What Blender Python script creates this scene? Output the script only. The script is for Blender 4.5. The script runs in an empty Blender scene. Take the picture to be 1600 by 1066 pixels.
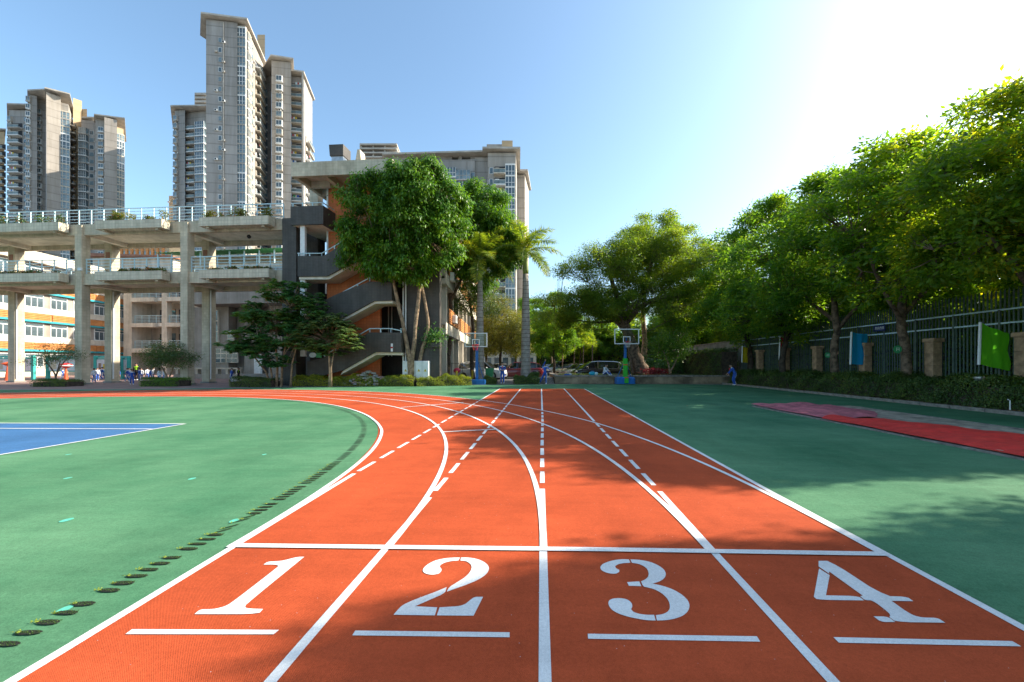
import bpy, bmesh, math, random
import numpy as np
from math import sin, cos, pi, radians, sqrt, atan2, hypot
from mathutils import Vector, Matrix, Euler
from mathutils.geometry import tessellate_polygon

SC = bpy.context.scene
COL = SC.collection

# ------------------------------------------------------------------ camera
F, CX, HY, CH, YAW = 620.0, 830.0, 570.0, 1.4, 0.0245     # measured lens (photo pixels), principal column, horizon row, eye height, yaw
cam_d = bpy.data.cameras.new('camera')
cam = bpy.data.objects.new('camera', cam_d); COL.objects.link(cam)
cam_d.sensor_width = 36.0
cam_d.lens = F / 1600.0 * 36.0
cam_d.shift_x = -(CX - 800.0) / 1600.0
cam_d.shift_y = (HY - 533.0) / 1600.0
cam_d.clip_start = 0.05
cam_d.clip_end = 3000.0
cam.location = (0, 0, CH)
cam.rotation_euler = (pi / 2, 0, YAW)
SC.camera = cam

# ------------------------------------------------------------------ light
SUN_AZ, SUN_EL = radians(75.5), radians(32.0)             # azimuth clockwise from +Y
world = bpy.data.worlds.new('World'); SC.world = world
world.use_nodes = True
wn = world.node_tree; wn.nodes.clear()
wo = wn.nodes.new('ShaderNodeOutputWorld'); wb = wn.nodes.new('ShaderNodeBackground')
sky = wn.nodes.new('ShaderNodeTexSky'); sky.sky_type = 'NISHITA'
sky.sun_disc = False
sky.sun_elevation = SUN_EL; sky.sun_rotation = SUN_AZ
sky.altitude = 0; sky.air_density = 1.0; sky.dust_density = 1.7; sky.ozone_density = 4.0
wb.inputs['Strength'].default_value = 0.14
wt = wn.nodes.new('ShaderNodeMix'); wt.data_type = 'RGBA'; wt.blend_type = 'MULTIPLY'; wt.inputs['Factor'].default_value = 1.0
wt.inputs['B'].default_value = (0.87, 0.885, 0.775, 1)        # white balance of the photograph
wn.links.new(sky.outputs[0], wt.inputs['A']); wn.links.new(wt.outputs['Result'], wb.inputs[0]); wn.links.new(wb.outputs[0], wo.inputs[0])
sun_d = bpy.data.lights.new('sun', 'SUN'); sun_d.energy = 3.8; sun_d.angle = radians(0.55)
sun_d.color = (1.0, 0.91, 0.76)
sun = bpy.data.objects.new('sun', sun_d); COL.objects.link(sun)
SV = Vector((sin(SUN_AZ) * cos(SUN_EL), cos(SUN_AZ) * cos(SUN_EL), sin(SUN_EL)))
sun.rotation_euler = SV.to_track_quat('Z', 'Y').to_euler()
sun.location = (30, 10, 40)
SC.view_settings.view_transform = 'Standard'
SC.view_settings.look = 'None'
SC.view_settings.exposure = 1.58
SC.view_settings.gamma = 1.0
SC.view_settings.use_curve_mapping = False
SC.render.engine = 'CYCLES'
SC.cycles.max_bounces = 6
SC.cycles.diffuse_bounces = 3
SC.cycles.transparent_max_bounces = 12

# ------------------------------------------------------------------ measuring: photo pixel + depth -> place in the world
CY, SY = cos(YAW), sin(YAW)
def at(x, D):
    X = (x - CX) * D / F
    return (X * CY - D * SY, X * SY + D * CY)
def gp(x, y):
    return at(x, F * CH / (y - HY))
def HZ(y, D):
    return CH + (HY - y) * D / F

# ------------------------------------------------------------------ materials
MATS = {}
def lin(c):
    return tuple((v / 12.92 if v <= 0.04045 else ((v + 0.055) / 1.055) ** 2.4) for v in c)
def mat(name, col, rough=0.8, var=0.12, scale=3.0, bump=0.0, bscale=30.0, metal=0.0, spec=0.4, detail=4.0,
        col2=None, tile=None, coat=0.0, streak=0.0):
    if name in MATS: return MATS[name]
    m = bpy.data.materials.new(name); m.use_nodes = True
    nt = m.node_tree; N = nt.nodes; L = nt.links
    b = N['Principled BSDF']
    b.inputs['Roughness'].default_value = rough
    b.inputs['Metallic'].default_value = metal
    b.inputs['Specular IOR Level'].default_value = spec
    b.inputs['Coat Weight'].default_value = coat
    tc = N.new('ShaderNodeTexCoord')
    no = N.new('ShaderNodeTexNoise'); no.inputs['Scale'].default_value = scale
    no.inputs['Detail'].default_value = detail; no.inputs['Roughness'].default_value = 0.6
    L.new(tc.outputs['Object'], no.inputs['Vector'])
    mx = N.new('ShaderNodeMix'); mx.data_type = 'RGBA'
    c2 = col2 if col2 else tuple(max(0, v * (1 - 2.2 * var)) for v in col)
    c1 = col if col2 else tuple(min(1, v * (1 + var)) for v in col)
    rp = N.new('ShaderNodeValToRGB'); rp.color_ramp.elements[0].position = 0.35; rp.color_ramp.elements[1].position = 0.68
    rp.color_ramp.elements[0].color = (*c2, 1); rp.color_ramp.elements[1].color = (*c1, 1)
    L.new(no.outputs['Fac'], rp.inputs['Fac'])
    out = rp.outputs['Color']
    hsrc = None
    if tile:                                                # (size_x, size_z, joint colour): small glazed tiles too fine to build one by one
        sx, sz, jc = tile
        br = N.new('ShaderNodeTexBrick'); br.offset = 0.0
        br.inputs['Scale'].default_value = 1.0
        br.inputs['Brick Width'].default_value = sx; br.inputs['Row Height'].default_value = sz
        br.inputs['Mortar Size'].default_value = min(sx, sz) * 0.06
        br.inputs['Color1'].default_value = (1, 1, 1, 1); br.inputs['Color2'].default_value = (0.86, 0.86, 0.86, 1)
        br.inputs['Mortar'].default_value = (*jc, 1)
        cb = N.new('ShaderNodeCombineXYZ'); sp = N.new('ShaderNodeSeparateXYZ')
        ad = N.new('ShaderNodeMath'); ad.operation = 'ADD'
        L.new(tc.outputs['Object'], sp.inputs[0]); L.new(sp.outputs['X'], ad.inputs[0]); L.new(sp.outputs['Y'], ad.inputs[1])
        L.new(ad.outputs[0], cb.inputs['X']); L.new(sp.outputs['Z'], cb.inputs['Y'])
        L.new(cb.outputs[0], br.inputs['Vector'])
        mu = N.new('ShaderNodeMix'); mu.data_type = 'RGBA'; mu.blend_type = 'MULTIPLY'; mu.inputs['Factor'].default_value = 1.0
        L.new(out, mu.inputs['A']); L.new(br.outputs['Color'], mu.inputs['B']); out = mu.outputs['Result']
    if streak:                                              # rain runs and grime down the face
        ms = N.new('ShaderNodeMapping'); ms.inputs['Scale'].default_value = (2.2, 2.2, 0.16); L.new(tc.outputs['Object'], ms.inputs[0])
        ns = N.new('ShaderNodeTexNoise'); ns.inputs['Scale'].default_value = streak; ns.inputs['Detail'].default_value = 6; ns.inputs['Roughness'].default_value = 0.7; L.new(ms.outputs[0], ns.inputs['Vector'])
        rs = N.new('ShaderNodeValToRGB'); rs.color_ramp.elements[0].position = 0.36; rs.color_ramp.elements[1].position = 0.60
        rs.color_ramp.elements[0].color = (0.70, 0.68, 0.64, 1); rs.color_ramp.elements[1].color = (1, 1, 1, 1); L.new(ns.outputs['Fac'], rs.inputs[0])
        mk = N.new('ShaderNodeMix'); mk.data_type = 'RGBA'; mk.blend_type = 'MULTIPLY'; mk.inputs['Factor'].default_value = 0.8
        L.new(out, mk.inputs['A']); L.new(rs.outputs[0], mk.inputs['B']); out = mk.outputs['Result']
    L.new(out, b.inputs['Base Color'])
    if bump > 0:
        n2 = N.new('ShaderNodeTexNoise'); n2.inputs['Scale'].default_value = bscale; n2.inputs['Detail'].default_value = 3
        L.new(tc.outputs['Object'], n2.inputs['Vector'])
        bp_ = N.new('ShaderNodeBump'); bp_.inputs['Strength'].default_value = bump; bp_.inputs['Distance'].default_value = 0.02
        L.new(n2.outputs['Fac'], bp_.inputs['Height']); L.new(bp_.outputs[0], b.inputs['Normal'])
    MATS[name] = m
    return m

def ground_mat(name, col, spots=(0.02, 0.35), weave=0.0, rough=0.85, wear=0.25, fine=420.0, wcol=None, tint=None):
    """rubber surface: broad wear, fine grain, optional woven relief"""
    m = bpy.data.materials.new(name); m.use_nodes = True
    nt = m.node_tree; N = nt.nodes; L = nt.links; b = N['Principled BSDF']
    b.inputs['Roughness'].default_value = rough; b.inputs['Specular IOR Level'].default_value = 0.08
    tc = N.new('ShaderNodeTexCoord')
    mp = N.new('ShaderNodeMapping'); mp.inputs['Scale'].default_value = (1, 1, 1)
    L.new(tc.outputs['Object'], mp.inputs[0])
    def noise(s, d=4, r=0.6, src=None):
        n = N.new('ShaderNodeTexNoise'); n.inputs['Scale'].default_value = s; n.inputs['Detail'].default_value = d
        n.inputs['Roughness'].default_value = r; L.new((src or mp).outputs[0], n.inputs['Vector']); return n
    def ramp(src, p0, p1, c0, c1):
        r = N.new('ShaderNodeValToRGB'); e = r.color_ramp.elements
        e[0].position = p0; e[1].position = p1; e[0].color = (*c0, 1); e[1].color = (*c1, 1)
        L.new(src, r.inputs[0]); return r.outputs[0]
    def mix(a, b_, mode='MULTIPLY', fac=1.0):
        x = N.new('ShaderNodeMix'); x.data_type = 'RGBA'; x.blend_type = mode; x.inputs['Factor'].default_value = fac
        L.new(a, x.inputs['A']); L.new(b_, x.inputs['B']); return x.outputs['Result']
    dark = tuple(v * (1 - wear) for v in col); lite = tint if tint else tuple(min(1, v * (1 + wear * 0.5)) for v in col)
    c = ramp(noise(0.55, 6, 0.65).outputs['Fac'], 0.3, 0.7, dark, lite)
    mp2 = N.new('ShaderNodeMapping'); mp2.inputs['Scale'].default_value = (0.5, 3.0, 1); mp2.inputs['Rotation'].default_value = (0, 0, 0.35)
    L.new(tc.outputs['Object'], mp2.inputs[0])
    g = (1 - wear * 0.45,) * 3
    c = mix(c, ramp(noise(2.4, 6, 0.7, mp2).outputs['Fac'], 0.35, 0.65, g, (1, 1, 1)))
    mp3 = N.new('ShaderNodeMapping'); mp3.inputs['Scale'].default_value = (1, 0.25, 1); L.new(tc.outputs['Object'], mp3.inputs[0])
    c = mix(c, ramp(noise(0.9, 8, 0.72, mp3).outputs['Fac'], 0.30, 0.50, (1 - wear * 0.55,) * 3, (1, 1, 1)))
    st = noise(0.22, 7, 0.75).outputs['Fac']
    c = mix(c, ramp(st, 0.56, 0.66, (1, 1, 1), (1 - wear * 0.5, 1 - wear * 0.45, 1 - wear * 0.4)))
    gr = (0.72,) * 3
    c = mix(c, ramp(noise(fine, 2, 0.7).outputs['Fac'], 0.32, 0.6, gr, (1.0, 1.0, 1.0)))
    c = mix(c, ramp(noise(fine * 0.22, 2, 0.7).outputs['Fac'], 0.35, 0.65, (0.86,) * 3, (1.0,) * 3))
    if spots[0] > 0:
        v = N.new('ShaderNodeTexVoronoi'); v.inputs['Scale'].default_value = 16; L.new(mp.outputs[0], v.inputs['Vector'])
        s = ramp(v.outputs['Distance'], spots[0] * 1.2, spots[0] * 1.2 + 0.02, (1, 1, 1), (0, 0, 0))
        x = N.new('ShaderNodeMix'); x.data_type = 'RGBA'
        L.new(s, x.inputs['Factor']); L.new(c, x.inputs['A']); x.inputs['B'].default_value = (spots[1],) * 3 + (1,)
        c = x.outputs['Result']
    L.new(c, b.inputs['Base Color'])
    h = noise(fine * 0.5, 2, 0.6).outputs['Fac']
    if weave:
        w = N.new('ShaderNodeTexWave'); w.inputs['Scale'].default_value = weave; w.bands_direction = 'DIAGONAL'
        w.inputs['Distortion'].default_value = 1.2; L.new(mp.outputs[0], w.inputs['Vector'])
        ma = N.new('ShaderNodeMath'); ma.operation = 'ADD'; hw_ = N.new('ShaderNodeMath'); hw_.operation = 'MULTIPLY'; hw_.inputs[1].default_value = 0.45; L.new(w.outputs['Fac'], hw_.inputs[0]); L.new(hw_.outputs[0], ma.inputs[0]); L.new(h, ma.inputs[1]); h = ma.outputs[0]
    bu = N.new('ShaderNodeBump'); bu.inputs['Strength'].default_value = 0.4; bu.inputs['Distance'].default_value = 0.004
    L.new(h, bu.inputs['Height']); L.new(bu.outputs[0], b.inputs['Normal'])
    MATS[name] = m
    return m

def leaf_mat(name, dark, mid, tip, trans=0.38, rough=0.42, spec=0.35, tcol=None):
    m = bpy.data.materials.new(name); m.use_nodes = True
    nt = m.node_tree; N = nt.nodes; L = nt.links; b = N['Principled BSDF']; o = N['Material Output']
    ge = N.new('ShaderNodeNewGeometry'); rp = N.new('ShaderNodeValToRGB'); e = rp.color_ramp.elements
    e[0].position = 0.0; e[0].color = (*dark, 1); e[1].position = 1.0; e[1].color = (*tip, 1)
    k = e.new(0.6); k.color = (*mid, 1)
    tc = N.new('ShaderNodeTexCoord'); no = N.new('ShaderNodeTexNoise'); no.inputs['Scale'].default_value = 0.8; no.inputs['Detail'].default_value = 3
    L.new(tc.outputs['Object'], no.inputs['Vector'])
    mm = N.new('ShaderNodeMath'); mm.operation = 'MULTIPLY_ADD'; mm.inputs[1].default_value = 0.55
    L.new(ge.outputs['Random Per Island'], mm.inputs[0])
    m3 = N.new('ShaderNodeMapRange'); m3.inputs[1].default_value = 0.35; m3.inputs[2].default_value = 0.65; m3.inputs[4].default_value = 0.45
    L.new(no.outputs['Fac'], m3.inputs[0]); L.new(m3.outputs[0], mm.inputs[2])
    L.new(mm.outputs[0], rp.inputs[0])
    L.new(rp.outputs[0], b.inputs['Base Color'])
    b.inputs['Roughness'].default_value = rough; b.inputs['Specular IOR Level'].default_value = spec
    tr = N.new('ShaderNodeBsdfTranslucent')
    mu = N.new('ShaderNodeMix'); mu.data_type = 'RGBA'; mu.blend_type = 'MULTIPLY'; mu.inputs['Factor'].default_value = 1
    L.new(rp.outputs[0], mu.inputs['A']); mu.inputs['B'].default_value = (*(tcol or (2.4, 2.2, 0.7)), 1)
    L.new(mu.outputs['Result'], tr.inputs['Color'])
    ms = N.new('ShaderNodeMixShader'); ms.inputs[0].default_value = trans
    L.new(b.outputs[0], ms.inputs[1]); L.new(tr.outputs[0], ms.inputs[2]); L.new(ms.outputs[0], o.inputs[0])
    MATS[name] = m
    return m

def glass_mat(name, col=(0.10, 0.14, 0.16), rough=0.08):
    m = mat(name, col, rough, 0.25, 0.6, spec=0.9); return m

M = {}
M['track'] = ground_mat('red_track_rubber', (0.56, 0.097, 0.034), (0.022, 0.42), weave=75, wear=0.28, fine=260)
M['field'] = ground_mat('green_field_acrylic', (0.083, 0.275, 0.138), (0.0, 0.3), wear=0.34, fine=150, tint=(0.135, 0.30, 0.160))
M['court'] = ground_mat('blue_court_acrylic', (0.065, 0.175, 0.36), (0.0, 0.3), wear=0.2, fine=150)
M['line'] = ground_mat('white_line_paint', (0.84, 0.84, 0.82), (0.0, 0.5), wear=0.18, fine=300)
M['paving'] = mat('pink_paving', (0.30, 0.185, 0.155), 0.9, 0.15, 1.2, 0.15, 40)
M['paving2'] = mat('pale_pink_paving', (0.36, 0.24, 0.20), 0.9, 0.15, 1.2, 0.15, 40)
M['concrete'] = mat('grey_concrete', (0.27, 0.26, 0.24), 0.9, 0.14, 1.4, 0.2, 30)
M['asphalt'] = mat('car_park_asphalt', (0.10, 0.10, 0.10), 0.9, 0.15, 1.0, 0.2, 60)
M['soil'] = mat('brown_soil', (0.10, 0.068, 0.045), 0.95, 0.3, 4, 0.6, 25)
M['sand'] = mat('pale_sand', (0.40, 0.32, 0.24), 0.95, 0.22, 2.5, 0.8, 35)
M['redmat'] = mat('red_pit_cover', (0.72, 0.03, 0.02), 0.7, 0.10, 5, 0.5, 30)
M['pinkmat'] = mat('faded_pink_cover', (0.55, 0.14, 0.16), 0.8, 0.2, 4, 0.4, 30)
M['kerb'] = mat('kerb_concrete', (0.27, 0.235, 0.20), 0.9, 0.2, 6, 0.4, 50)
M['cream'] = mat('cream_wall_tile', (0.66, 0.585, 0.45), 0.6, 0.06, 1.5, tile=(0.22, 0.22, (0.7, 0.7, 0.7)), streak=1.2)
M['greycol'] = mat('grey_column_tile', (0.62, 0.53, 0.39), 0.6, 0.1, 1.2, tile=(0.2, 0.2, (0.8, 0.8, 0.8)), streak=1.0)
M['soffit'] = mat('painted_soffit', (0.80, 0.72, 0.60), 0.9, 0.08, 0.8, streak=0.6)
M['darktile'] = mat('dark_grey_tile', (0.088, 0.077, 0.066), 0.6, 0.12, 1.2, tile=(0.2, 0.1, (0.45, 0.45, 0.45)), streak=1.0)
M['orange'] = mat('terracotta_orange_wall', (0.60, 0.165, 0.050), 0.75, 0.08, 1.0, tile=(0.2, 0.2, (0.75, 0.7, 0.7)))
M['rail'] = mat('pale_blue_metal', (0.50, 0.66, 0.70), 0.45, 0.05, 4)
M['white'] = mat('white_paint', (0.76, 0.76, 0.74), 0.5, 0.06, 3)
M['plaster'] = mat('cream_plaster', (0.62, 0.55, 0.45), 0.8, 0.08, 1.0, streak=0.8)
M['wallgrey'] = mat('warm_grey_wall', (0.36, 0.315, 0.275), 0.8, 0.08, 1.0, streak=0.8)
M['slat'] = mat('orange_slat', (0.60, 0.24, 0.075), 0.6, 0.12, 2)
M['brownslat'] = mat('brown_slat', (0.28, 0.12, 0.07), 0.6, 0.12, 2)
M['turq'] = mat('turquoise_strip', (0.04, 0.33, 0.38), 0.5, 0.06, 2)
M['teal'] = mat('teal_board_frame', (0.05, 0.42, 0.38), 0.5, 0.06, 2)
M['glass'] = glass_mat('window_glass')
M['glass2'] = glass_mat('pale_window_glass', (0.20, 0.27, 0.30), 0.12)
M['tower'] = mat('tower_grey_tile', (0.38, 0.355, 0.335), 0.75, 0.06, 0.15, tile=(40.0, 3.0, (0.7, 0.7, 0.7)), streak=0.25)
M['tower2'] = mat('tower_warm_tile', (0.41, 0.37, 0.33), 0.75, 0.06, 0.15, tile=(40.0, 3.0, (0.7, 0.7, 0.7)), streak=0.25)
M['towercream'] = mat('tower_cream_tile', (0.52, 0.38, 0.23), 0.75, 0.06, 0.15, tile=(40.0, 3.0, (0.8, 0.8, 0.8)))
M['slab'] = mat('balcony_slab', (0.46, 0.42, 0.37), 0.8, 0.1, 0.5)
M['black'] = mat('black_rubber', (0.02, 0.02, 0.02), 0.7, 0.1, 5)
M['dark'] = mat('dark_interior', (0.035, 0.035, 0.04), 0.8, 0.1, 2)
M['bark'] = mat('brown_bark', (0.17, 0.115, 0.075), 0.95, 0.35, 5, 0.9, 18)
M['palebark'] = mat('pale_tan_bark', (0.34, 0.235, 0.15), 0.95, 0.25, 5, 0.7, 18)
M['darkbark'] = mat('dark_bark', (0.075, 0.055, 0.04), 0.95, 0.3, 5, 0.9, 18)
M['palmtrunk'] = mat('grey_palm_trunk', (0.30, 0.27, 0.24), 0.9, 0.15, 3, 0.4, 14)
M['shaft'] = mat('green_crownshaft', (0.20, 0.26, 0.06), 0.5, 0.15, 2)
M['fence'] = mat('grey_green_fence_metal', (0.085, 0.125, 0.105), 0.55, 0.15, 4)
M['pilaster'] = mat('tan_stone_pilaster', (0.40, 0.255, 0.15), 0.9, 0.18, 5, 0.5, 35)
M['hoopblue'] = mat('hoop_blue_paint', (0.01, 0.13, 0.42), 0.45, 0.1, 4)
M['hoopgreen'] = mat('hoop_green_pad', (0.03, 0.42, 0.03), 0.5, 0.08, 4)
M['hooporange'] = mat('hoop_orange_tape', (0.60, 0.13, 0.02), 0.5, 0.08, 4)
M['red'] = mat('red_paint', (0.50, 0.02, 0.02), 0.45, 0.08, 4)
M['yellow'] = mat('yellow_paint', (0.62, 0.44, 0.03), 0.5, 0.08, 4)
M['binred'] = mat('orange_red_plastic', (0.62, 0.10, 0.03), 0.5, 0.08, 4)
M['boardglass'] = None
M['steel'] = mat('galvanised_steel', (0.42, 0.44, 0.45), 0.35, 0.15, 3, metal=0.7)
M['greenroof'] = mat('green_canopy_sheet', (0.05, 0.32, 0.12), 0.5, 0.1, 2)
M['skin'] = mat('skin', (0.50, 0.28, 0.19), 0.6, 0.05, 6)
M['hair'] = mat('black_hair', (0.012, 0.01, 0.01), 0.5, 0.1, 10)
M['unib'] = mat('blue_school_jacket', (0.025, 0.095, 0.42), 0.8, 0.12, 8)
M['uniw'] = mat('white_jersey', (0.66, 0.67, 0.72), 0.8, 0.06, 8)
M['hivis'] = mat('hi_vis_lime', (0.38, 0.75, 0.03), 0.7, 0.05, 8)
M['blackcloth'] = mat('black_cloth', (0.015, 0.015, 0.02), 0.85, 0.1, 8)
M['shoe'] = mat('white_trainers', (0.60, 0.60, 0.60), 0.6, 0.05, 8)
M['eye'] = mat('eye_dark', (0.01, 0.01, 0.01), 0.3, 0.0, 8)

# the transparent acrylic of the backboards
def acrylic():
    m = bpy.data.materials.new('clear_acrylic'); m.use_nodes = True
    N = m.node_tree.nodes; L = m.node_tree.links
    t = N.new('ShaderNodeBsdfTransparent'); t.inputs[0].default_value = (0.86, 0.93, 0.93, 1)
    g = N.new('ShaderNodeBsdfGlossy'); g.inputs['Roughness'].default_value = 0.05
    fr = N.new('ShaderNodeFresnel'); fr.inputs[0].default_value = 1.45
    x = N.new('ShaderNodeMixShader'); L.new(fr.outputs[0], x.inputs[0]); L.new(t.outputs[0], x.inputs[1]); L.new(g.outputs[0], x.inputs[2])
    L.new(x.outputs[0], N['Material Output'].inputs[0]); return m
M['boardglass'] = acrylic()

M['leaf_right'] = leaf_mat('golden_rain_leaf', (0.060, 0.125, 0.018), (0.13, 0.20, 0.020), (0.36, 0.32, 0.02), 0.6, tcol=(3.0, 2.8, .7))
M['leaf_right2'] = leaf_mat('deep_green_leaf', (0.042, 0.115, 0.022), (0.090, 0.180, 0.024), (0.21, 0.26, 0.02), 0.58, tcol=(3.0, 2.7, .7))
M['leaf_big'] = leaf_mat('vivid_green_leaf', (0.028, 0.095, 0.010), (0.070, 0.165, 0.010), (0.16, 0.26, 0.015), 0.34)
M['leaf_fig'] = leaf_mat('banyan_leaf', (0.055, 0.115, 0.016), (0.115, 0.185, 0.020), (0.26, 0.28, 0.02), 0.5, tcol=(2.6, 2.4, .7))
M['leaf_fat'] = leaf_mat('dark_glossy_leaf', (0.028, 0.105, 0.036), (0.065, 0.170, 0.050), (0.16, 0.24, 0.03), 0.35, 0.35, 0.5)
M['leaf_dull'] = leaf_mat('dull_green_leaf', (0.045, 0.090, 0.034), (0.090, 0.150, 0.045), (0.20, 0.22, 0.05), 0.25)
M['leaf_yel'] = leaf_mat('yellow_green_leaf', (0.07, 0.10, 0.014), (0.15, 0.16, 0.02), (0.30, 0.24, 0.02), 0.35, tcol=(2.0, 1.8, 0.7))
M['leaf_hedge'] = leaf_mat('hedge_leaf', (0.025, 0.060, 0.014), (0.060, 0.110, 0.02), (0.17, 0.20, 0.03), 0.3)
M['leaf_hedgey'] = leaf_mat('lime_hedge_leaf', (0.12, 0.17, 0.016), (0.24, 0.28, 0.025), (0.42, 0.40, 0.03), 0.4)
M['leaf_palm'] = leaf_mat('palm_leaflet', (0.08, 0.15, 0.02), (0.16, 0.22, 0.03), (0.36, 0.32, 0.03), 0.45)
M['leaf_redl'] = leaf_mat('red_cordyline_leaf', (0.14, 0.02, 0.03), (0.28, 0.04, 0.05), (0.10, 0.12, 0.03), 0.3, tcol=(1.6, 1, 1))
M['grass'] = leaf_mat('grass_blade', (0.02, 0.06, 0.012), (0.05, 0.12, 0.02), (0.2, 0.22, 0.04), 0.3)
M['flower'] = leaf_mat('pink_yellow_flower', (0.45, 0.08, 0.12), (0.55, 0.25, 0.05), (0.50, 0.10, 0.35), 0.3, tcol=(1, 1, 1))

# ------------------------------------------------------------------ mesh helpers
class MB:
    def __init__(s): s.v = []; s.f = []; s.m = []
    def add(s, vs, fs, m=0):
        o = len(s.v); s.v += [tuple(p) for p in vs]
        for f in fs: s.f.append(tuple(i + o for i in f)); s.m.append(m)
        return s
    def box(s, x0, x1, y0, y1, z0, z1, m=0):
        v = [(x0, y0, z0), (x1, y0, z0), (x1, y1, z0), (x0, y1, z0), (x0, y0, z1), (x1, y0, z1), (x1, y1, z1), (x0, y1, z1)]
        return s.add(v, [(0, 3, 2, 1), (4, 5, 6, 7), (0, 1, 5, 4), (1, 2, 6, 5), (2, 3, 7, 6), (3, 0, 4, 7)], m)
    def bbox(s, x0, x1, y0, y1, z0, z1, b=0.02, m=0):
        """box with chamfered vertical and top edges"""
        lo = [(x0 + b, y0), (x1 - b, y0), (x1, y0 + b), (x1, y1 - b), (x1 - b, y1), (x0 + b, y1), (x0, y1 - b), (x0, y0 + b)]
        cx, cy = (x0 + x1) / 2, (y0 + y1) / 2
        def sc(p, k): return (p[0] - k * (1 if p[0] > cx else -1), p[1] - k * (1 if p[1] > cy else -1))
        r = [[(*p, z0) for p in lo], [(*p, z1 - b) for p in lo], [(*sc(p, b), z1) for p in lo]]
        v = sum(r, []); n = 8; f = []
        for k in range(2):
            for i in range(n): f.append((k * n + i, k * n + (i + 1) % n, (k + 1) * n + (i + 1) % n, (k + 1) * n + i))
        f.append(tuple(range(2 * n, 3 * n))); f.append(tuple(reversed(range(n))))
        return s.add(v, f, m)
    def prism(s, pts, z0, z1, m=0):
        n = len(pts); v = [(p[0], p[1], z0) for p in pts] + [(p[0], p[1], z1) for p in pts]
        f = [(i, (i + 1) % n, n + (i + 1) % n, n + i) for i in range(n)] + [tuple(reversed(range(n))), tuple(range(n, 2 * n))]
        return s.add(v, f, m)
    def xz(s, pts, y0, y1, m=0):
        """outline in the x-z plane given depth y0..y1"""
        n = len(pts); v = [(p[0], y0, p[1]) for p in pts] + [(p[0], y1, p[1]) for p in pts]
        tri = tessellate_polygon([[Vector((p[0], p[1], 0)) for p in pts]])
        f = [(i, (i + 1) % n, n + (i + 1) % n, n + i) for i in range(n)]
        f += [tuple(t) for t in tri] + [tuple(n + i for i in reversed(t)) for t in tri]
        return s.add(v, f, m)
    def flat(s, pts, z, m=0):
        tri = tessellate_polygon([[Vector((p[0], p[1], 0)) for p in pts]])
        v = [(p[0], p[1], z) for p in pts]; fs = []
        for t in tri:
            a, b, c = (Vector(v[i]) for i in t)
            fs.append(tuple(t) if (b - a).cross(c - a).z > 0 else tuple(reversed(t)))
        return s.add(v, fs, m)
    def tube(s, pts, rad, n=8, m=0, cap=True):
        pts = [Vector(p) for p in pts]; k = len(pts)
        if not hasattr(rad, '__len__'): rad = [rad] * k
        v = []; up = None
        for i, p in enumerate(pts):
            d = (pts[min(i + 1, k - 1)] - pts[max(i - 1, 0)])
            d = d.normalized() if d.length > 1e-9 else Vector((0, 0, 1))
            if up is None:
                up = Vector((1, 0, 0)) if abs(d.x) < 0.8 else Vector((0, 1, 0))
            a = (up - d * up.dot(d)).normalized(); up = a; b = d.cross(a)
            for j in range(n):
                t = 2 * pi * j / n; v.append(p + (a * cos(t) + b * sin(t)) * rad[i])
        f = []
        for i in range(k - 1):
            for j in range(n):
                f.append((i * n + j, i * n + (j + 1) % n, (i + 1) * n + (j + 1) % n, (i + 1) * n + j))
        if cap: f.append(tuple(reversed(range(n)))); f.append(tuple((k - 1) * n + j for j in range(n)))
        return s.add(v, f, m)
    def ell(s, c, r, n=10, k=6, m=0):
        v = []; f = []
        for i in range(1, k):
            t = pi * i / k
            for j in range(n):
                a = 2 * pi * j / n; v.append((c[0] + r[0] * sin(t) * cos(a), c[1] + r[1] * sin(t) * sin(a), c[2] + r[2] * cos(t)))
        v += [(c[0], c[1], c[2] + r[2]), (c[0], c[1], c[2] - r[2])]; T = len(v) - 2
        for i in range(k - 2):
            for j in range(n): f.append((i * n + j, (i + 1) * n + j, (i + 1) * n + (j + 1) % n, i * n + (j + 1) % n))
        for j in range(n):
            f.append((T, j, (j + 1) % n)); f.append((T + 1, (k - 2) * n + (j + 1) % n, (k - 2) * n + j))
        return s.add(v, f, m)
    def xf(s, mtx, start=0):
        for i in range(start, len(s.v)): s.v[i] = tuple(mtx @ Vector(s.v[i]))
        return s
    def mesh(s, name, mats, smooth=False):
        me = bpy.data.meshes.new(name); me.from_pydata(s.v, [], s.f)
        for m in (mats if isinstance(mats, (list, tuple)) else [mats]): me.materials.append(m)
        me.polygons.foreach_set('material_index', s.m)
        if smooth: me.polygons.foreach_set('use_smooth', [True] * len(s.f))
        me.update(); return me
    def build(s, name, mats, parent=None, smooth=False, loc=None, rz=None, **kw):
        return place(s.mesh(name, mats, smooth), name, parent, loc, rz, **kw)

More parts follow.
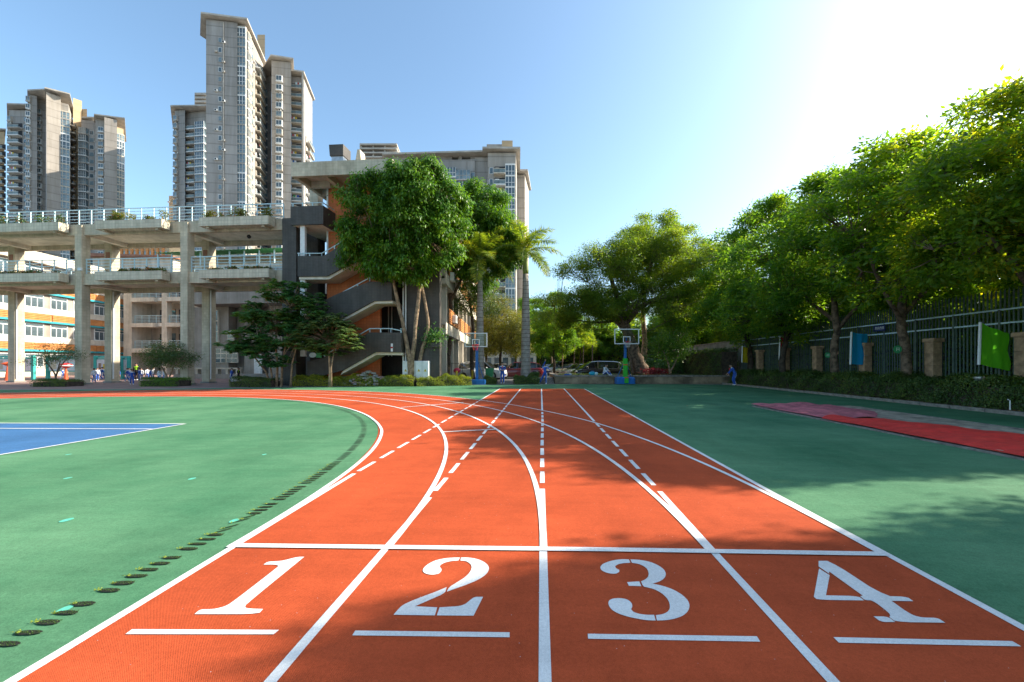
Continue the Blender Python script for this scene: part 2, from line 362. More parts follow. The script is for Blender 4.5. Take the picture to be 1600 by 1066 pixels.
def tag(o, label=None, cat=None, group=None, kind=None):
    if label: o['label'] = label
    if cat: o['category'] = cat
    if group: o['group'] = group
    if kind: o['kind'] = kind
    return o
def place(me, name, parent=None, loc=None, rz=None, label=None, cat=None, group=None, kind=None):
    o = bpy.data.objects.new(name, me); COL.objects.link(o)
    if parent: o.parent = parent
    if loc is not None: o.location = loc
    if rz is not None: o.rotation_euler = (0, 0, rz)
    return tag(o, label, cat, group, kind)
def thing(name, label, cat, loc=(0, 0, 0), rz=0.0, group=None):
    o = bpy.data.objects.new(name, None); COL.objects.link(o)
    o.empty_display_size = 0.2
    o.location = loc; o.rotation_euler = (0, 0, rz)
    return tag(o, label, cat, group)
def kids(o): return CH_.get(o, [])
CH_ = {}
def dup(root, loc, rz=0.0, label=None, group=None, scale=None):
    r = root.copy(); COL.objects.link(r); r.location = loc; r.rotation_euler = (0, 0, rz)
    if scale: r.scale = scale if hasattr(scale, '__len__') else (scale,) * 3
    if label: r['label'] = label
    if group: r['group'] = group
    for ch in list(root.children):
        c = ch.copy(); COL.objects.link(c); c.parent = r
        for g in ch.children:
            d = g.copy(); COL.objects.link(d); d.parent = c
    return r

# ------------------------------------------------------------------ foliage helpers
def leaf_mesh(name, pos, nrm, axis, size, material, aspect=0.5, fold=0.25):
    """one folded diamond per leaf: pos, normal, long axis (all Nx3), size N"""
    n = len(pos)
    ax = axis - nrm * np.sum(axis * nrm, 1, keepdims=True)
    ax /= np.linalg.norm(ax, axis=1, keepdims=True) + 1e-9
    sd = np.cross(nrm, ax)
    s = size[:, None]
    v = np.empty((n, 4, 3))
    v[:, 0] = pos; v[:, 2] = pos + ax * s
    mid = pos + ax * s * 0.45 - nrm * s * fold * aspect
    v[:, 1] = mid + sd * s * aspect * 0.5; v[:, 3] = mid - sd * s * aspect * 0.5
    idx = (np.arange(n)[:, None] * 4 + np.array([0, 1, 2, 0, 2, 3])[None, :]).ravel()
    me = bpy.data.meshes.new(name)
    me.vertices.add(n * 4); me.vertices.foreach_set('co', v.ravel())
    me.loops.add(n * 6); me.loops.foreach_set('vertex_index', idx.astype(np.int32))
    me.polygons.add(n * 2); me.polygons.foreach_set('loop_start', np.arange(n * 2, dtype=np.int32) * 3)
    me.polygons.foreach_set('loop_total', np.full(n * 2, 3, dtype=np.int32))
    me.materials.append(material); me.update(calc_edges=True)
    return me
def unit(a): return a / (np.linalg.norm(a, axis=-1, keepdims=True) + 1e-9)

def tree_meshes(seed, trunk, lobes, nclu, lpc, lsize, mats, rc=0.34, twig=0.02, up=0.7, droop=0.0, nlimb=3, aspect=0.5, whorl=False, shell=0.55, trunk_n=10, clump=None):
    """trunk: list of stems, each a list of (x,y,z,r); lobes: (x,y,z,rx,ry,rz). returns trunk mesh, crown mesh"""
    rng = np.random.default_rng(seed); rnd = random.Random(seed)
    tb = MB(); nodes = []
    for st in trunk:
        P = [Vector(p[:3]) for p in st]; R = [p[3] for p in st]
        Q = []; RR = []
        for i in range(len(P) - 1):
            for k in range(4):
                t = k / 4; a = P[max(i - 1, 0)]; b = P[i]; c = P[i + 1]; d = P[min(i + 2, len(P) - 1)]
                q = 0.5 * ((2 * b) + (c - a) * t + (2 * a - 5 * b + 4 * c - d) * t * t + (3 * b - a - 3 * c + d) * t ** 3)
                Q.append(q + Vector((rnd.gauss(0, 1), rnd.gauss(0, 1), 0)) * R[i] * 0.12); RR.append((R[i] * (1 - t) + R[i + 1] * t) * rnd.uniform(0.93, 1.07))
        Q.append(P[-1]); RR.append(R[-1])
        tb.tube(Q, RR, trunk_n)
        for i in range(len(Q) // 2, len(Q)): nodes.append((Q[i], RR[i]))
    tips = []
    for (x, y, z, rx, ry, rz) in lobes:
        c = Vector((x, y, z))
        for k in range(nlimb):
            u = Vector((rnd.gauss(0, 1), rnd.gauss(0, 1), rnd.gauss(0, 1))).normalized()
            e = c + Vector((u.x * rx, u.y * ry, u.z * rz)) * rnd.uniform(0.3, 0.75)
            cand = [n for n in nodes if n[0].z < e.z + 0.3] or nodes
            s, r0 = min(cand, key=lambda n: (n[0] - e).length + 0.5 * rnd.random())
            r0 = min(r0 * 0.6, 0.09 + 0.012 * (e - s).length)
            L = (e - s).length
            mid = s.lerp(e, 0.5) + Vector((rnd.gauss(0, 1), rnd.gauss(0, 1), rnd.gauss(0.4, 0.6))) * L * 0.1
            pts = [s, s.lerp(mid, 0.5) + Vector((0, 0, -0.02 * L)), mid, mid.lerp(e, 0.5) + Vector((0, 0, 0.03 * L)), e]
            rr = [r0, r0 * 0.8, r0 * 0.6, r0 * 0.4, r0 * 0.2]
            tb.tube(pts, rr, 6)
            for p, r in zip(pts[2:], rr[2:]): nodes.append((p, r)); tips.append((p, r))
    w = np.array([(l[3] * l[4] * l[5]) ** 0.67 for l in lobes]); w /= w.sum()
    li = rng.choice(len(lobes), nclu, p=w); LB = np.array(lobes)
    u = unit(rng.normal(size=(nclu, 3)))
    rad = (shell + (1 - shell) * rng.random((nclu, 1))) * rng.uniform(0.9, 1.12, (nclu, 1))
    if clump:                                              # leaves gather in rounded clumps on the outside of each limb's crown
        nk, rk = clump; ki = rng.choice(len(lobes), nk, p=w); uk = unit(rng.normal(size=(nk, 3)) + np.array([0, 0, .15]))
        kc = LB[ki, :3] + uk * LB[ki, 3:6] * rng.uniform(shell, 1.0, (nk, 1)); kr = rk * rng.uniform(.7, 1.25, nk)
        j = rng.integers(0, nk, nclu); v_ = unit(rng.normal(size=(nclu, 3)) + uk[j] * .9 + np.array([0, 0, .45]))
        cc = kc[j] + v_ * kr[j][:, None] * np.array([1, 1, .72]) * rng.uniform(.75, 1.05, (nclu, 1)); u = v_
    else: cc = LB[li, :3] + u * LB[li, 3:6] * rad
    ok = cc[:, 2] > 0.3; cc = cc[ok]; u = u[ok]
    nP = np.array([list(t[0]) for t in tips]) if tips else np.zeros((1, 3))
    for i in range(0, len(cc), 3):
        e = cc[i]; j = int(np.argmin(((nP - e) ** 2).sum(1))); s = nP[j]
        if np.linalg.norm(e - s) < 2.6:
            m = (s + e) / 2 + rng.normal(size=3) * 0.1
            tb.tube([s, m, e], [twig, twig * 0.7, twig * 0.3], 4, cap=False)
    n = len(cc) * lpc
    C = np.repeat(cc, lpc, 0); U = np.repeat(u, lpc, 0)
    off = rng.normal(size=(n, 3)) * np.array([rc, rc, rc * 0.6])
    pos = C + off
    csize = np.repeat(rng.uniform(0.75, 1.2, len(cc)), lpc)
    if whorl:
        nr = unit(unit(off) * 0.75 + np.array([0, 0, up]) + rng.normal(size=(n, 3)) * 0.25)
        ax = unit(off * np.array([1, 1, 0.2]) + np.array([0, 0, -droop]) + rng.normal(size=(n, 3)) * 0.05)
    else:
        nr = unit(U * 0.45 + np.array([0, 0, up]) + rng.normal(size=(n, 3)) * 0.6)
        ax = unit(unit(off) + U * 0.3 + np.array([0, 0, -droop]) + rng.normal(size=(n, 3)) * 0.5)
    sz = lsize * rng.uniform(0.65, 1.25, n) * csize
    return tb.mesh('trunk', mats[0], True), leaf_mesh('crown', pos, nr, ax, sz, mats[1], aspect)

def plant_tree(name, label, cat, loc, meshes, rz=0.0, group=None, scale=None):
    t = thing(name, label, cat, loc, rz, group)
    if scale: t.scale = scale if hasattr(scale, '__len__') else (scale,) * 3
    place(meshes[0], 'trunk', t); place(meshes[1], 'crown', t)
    return t

def hedge_mesh(seed, path, width, h, dens, lsize, material, wob=0.08, z0=0.0):
    """leafy hedge along a polyline"""
    rng = np.random.default_rng(seed); P = np.array(path, float); seg = np.diff(P, axis=0); L = np.linalg.norm(seg, axis=1)
    tot = L.sum(); n = int(dens * tot * (width + 2 * h))
    s = rng.random(n) * tot; cum = np.concatenate([[0], np.cumsum(L)]); k = np.clip(np.searchsorted(cum, s) - 1, 0, len(L) - 1)
    t = (s - cum[k]) / L[k]; base = P[k] + seg[k] * t[:, None]; d = seg[k] / L[k][:, None]; nn = np.stack([d[:, 1], -d[:, 0]], 1)
    side = rng.random(n) * (width + 2 * h)
    hh = h * (1 + wob * np.sin(s * 2.1 + seed) + wob * 0.8 * np.sin(s * 5.3) + wob * 0.5 * np.sin(s * 11.7))
    off = np.where(side < h, -width / 2, np.where(side < h + width, side - h - width / 2, width / 2))
    z = np.where(side < h, side / h * hh, np.where(side < h + width, hh, (side - h - width) / h * hh))
    nx = np.where(side < h, -1.0, np.where(side < h + width, 0.0, 1.0)); nz = np.where((side >= h) & (side < h + width), 1.0, 0.15)
    r = -np.abs(rng.normal(size=n)) * 0.05 + rng.normal(size=n) * 0.035
    off = off + nx * r + nx * 0.06 * np.sin(s * 4.1 + z * 6); z = z + nz * r
    # rounded shoulders
    cor = np.clip((z / hh - 0.75) / 0.25, 0, 1); off *= (1 - 0.14 * cor ** 2)
    pos = np.stack([base[:, 0] + nn[:, 0] * off, base[:, 1] + nn[:, 1] * off, np.maximum(z, 0.02) + z0], 1)
    nr = unit(np.stack([nn[:, 0] * nx, nn[:, 1] * nx, nz + 0.25], 1) + rng.normal(size=(n, 3)) * 0.55)
    ax = unit(rng.normal(size=(n, 3)) + np.array([0, 0, 0.5]))
    return leaf_mesh('hedge', pos, nr, ax, lsize * rng.uniform(0.6, 1.3, n), material, 0.55)
def hedge(seed, label, path, width, h, dens, lsize, material, z0=0.0, cat='hedge', name='hedge', core=None, group=None, wob=0.08):
    c = path[0]
    p = [(a[0] - c[0], a[1] - c[1]) for a in path]
    t = thing(name, label, cat, (c[0], c[1], z0), 0, group)
    place(hedge_mesh(seed, p, width, h, dens, lsize, material, wob), 'foliage', t)
    mb = MB()                                               # the woody inside of the hedge
    for i in range(len(p) - 1):
        a, b = Vector((*p[i], 0)), Vector((*p[i + 1], 0)); d = (b - a).normalized(); n = Vector((d.y, -d.x, 0)) * (width / 2 - 0.10)
        mb.prism([a - n, b - n, b + n, a + n], 0.0, h * (1 - wob * 1.5) - 0.1)
    mb.build('stems', M['darkbark'], t)
    return t
# ================================================================== GROUND
X0, LW, R0, ZC = 0.061, 1.22, 14.04, 2.96                # straight lanes and the bend they leave
XL = [X0 + LW * (k - 2) for k in range(5)]
CXC = XL[0] - R0
YE = 22.9                                                  # far end of the straight
def sheet(name, pts, z, m, kind='structure', parent=None):
    return MB().flat(pts, z).build(name, m, parent, kind=kind)
def grid_sheet(name, x0, x1, y0, y1, nx, ny, fz, m, parent=None, clip=None, kind=None, smooth=True, **kw):
    mb = MB(); ids = {}
    for j in range(ny + 1):
        for i in range(nx + 1):
            x = x0 + (x1 - x0) * i / nx; y = y0 + (y1 - y0) * j / ny; ids[i, j] = len(mb.v); mb.v.append((x, y, fz(x, y)))
    for j in range(ny):
        for i in range(nx):
            if clip and not clip(x0 + (x1 - x0) * (i + .5) / nx, y0 + (y1 - y0) * (j + .5) / ny): continue
            mb.f.append((ids[i, j], ids[i + 1, j], ids[i + 1, j + 1], ids[i, j + 1])); mb.m.append(0)
    return mb.build(name, m, parent, smooth, kind=kind, **kw)

sheet('ground', [(-900, -200), (900, -200), (900, 1400), (-900, 1400)], -0.02, M['concrete'])
fl = [(-70, -12), (13.1, -12), (13.1, 27.7), (9.9, 28.7), gp(868, 600.6), gp(760, 601.2), gp(700, 602.4), gp(560, 604), gp(440, 605.4), gp(200, 608.6), gp(0, 609.3), (-52, 20.5), (-70, 17)]
sheet('sports_ground', fl, 0.004, M['field'])
# red running track: straight + bend
track = sheet('running_track', [(XL[0] + .05, -6), (XL[4] + .05, -6), (XL[4] + .05, 2.1), (XL[4], 3.2), (XL[4], YE), (XL[0], YE), (XL[0], 5), (XL[0] + .03, 3), (XL[0] + .055, 1.7)], 0.010, M['track'])
mb = MB(); n = 150
for i in range(n):
    a0, a1 = radians(i * 1.4), radians((i + 1) * 1.4)
    q = [(CXC + r * cos(a), ZC + r * sin(a), 0.0075) for a, r in ((a0, R0), (a0, R0 + 4 * LW), (a1, R0 + 4 * LW), (a1, R0))]
    mb.add(q, [(0, 1, 2, 3)])
mb.build('track_bend', M['track'], track)

def ribbon(pts, w, z, closed=False):
    mb = MB(); P = [Vector((p[0], p[1])) for p in pts]; L = []
    for i, p in enumerate(P):
        d = (P[min(i + 1, len(P) - 1)] - P[max(i - 1, 0)]).normalized(); nn = Vector((-d.y, d.x)) * w / 2
        L.append((p + nn, p - nn))
    for i in range(len(L) - 1):
        mb.add([(L[i][1].x, L[i][1].y, z), (L[i + 1][1].x, L[i + 1][1].y, z), (L[i + 1][0].x, L[i + 1][0].y, z), (L[i][0].x, L[i][0].y, z)], [(0, 1, 2, 3)])
    return mb
def dev(k, Y):                                             # the painter's hand: a few centimetres off the string line
    T = {0: [(-2, .05), (1.69, .06), (3, .03), (5, 0)], 1: [(-2, -.03), (1.7, -.027), (3, -.012), (5, 0)], 2: [(-2, -.04), (4.5, -.045), (7, -.04), (10, -.02), (20, -.03)],
         3: [(-2, -.006), (3, 0), (4.4, .02), (6, .02), (20, .05)], 4: [(-2, .06), (2.1, .05), (3, .01), (20, 0)]}[k]
    return float(np.interp(Y, [t[0] for t in T], [t[1] for t in T]))
LWD = 0.057
# which stretches are solid, and where the dashes run
SOL = {0: (-6, 5.0, 15.6), 1: (-6, 4.12, 13.9), 2: (-6, 4.44, 12.0), 3: (-6, 4.38, 9.75), 4: (-6, 30, 30)}
for k in range(5):
    a, b, c = SOL[k]; b = min(b, YE)
    ribbon([(XL[k] + dev(k, y), y) for y in np.arange(a, b + 0.01, (b - a) / 14)], LWD, 0.013).build('lane_line', M['line'], track)
    if k < 4:
        ribbon([(XL[k] + dev(k, y), y) for y in np.linspace(c, YE, 6)], LWD, 0.013).build('lane_line', M['line'], track)
        y = b + (0.22 if k else 0.12)
        while y < c - 0.15:
            e = min(y + 0.5, c - 0.05)
            ribbon([(XL[k] + dev(k, y), y), (XL[k] + dev(k, e), e)], LWD, 0.013).build('lane_dash', M['line'], track); y += 0.72
def bend_dev(k, deg):
    T = {0: [(0, .01), (6, .02), (14, .06), (22, .07), (30, 0), (39, -.03), (60, 0)], 1: [(0, 0), (31, .04), (40, .04), (60, 0)], 2: [(0, -.04), (10, -.04), (23, -.06), (32, -.03), (45, 0)],
         3: [(0, -.02), (21, -.05), (34, -.03), (60, 0)], 4: [(0, 0), (14, -.04), (21, -.03), (29, -.12), (45, -.12), (70, 0)]}[k]
    return float(np.interp(deg, [t[0] for t in T], [t[1] for t in T]))
for k in range(5):
    P = []
    for d in np.arange(0, 200, 1.0):
        r = R0 + LW * k + bend_dev(k, d); a = radians(d); P.append((CXC + r * cos(a), ZC + r * sin(a)))
    ribbon(P, LWD, 0.0155).build('bend_line', M['line'], track)
def quad_px(pts, z, name, parent=track, m=None):
    return MB().flat([gp(*p) for p in pts], z).build(name, m or M['line'], parent)
# start line and the two staggered hairlines
ribbon([(XL[0] + 0.065, 2.985), (0.5, 2.985), (XL[4] + 0.02, 2.965)], 0.064, 0.018).build('start_line', M['line'], track)
for (a, b) in (((692, 676.2), (775, 672)), ((626, 637.6), (724, 629.6))):
    p, q = gp(*a), gp(*b); ribbon([p, q], 0.07, 0.018).build('hairline', M['line'], track)
# lane bars
z1 = lambda u, v: (180 + u / 4.706, 840 + v / 4.706)
z2 = lambda u, v: (520 + u / 4.706, 840 + v / 4.706)
z3 = lambda u, v: (860 + u / 4.324, 840 + v / 4.324)
z4 = lambda u, v: (1230 + u / 4.324, 840 + v / 4.324)
for z_, q in ((z1, [(125, 692), (1205, 697), (1165, 730), (75, 728)]), (z2, [(165, 702), (1300, 715), (1300, 752), (143, 738)]),
              (z3, [(252, 667), (1395, 684), (1418, 721), (255, 701)]), (z4, [(312, 690), (1520, 717), (1582, 753), (350, 728)])):
    quad_px([z_(*p) for p in q], 0.013, 'lane_bar')
def smooth_px(pts, sharp=()):
    """round the traced outline except at the corners"""
    out = []; n = len(pts)
    for i in range(n):
        p = np.array(pts[i], float); a = np.array(pts[i - 1], float); b = np.array(pts[(i + 1) % n], float)
        u = a - p; v = b - p; ang = math.degrees(math.acos(max(-1, min(1, float(u @ v) / (np.linalg.norm(u) * np.linalg.norm(v) + 1e-9)))))
        if ang < 125: out.append(tuple(p))
        else: out += [tuple(p + u * 0.27), tuple(p + (u + v) * 0.10), tuple(p + v * 0.27)]
    return out
DIG = {
 1: (z1, [[(1390,155),(1350,155),(1300,165),(1240,182),(1190,188),(1122,190),(1090,213),(1150,212),(1185,214),(1200,222),(1190,235),(850,500),(800,525),(740,540),(690,544),(625,545),(583,580),(1052,580),(1088,542),(1010,540),(965,536),(955,525),(965,505)]]),
 2: (z2, [[(935,160),(925,182),(880,185),(830,195),(795,212),(785,228),(800,245),(798,262),(780,280),(740,288),(700,285),(668,272),(660,255),(672,232),(705,205),(750,183),(800,170),(860,162)],
          [(943,160),(1000,160),(1060,170),(1110,190),(1140,215),(1150,240),(1140,270),(1110,300),(1060,330),(980,363),(900,392),(838,414),(855,380),(920,340),(970,308),(1005,275),(1022,240),(1018,215),(1000,197),(975,185),(938,183)],
          [(837,380),(760,413),(660,450),(570,485),(510,515),(480,545),(447,585),(750,590),(768,530),(605,522),(700,480),(825,425)],
          [(785,530),(880,524),(935,520),(975,505),(1005,480),(1040,452),(1105,452),(1035,592),(765,590)]]),
 3: (z3, [[(530,160),(540,183),(500,185),(460,192),(438,205),(440,218),(465,232),(465,245),(445,258),(410,258),(370,248),(342,232),(336,212),(350,193),(390,175),(440,163),(490,158)],
          [(540,160),(600,162),(670,175),(730,200),(770,230),(782,262),(770,290),(735,312),(690,325),(760,340),(830,365),(890,400),(930,440),(942,475),(930,515),(895,545),(840,565),(780,575),(720,577),(712,540),(755,535),(790,520),(808,495),(805,455),(785,420),(750,388),(700,362),(650,350),(628,345),(612,310),(640,298),(660,280),(665,255),(655,225),(630,205),(595,190),(552,184)],
          [(518,315),(600,310),(615,343),(530,340)],
          [(700,538),(712,577),(650,575),(590,565),(520,550),(455,528),(410,500),(390,465),(395,440),(420,427),(470,423),(520,432),(548,455),(555,480),(545,500),(560,518),(600,532),(650,538)]]),
 4: (z4, [[(212,170),(292,170),(655,410),(808,414),(852,445),(705,443),(800,512),(860,545),(920,557),(1015,558),(1068,592),(737,587),(690,553),(697,543),(688,524),(580,440),(525,438),(492,410),(512,408),(283,242),(284,258),(212,208)],
          [(215,222),(287,268),(262,405),(480,410),(520,440),(205,436),(180,415)],
          [(583,548),(680,550),(730,587),(635,587)]])}
for d, (z_, polys) in DIG.items():
    mb = MB()
    for P in polys: mb.flat([gp(*z_(*p)) for p in smooth_px(P)], 0.013)
    mb.build('lane_number', M['line'], track)

# blue court inside the bend
court = sheet('blue_court', [(-34, -6), (-8.34, -6), (-8.34, 9.1), (-34, 9.1)], 0.010, M['court'])
ribbon([(-8.34, -6), (-8.34, 9.12)], 0.055, 0.014).build('court_line', M['line'], court)
ribbon([(-8.37, 9.1), (-34, 9.1)], 0.055, 0.018).build('court_line', M['line'], court)
ribbon([(-8.37, 8.34), (-34, 8.34)], 0.055, 0.018).build('court_line', M['line'], court)

# drain slots along the inside of the bend
chan = thing('drain_channel', 'row of narrow grassy drain slots along the inner edge of the red bend', 'drain', (XL[0] - 0.28, 2, 0.005))
M['slot'] = mat('dark_slot_soil', (0.014, 0.018, 0.009), 0.95, 0.4, 60)
M['moss'] = leaf_mat('yellow_moss', (0.10, 0.16, 0.02), (0.22, 0.28, 0.03), (0.35, 0.33, 0.08), 0.2)
sm = MB(); k = 10
sm.add([(0.068 * cos(2 * pi * i / k) * (1 if abs(cos(2 * pi * i / k)) > .5 else 1.25), 0.018 * sin(2 * pi * i / k) * 1.1, 0) for i in range(k)], [tuple(range(k))])
slot_me = sm.mesh('slot', M['slot'])
rr_ = random.Random(5)
def tuft(seed):
    rg = np.random.default_rng(seed); m_ = 90
    pos = np.stack([rg.uniform(-0.06, 0.06, m_), rg.uniform(-0.017, 0.013, m_), np.zeros(m_)], 1)
    nr = unit(rg.normal(size=(m_, 3)) * np.array([1, 1, .3])); ax = unit(rg.normal(size=(m_, 3)) * 0.35 + np.array([0, 0, 1]))
    return leaf_mesh('tuft', pos, nr, ax, rg.uniform(0.004, 0.009, m_), M['grass'], 0.35)
tufts = [tuft(s) for s in range(4)]
def mossm(seed):
    rg = np.random.default_rng(seed); m_ = 13
    pos = np.stack([rg.uniform(-0.085, -0.05, m_), rg.uniform(-0.014, 0.014, m_), np.zeros(m_) + .002], 1)
    nr = unit(rg.normal(size=(m_, 3)) * .4 + np.array([0, 0, 1.])); ax = unit(rg.normal(size=(m_, 3)) * np.array([1, 1, .2]))
    return leaf_mesh('moss', pos, nr, ax, rg.uniform(0.008, 0.018, m_), M['moss'], 0.6)
mosses = [mossm(s) for s in range(3)]
def along(s):                                             # arc length from Y=ZC on the offset line
    r = R0 - 0.28
    if s < 0: return (XL[0] - 0.28, ZC + s, 0.0)
    a = s / r; return (CXC + r * cos(a), ZC + r * sin(a), a)
s = -1.6; cnt = 0
while cnt < 230:
    if cnt % 6 == 5: s += 0.055
    x, y, a = along(s); diag = 0.28 < s < 0.62
    o = place(slot_me, 'slot', chan, (x - (XL[0] - .28), y - 2, 0.006), a + (0.9 if diag else rr_.gauss(0, .03)))
    o.scale = (rr_.uniform(.92, 1.05), 0.45 if diag else rr_.uniform(.9, 1.15) * (1 if s < 2.5 else .7), 1)
    if cnt < 46:
        t_ = place(tufts[cnt % 4], 'grass_tuft', chan, (x - (XL[0] - .28), y - 2, 0.006), a + (0.9 if diag else 0)); t_.scale = (1, .45 if diag else 1, 1)
        place(mosses[cnt % 3], 'moss', chan, (x - (XL[0] - .28), y - 2, 0.006), a + (0.9 if diag else 0))
    s += 0.083 if s < 1.4 else 0.09 if s < 5 else 0.115; cnt += 1
# mint coloured survey dots
M['mint'] = mat('mint_paint', (0.10, 0.46, 0.34), 0.7, 0.1, 20)
DOTL = ['mint dot nearest the camera beside the grassy drain slots', 'mint dot below the blue court at the left', 'mint dot beside the diagonal drain slots',
        'mint dot right of centre on the green field', 'mint dot midway between two others left of centre', 'smallest mint dot just under the blue court corner edge', 'mint dot far out towards the bend on the green']
for (x, y, r), lb in zip([(101, 954, .05), (104, 814, .065), (366, 815, .06), (300, 749, .06), (106, 748, .055), (107, 711, .05), (413, 711, .05)], DOTL):
    p = gp(x, y)
    MB().add([(r * 0.55 * cos(2 * pi * i / 12), r * sin(2 * pi * i / 12) * .8, 0) for i in range(12)], [tuple(range(12))]).build('painted_dot', M['mint'], None, loc=(p[0], p[1], 0.008), label=lb, cat='painted dot')

# paving under the school bridge, car park, planting beds
pv = [gp(0, 609.0), gp(200, 608.4), gp(440, 605.2), gp(440, 594), (-18, 62), (-80, 70), (-80, 17.2), (-52, 20.6)]
sheet('paving', pv, 0.0, M['paving'])
edge = [(-70, 17.05), (-52, 20.55), gp(0, 609.2), gp(200, 608.5), gp(440, 605.3), gp(560, 603.9), gp(700, 602.3), gp(760, 601.1), gp(868, 600.5)]
ribbon(edge, 0.5, 0.009).build('edge_strip', M['concrete'], None, kind='structure')
paver_me = MB().bbox(-.195, .195, -.095, .095, 0, .035, .006).mesh('paver', M['kerb'])
sheet('car_park', [gp(440, 594), gp(700, 601.5), gp(868, 600.0), (12, 29.5), (16, 140), (-40, 140)], -0.004, M['asphalt'])

# kerb and bed on the right
KX = 13.12
kerb = thing('kerb', 'long grey concrete kerb edging the bed at the foot of the right hand hedge', 'kerb', (KX, 10, 0))
for i in range(33):
    y = -4 + i * 1.0
    MB().bbox(-.075, .075, .006, .994, -.02, .11 + rr_.gauss(0, .004), .012).build('kerb_stone', M['kerb'], kerb, loc=(rr_.gauss(0, .004), y - 10, 0))
bed = grid_sheet('soil_bed', KX + .07, 16.4, -6, 60, 14, 240, lambda x, y: 0.07 + 0.03 * sin(x * 7 + y * 3) + 0.02 * sin(y * 9.1 - x * 5), M['soil'], kind='structure')
def litter(name, seed, x0, x1, y0, y1, z, n, size, m, label=None):
    rg = np.random.default_rng(seed); pos = np.stack([rg.uniform(x0, x1, n), rg.uniform(y0, y1, n), np.full(n, z)], 1)
    nr = unit(rg.normal(size=(n, 3)) * .35 + np.array([0, 0, 1.])); ax = unit(rg.normal(size=(n, 3)) * np.array([1, 1, .15]))
    return place(leaf_mesh(name, pos, nr, ax, size * rg.uniform(.5, 1.3, n), m, .55), name, label=label, cat='leaf litter', kind='stuff')
M['deadleaf'] = leaf_mat('dead_leaf', (0.10, 0.05, 0.025), (0.20, 0.10, 0.04), (0.34, 0.19, 0.07), 0.1, tcol=(1, 1, 1))
litter('leaf_litter', 3, KX + .08, KX + .7, 2, 28, 0.115, 2600, .07, M['deadleaf'], 'dry brown leaves fallen between kerb and hedge')
litter('scattered_leaves', 4, -1, 12.6, 1.0, 27, 0.022, 26, .045, M['deadleaf'], 'few tiny dry leaves scattered over the running track and green')

# long jump pit
pit = thing('sand_pit', 'long sandy jump pit partly covered with red sheets', 'sand pit', (8.7, 9, 0))
grid_sheet('sand', 7.1 - 8.7, 10.25 - 8.7, 1 - 9, 13.4 - 9, 46, 130, lambda x, y: 0.022 + 0.03 * max(0, sin(x * 5 + y * 1.7) * sin(y * 2.3 - x)) + 0.012 * sin(x * 17 + y * 3) * sin(y * 13), M['sand'], pit)
MB().box(-1.68, -1.6, -8, 4.4, 0, .035).box(1.55, 1.63, -8, 4.4, 0, .035).box(-1.6, 1.55, 4.4, 4.48, 0, .035).build('pit_edge', M['kerb'], pit)
def cloth(name, edge_l, edge_r, y0, y1, m, label, z0=0.05, amp=.035, seed=0, cat='ground sheet'):
    """crumpled sheet between two edges X(y)"""
    ny, nx = 110, 36; mb = MB(); rg = random.Random(seed); ph = [rg.uniform(0, 6) for _ in range(6)]
    for j in range(ny + 1):
        y = y0 + (y1 - y0) * j / ny; a, b = edge_l(y), edge_r(y)
        for i in range(nx + 1):
            t = i / nx; x = a + (b - a) * t
            e = min(t, 1 - t) * 4; e = min(1, e + .15)
            z = z0 + e * amp * (abs(sin(x * 2.3 + y * 1.1 + ph[0])) + .7 * abs(sin(y * 2.9 - x * 1.7 + ph[1])) + .35 * sin(x * 9 + y * 4 + ph[2]) + .25 * sin(y * 11 + x * 5 + ph[3]))
            mb.v.append((x, y, max(z, z0 - .01)))
    for j in range(ny):
        for i in range(nx): o = j * (nx + 1) + i; mb.f.append((o, o + 1, o + nx + 2, o + nx + 1)); mb.m.append(0)
    return mb.build(name, m, None, True, label=label, cat=cat)
wv = lambda y: 0.10 * sin(y * 1.9) + 0.05 * sin(y * 5.3)
cloth('red_cover', lambda y: 7.06 + .02 * sin(y * 3), lambda y: float(np.interp(y, [1, 6.2, 7.5, 8.8, 9.6, 10.1], [9.9, 9.6, 9.2, 9.0, 8.6, 7.4])) + wv(y), 1.0, 10.15, M['redmat'], 'bright red sheet lying crumpled over the near half of the sand pit', .055, .045, 3)
cloth('pink_cover', lambda y: 7.12 + .03 * sin(y * 2), lambda y: float(np.interp(y, [9.4, 10.6, 11.6, 13, 13.6], [8.2, 8.7, 9.6, 9.7, 9.2])) + wv(y) * .6, 10.2, 13.7, M['pinkmat'], 'faded pink sheet covering the far end of the sand pit', .05, .045, 8)
# ================================================================== SCHOOL BRIDGE AND STAIR TOWER (one frame: u along the bridge, v away from the camera)
class Frame:
    def __init__(s, p0, p1):                              # origin p1, u axis p0 -> p1
        s.o = Vector(p1); d = (Vector(p1) - Vector(p0)).normalized(); s.u = d; s.v = Vector((-d.y, d.x)); s.rz = atan2(d.y, d.x)
        s.loc = (s.o.x, s.o.y, 0)
    def px(s, x, y, v):
        """photo pixel on the plane v -> (u, z)"""
        a = (x - CX) / F; r = Vector((a * CY - SY, a * SY + CY))
        t = (v + s.o.dot(s.v)) / r.dot(s.v); p = r * t - s.o
        return p.dot(s.u), HZ(y, t)
    def U(s, x, v): return s.px(x, 500, v)[0]
    def Z(s, x, y, v): return s.px(x, y, v)[1]
BF = Frame(at(0, 28.5), at(454, 26.8))
UL = BF.U(-60, 0) - 9; UR = BF.U(441, 0)
bridge = thing('footbridge', 'two storey tiled school footbridge on tall grey columns at the left', 'bridge', BF.loc, BF.rz)
ZU, ZL = 11.25, 7.75                                       # walking levels
DEPTH = 3.3
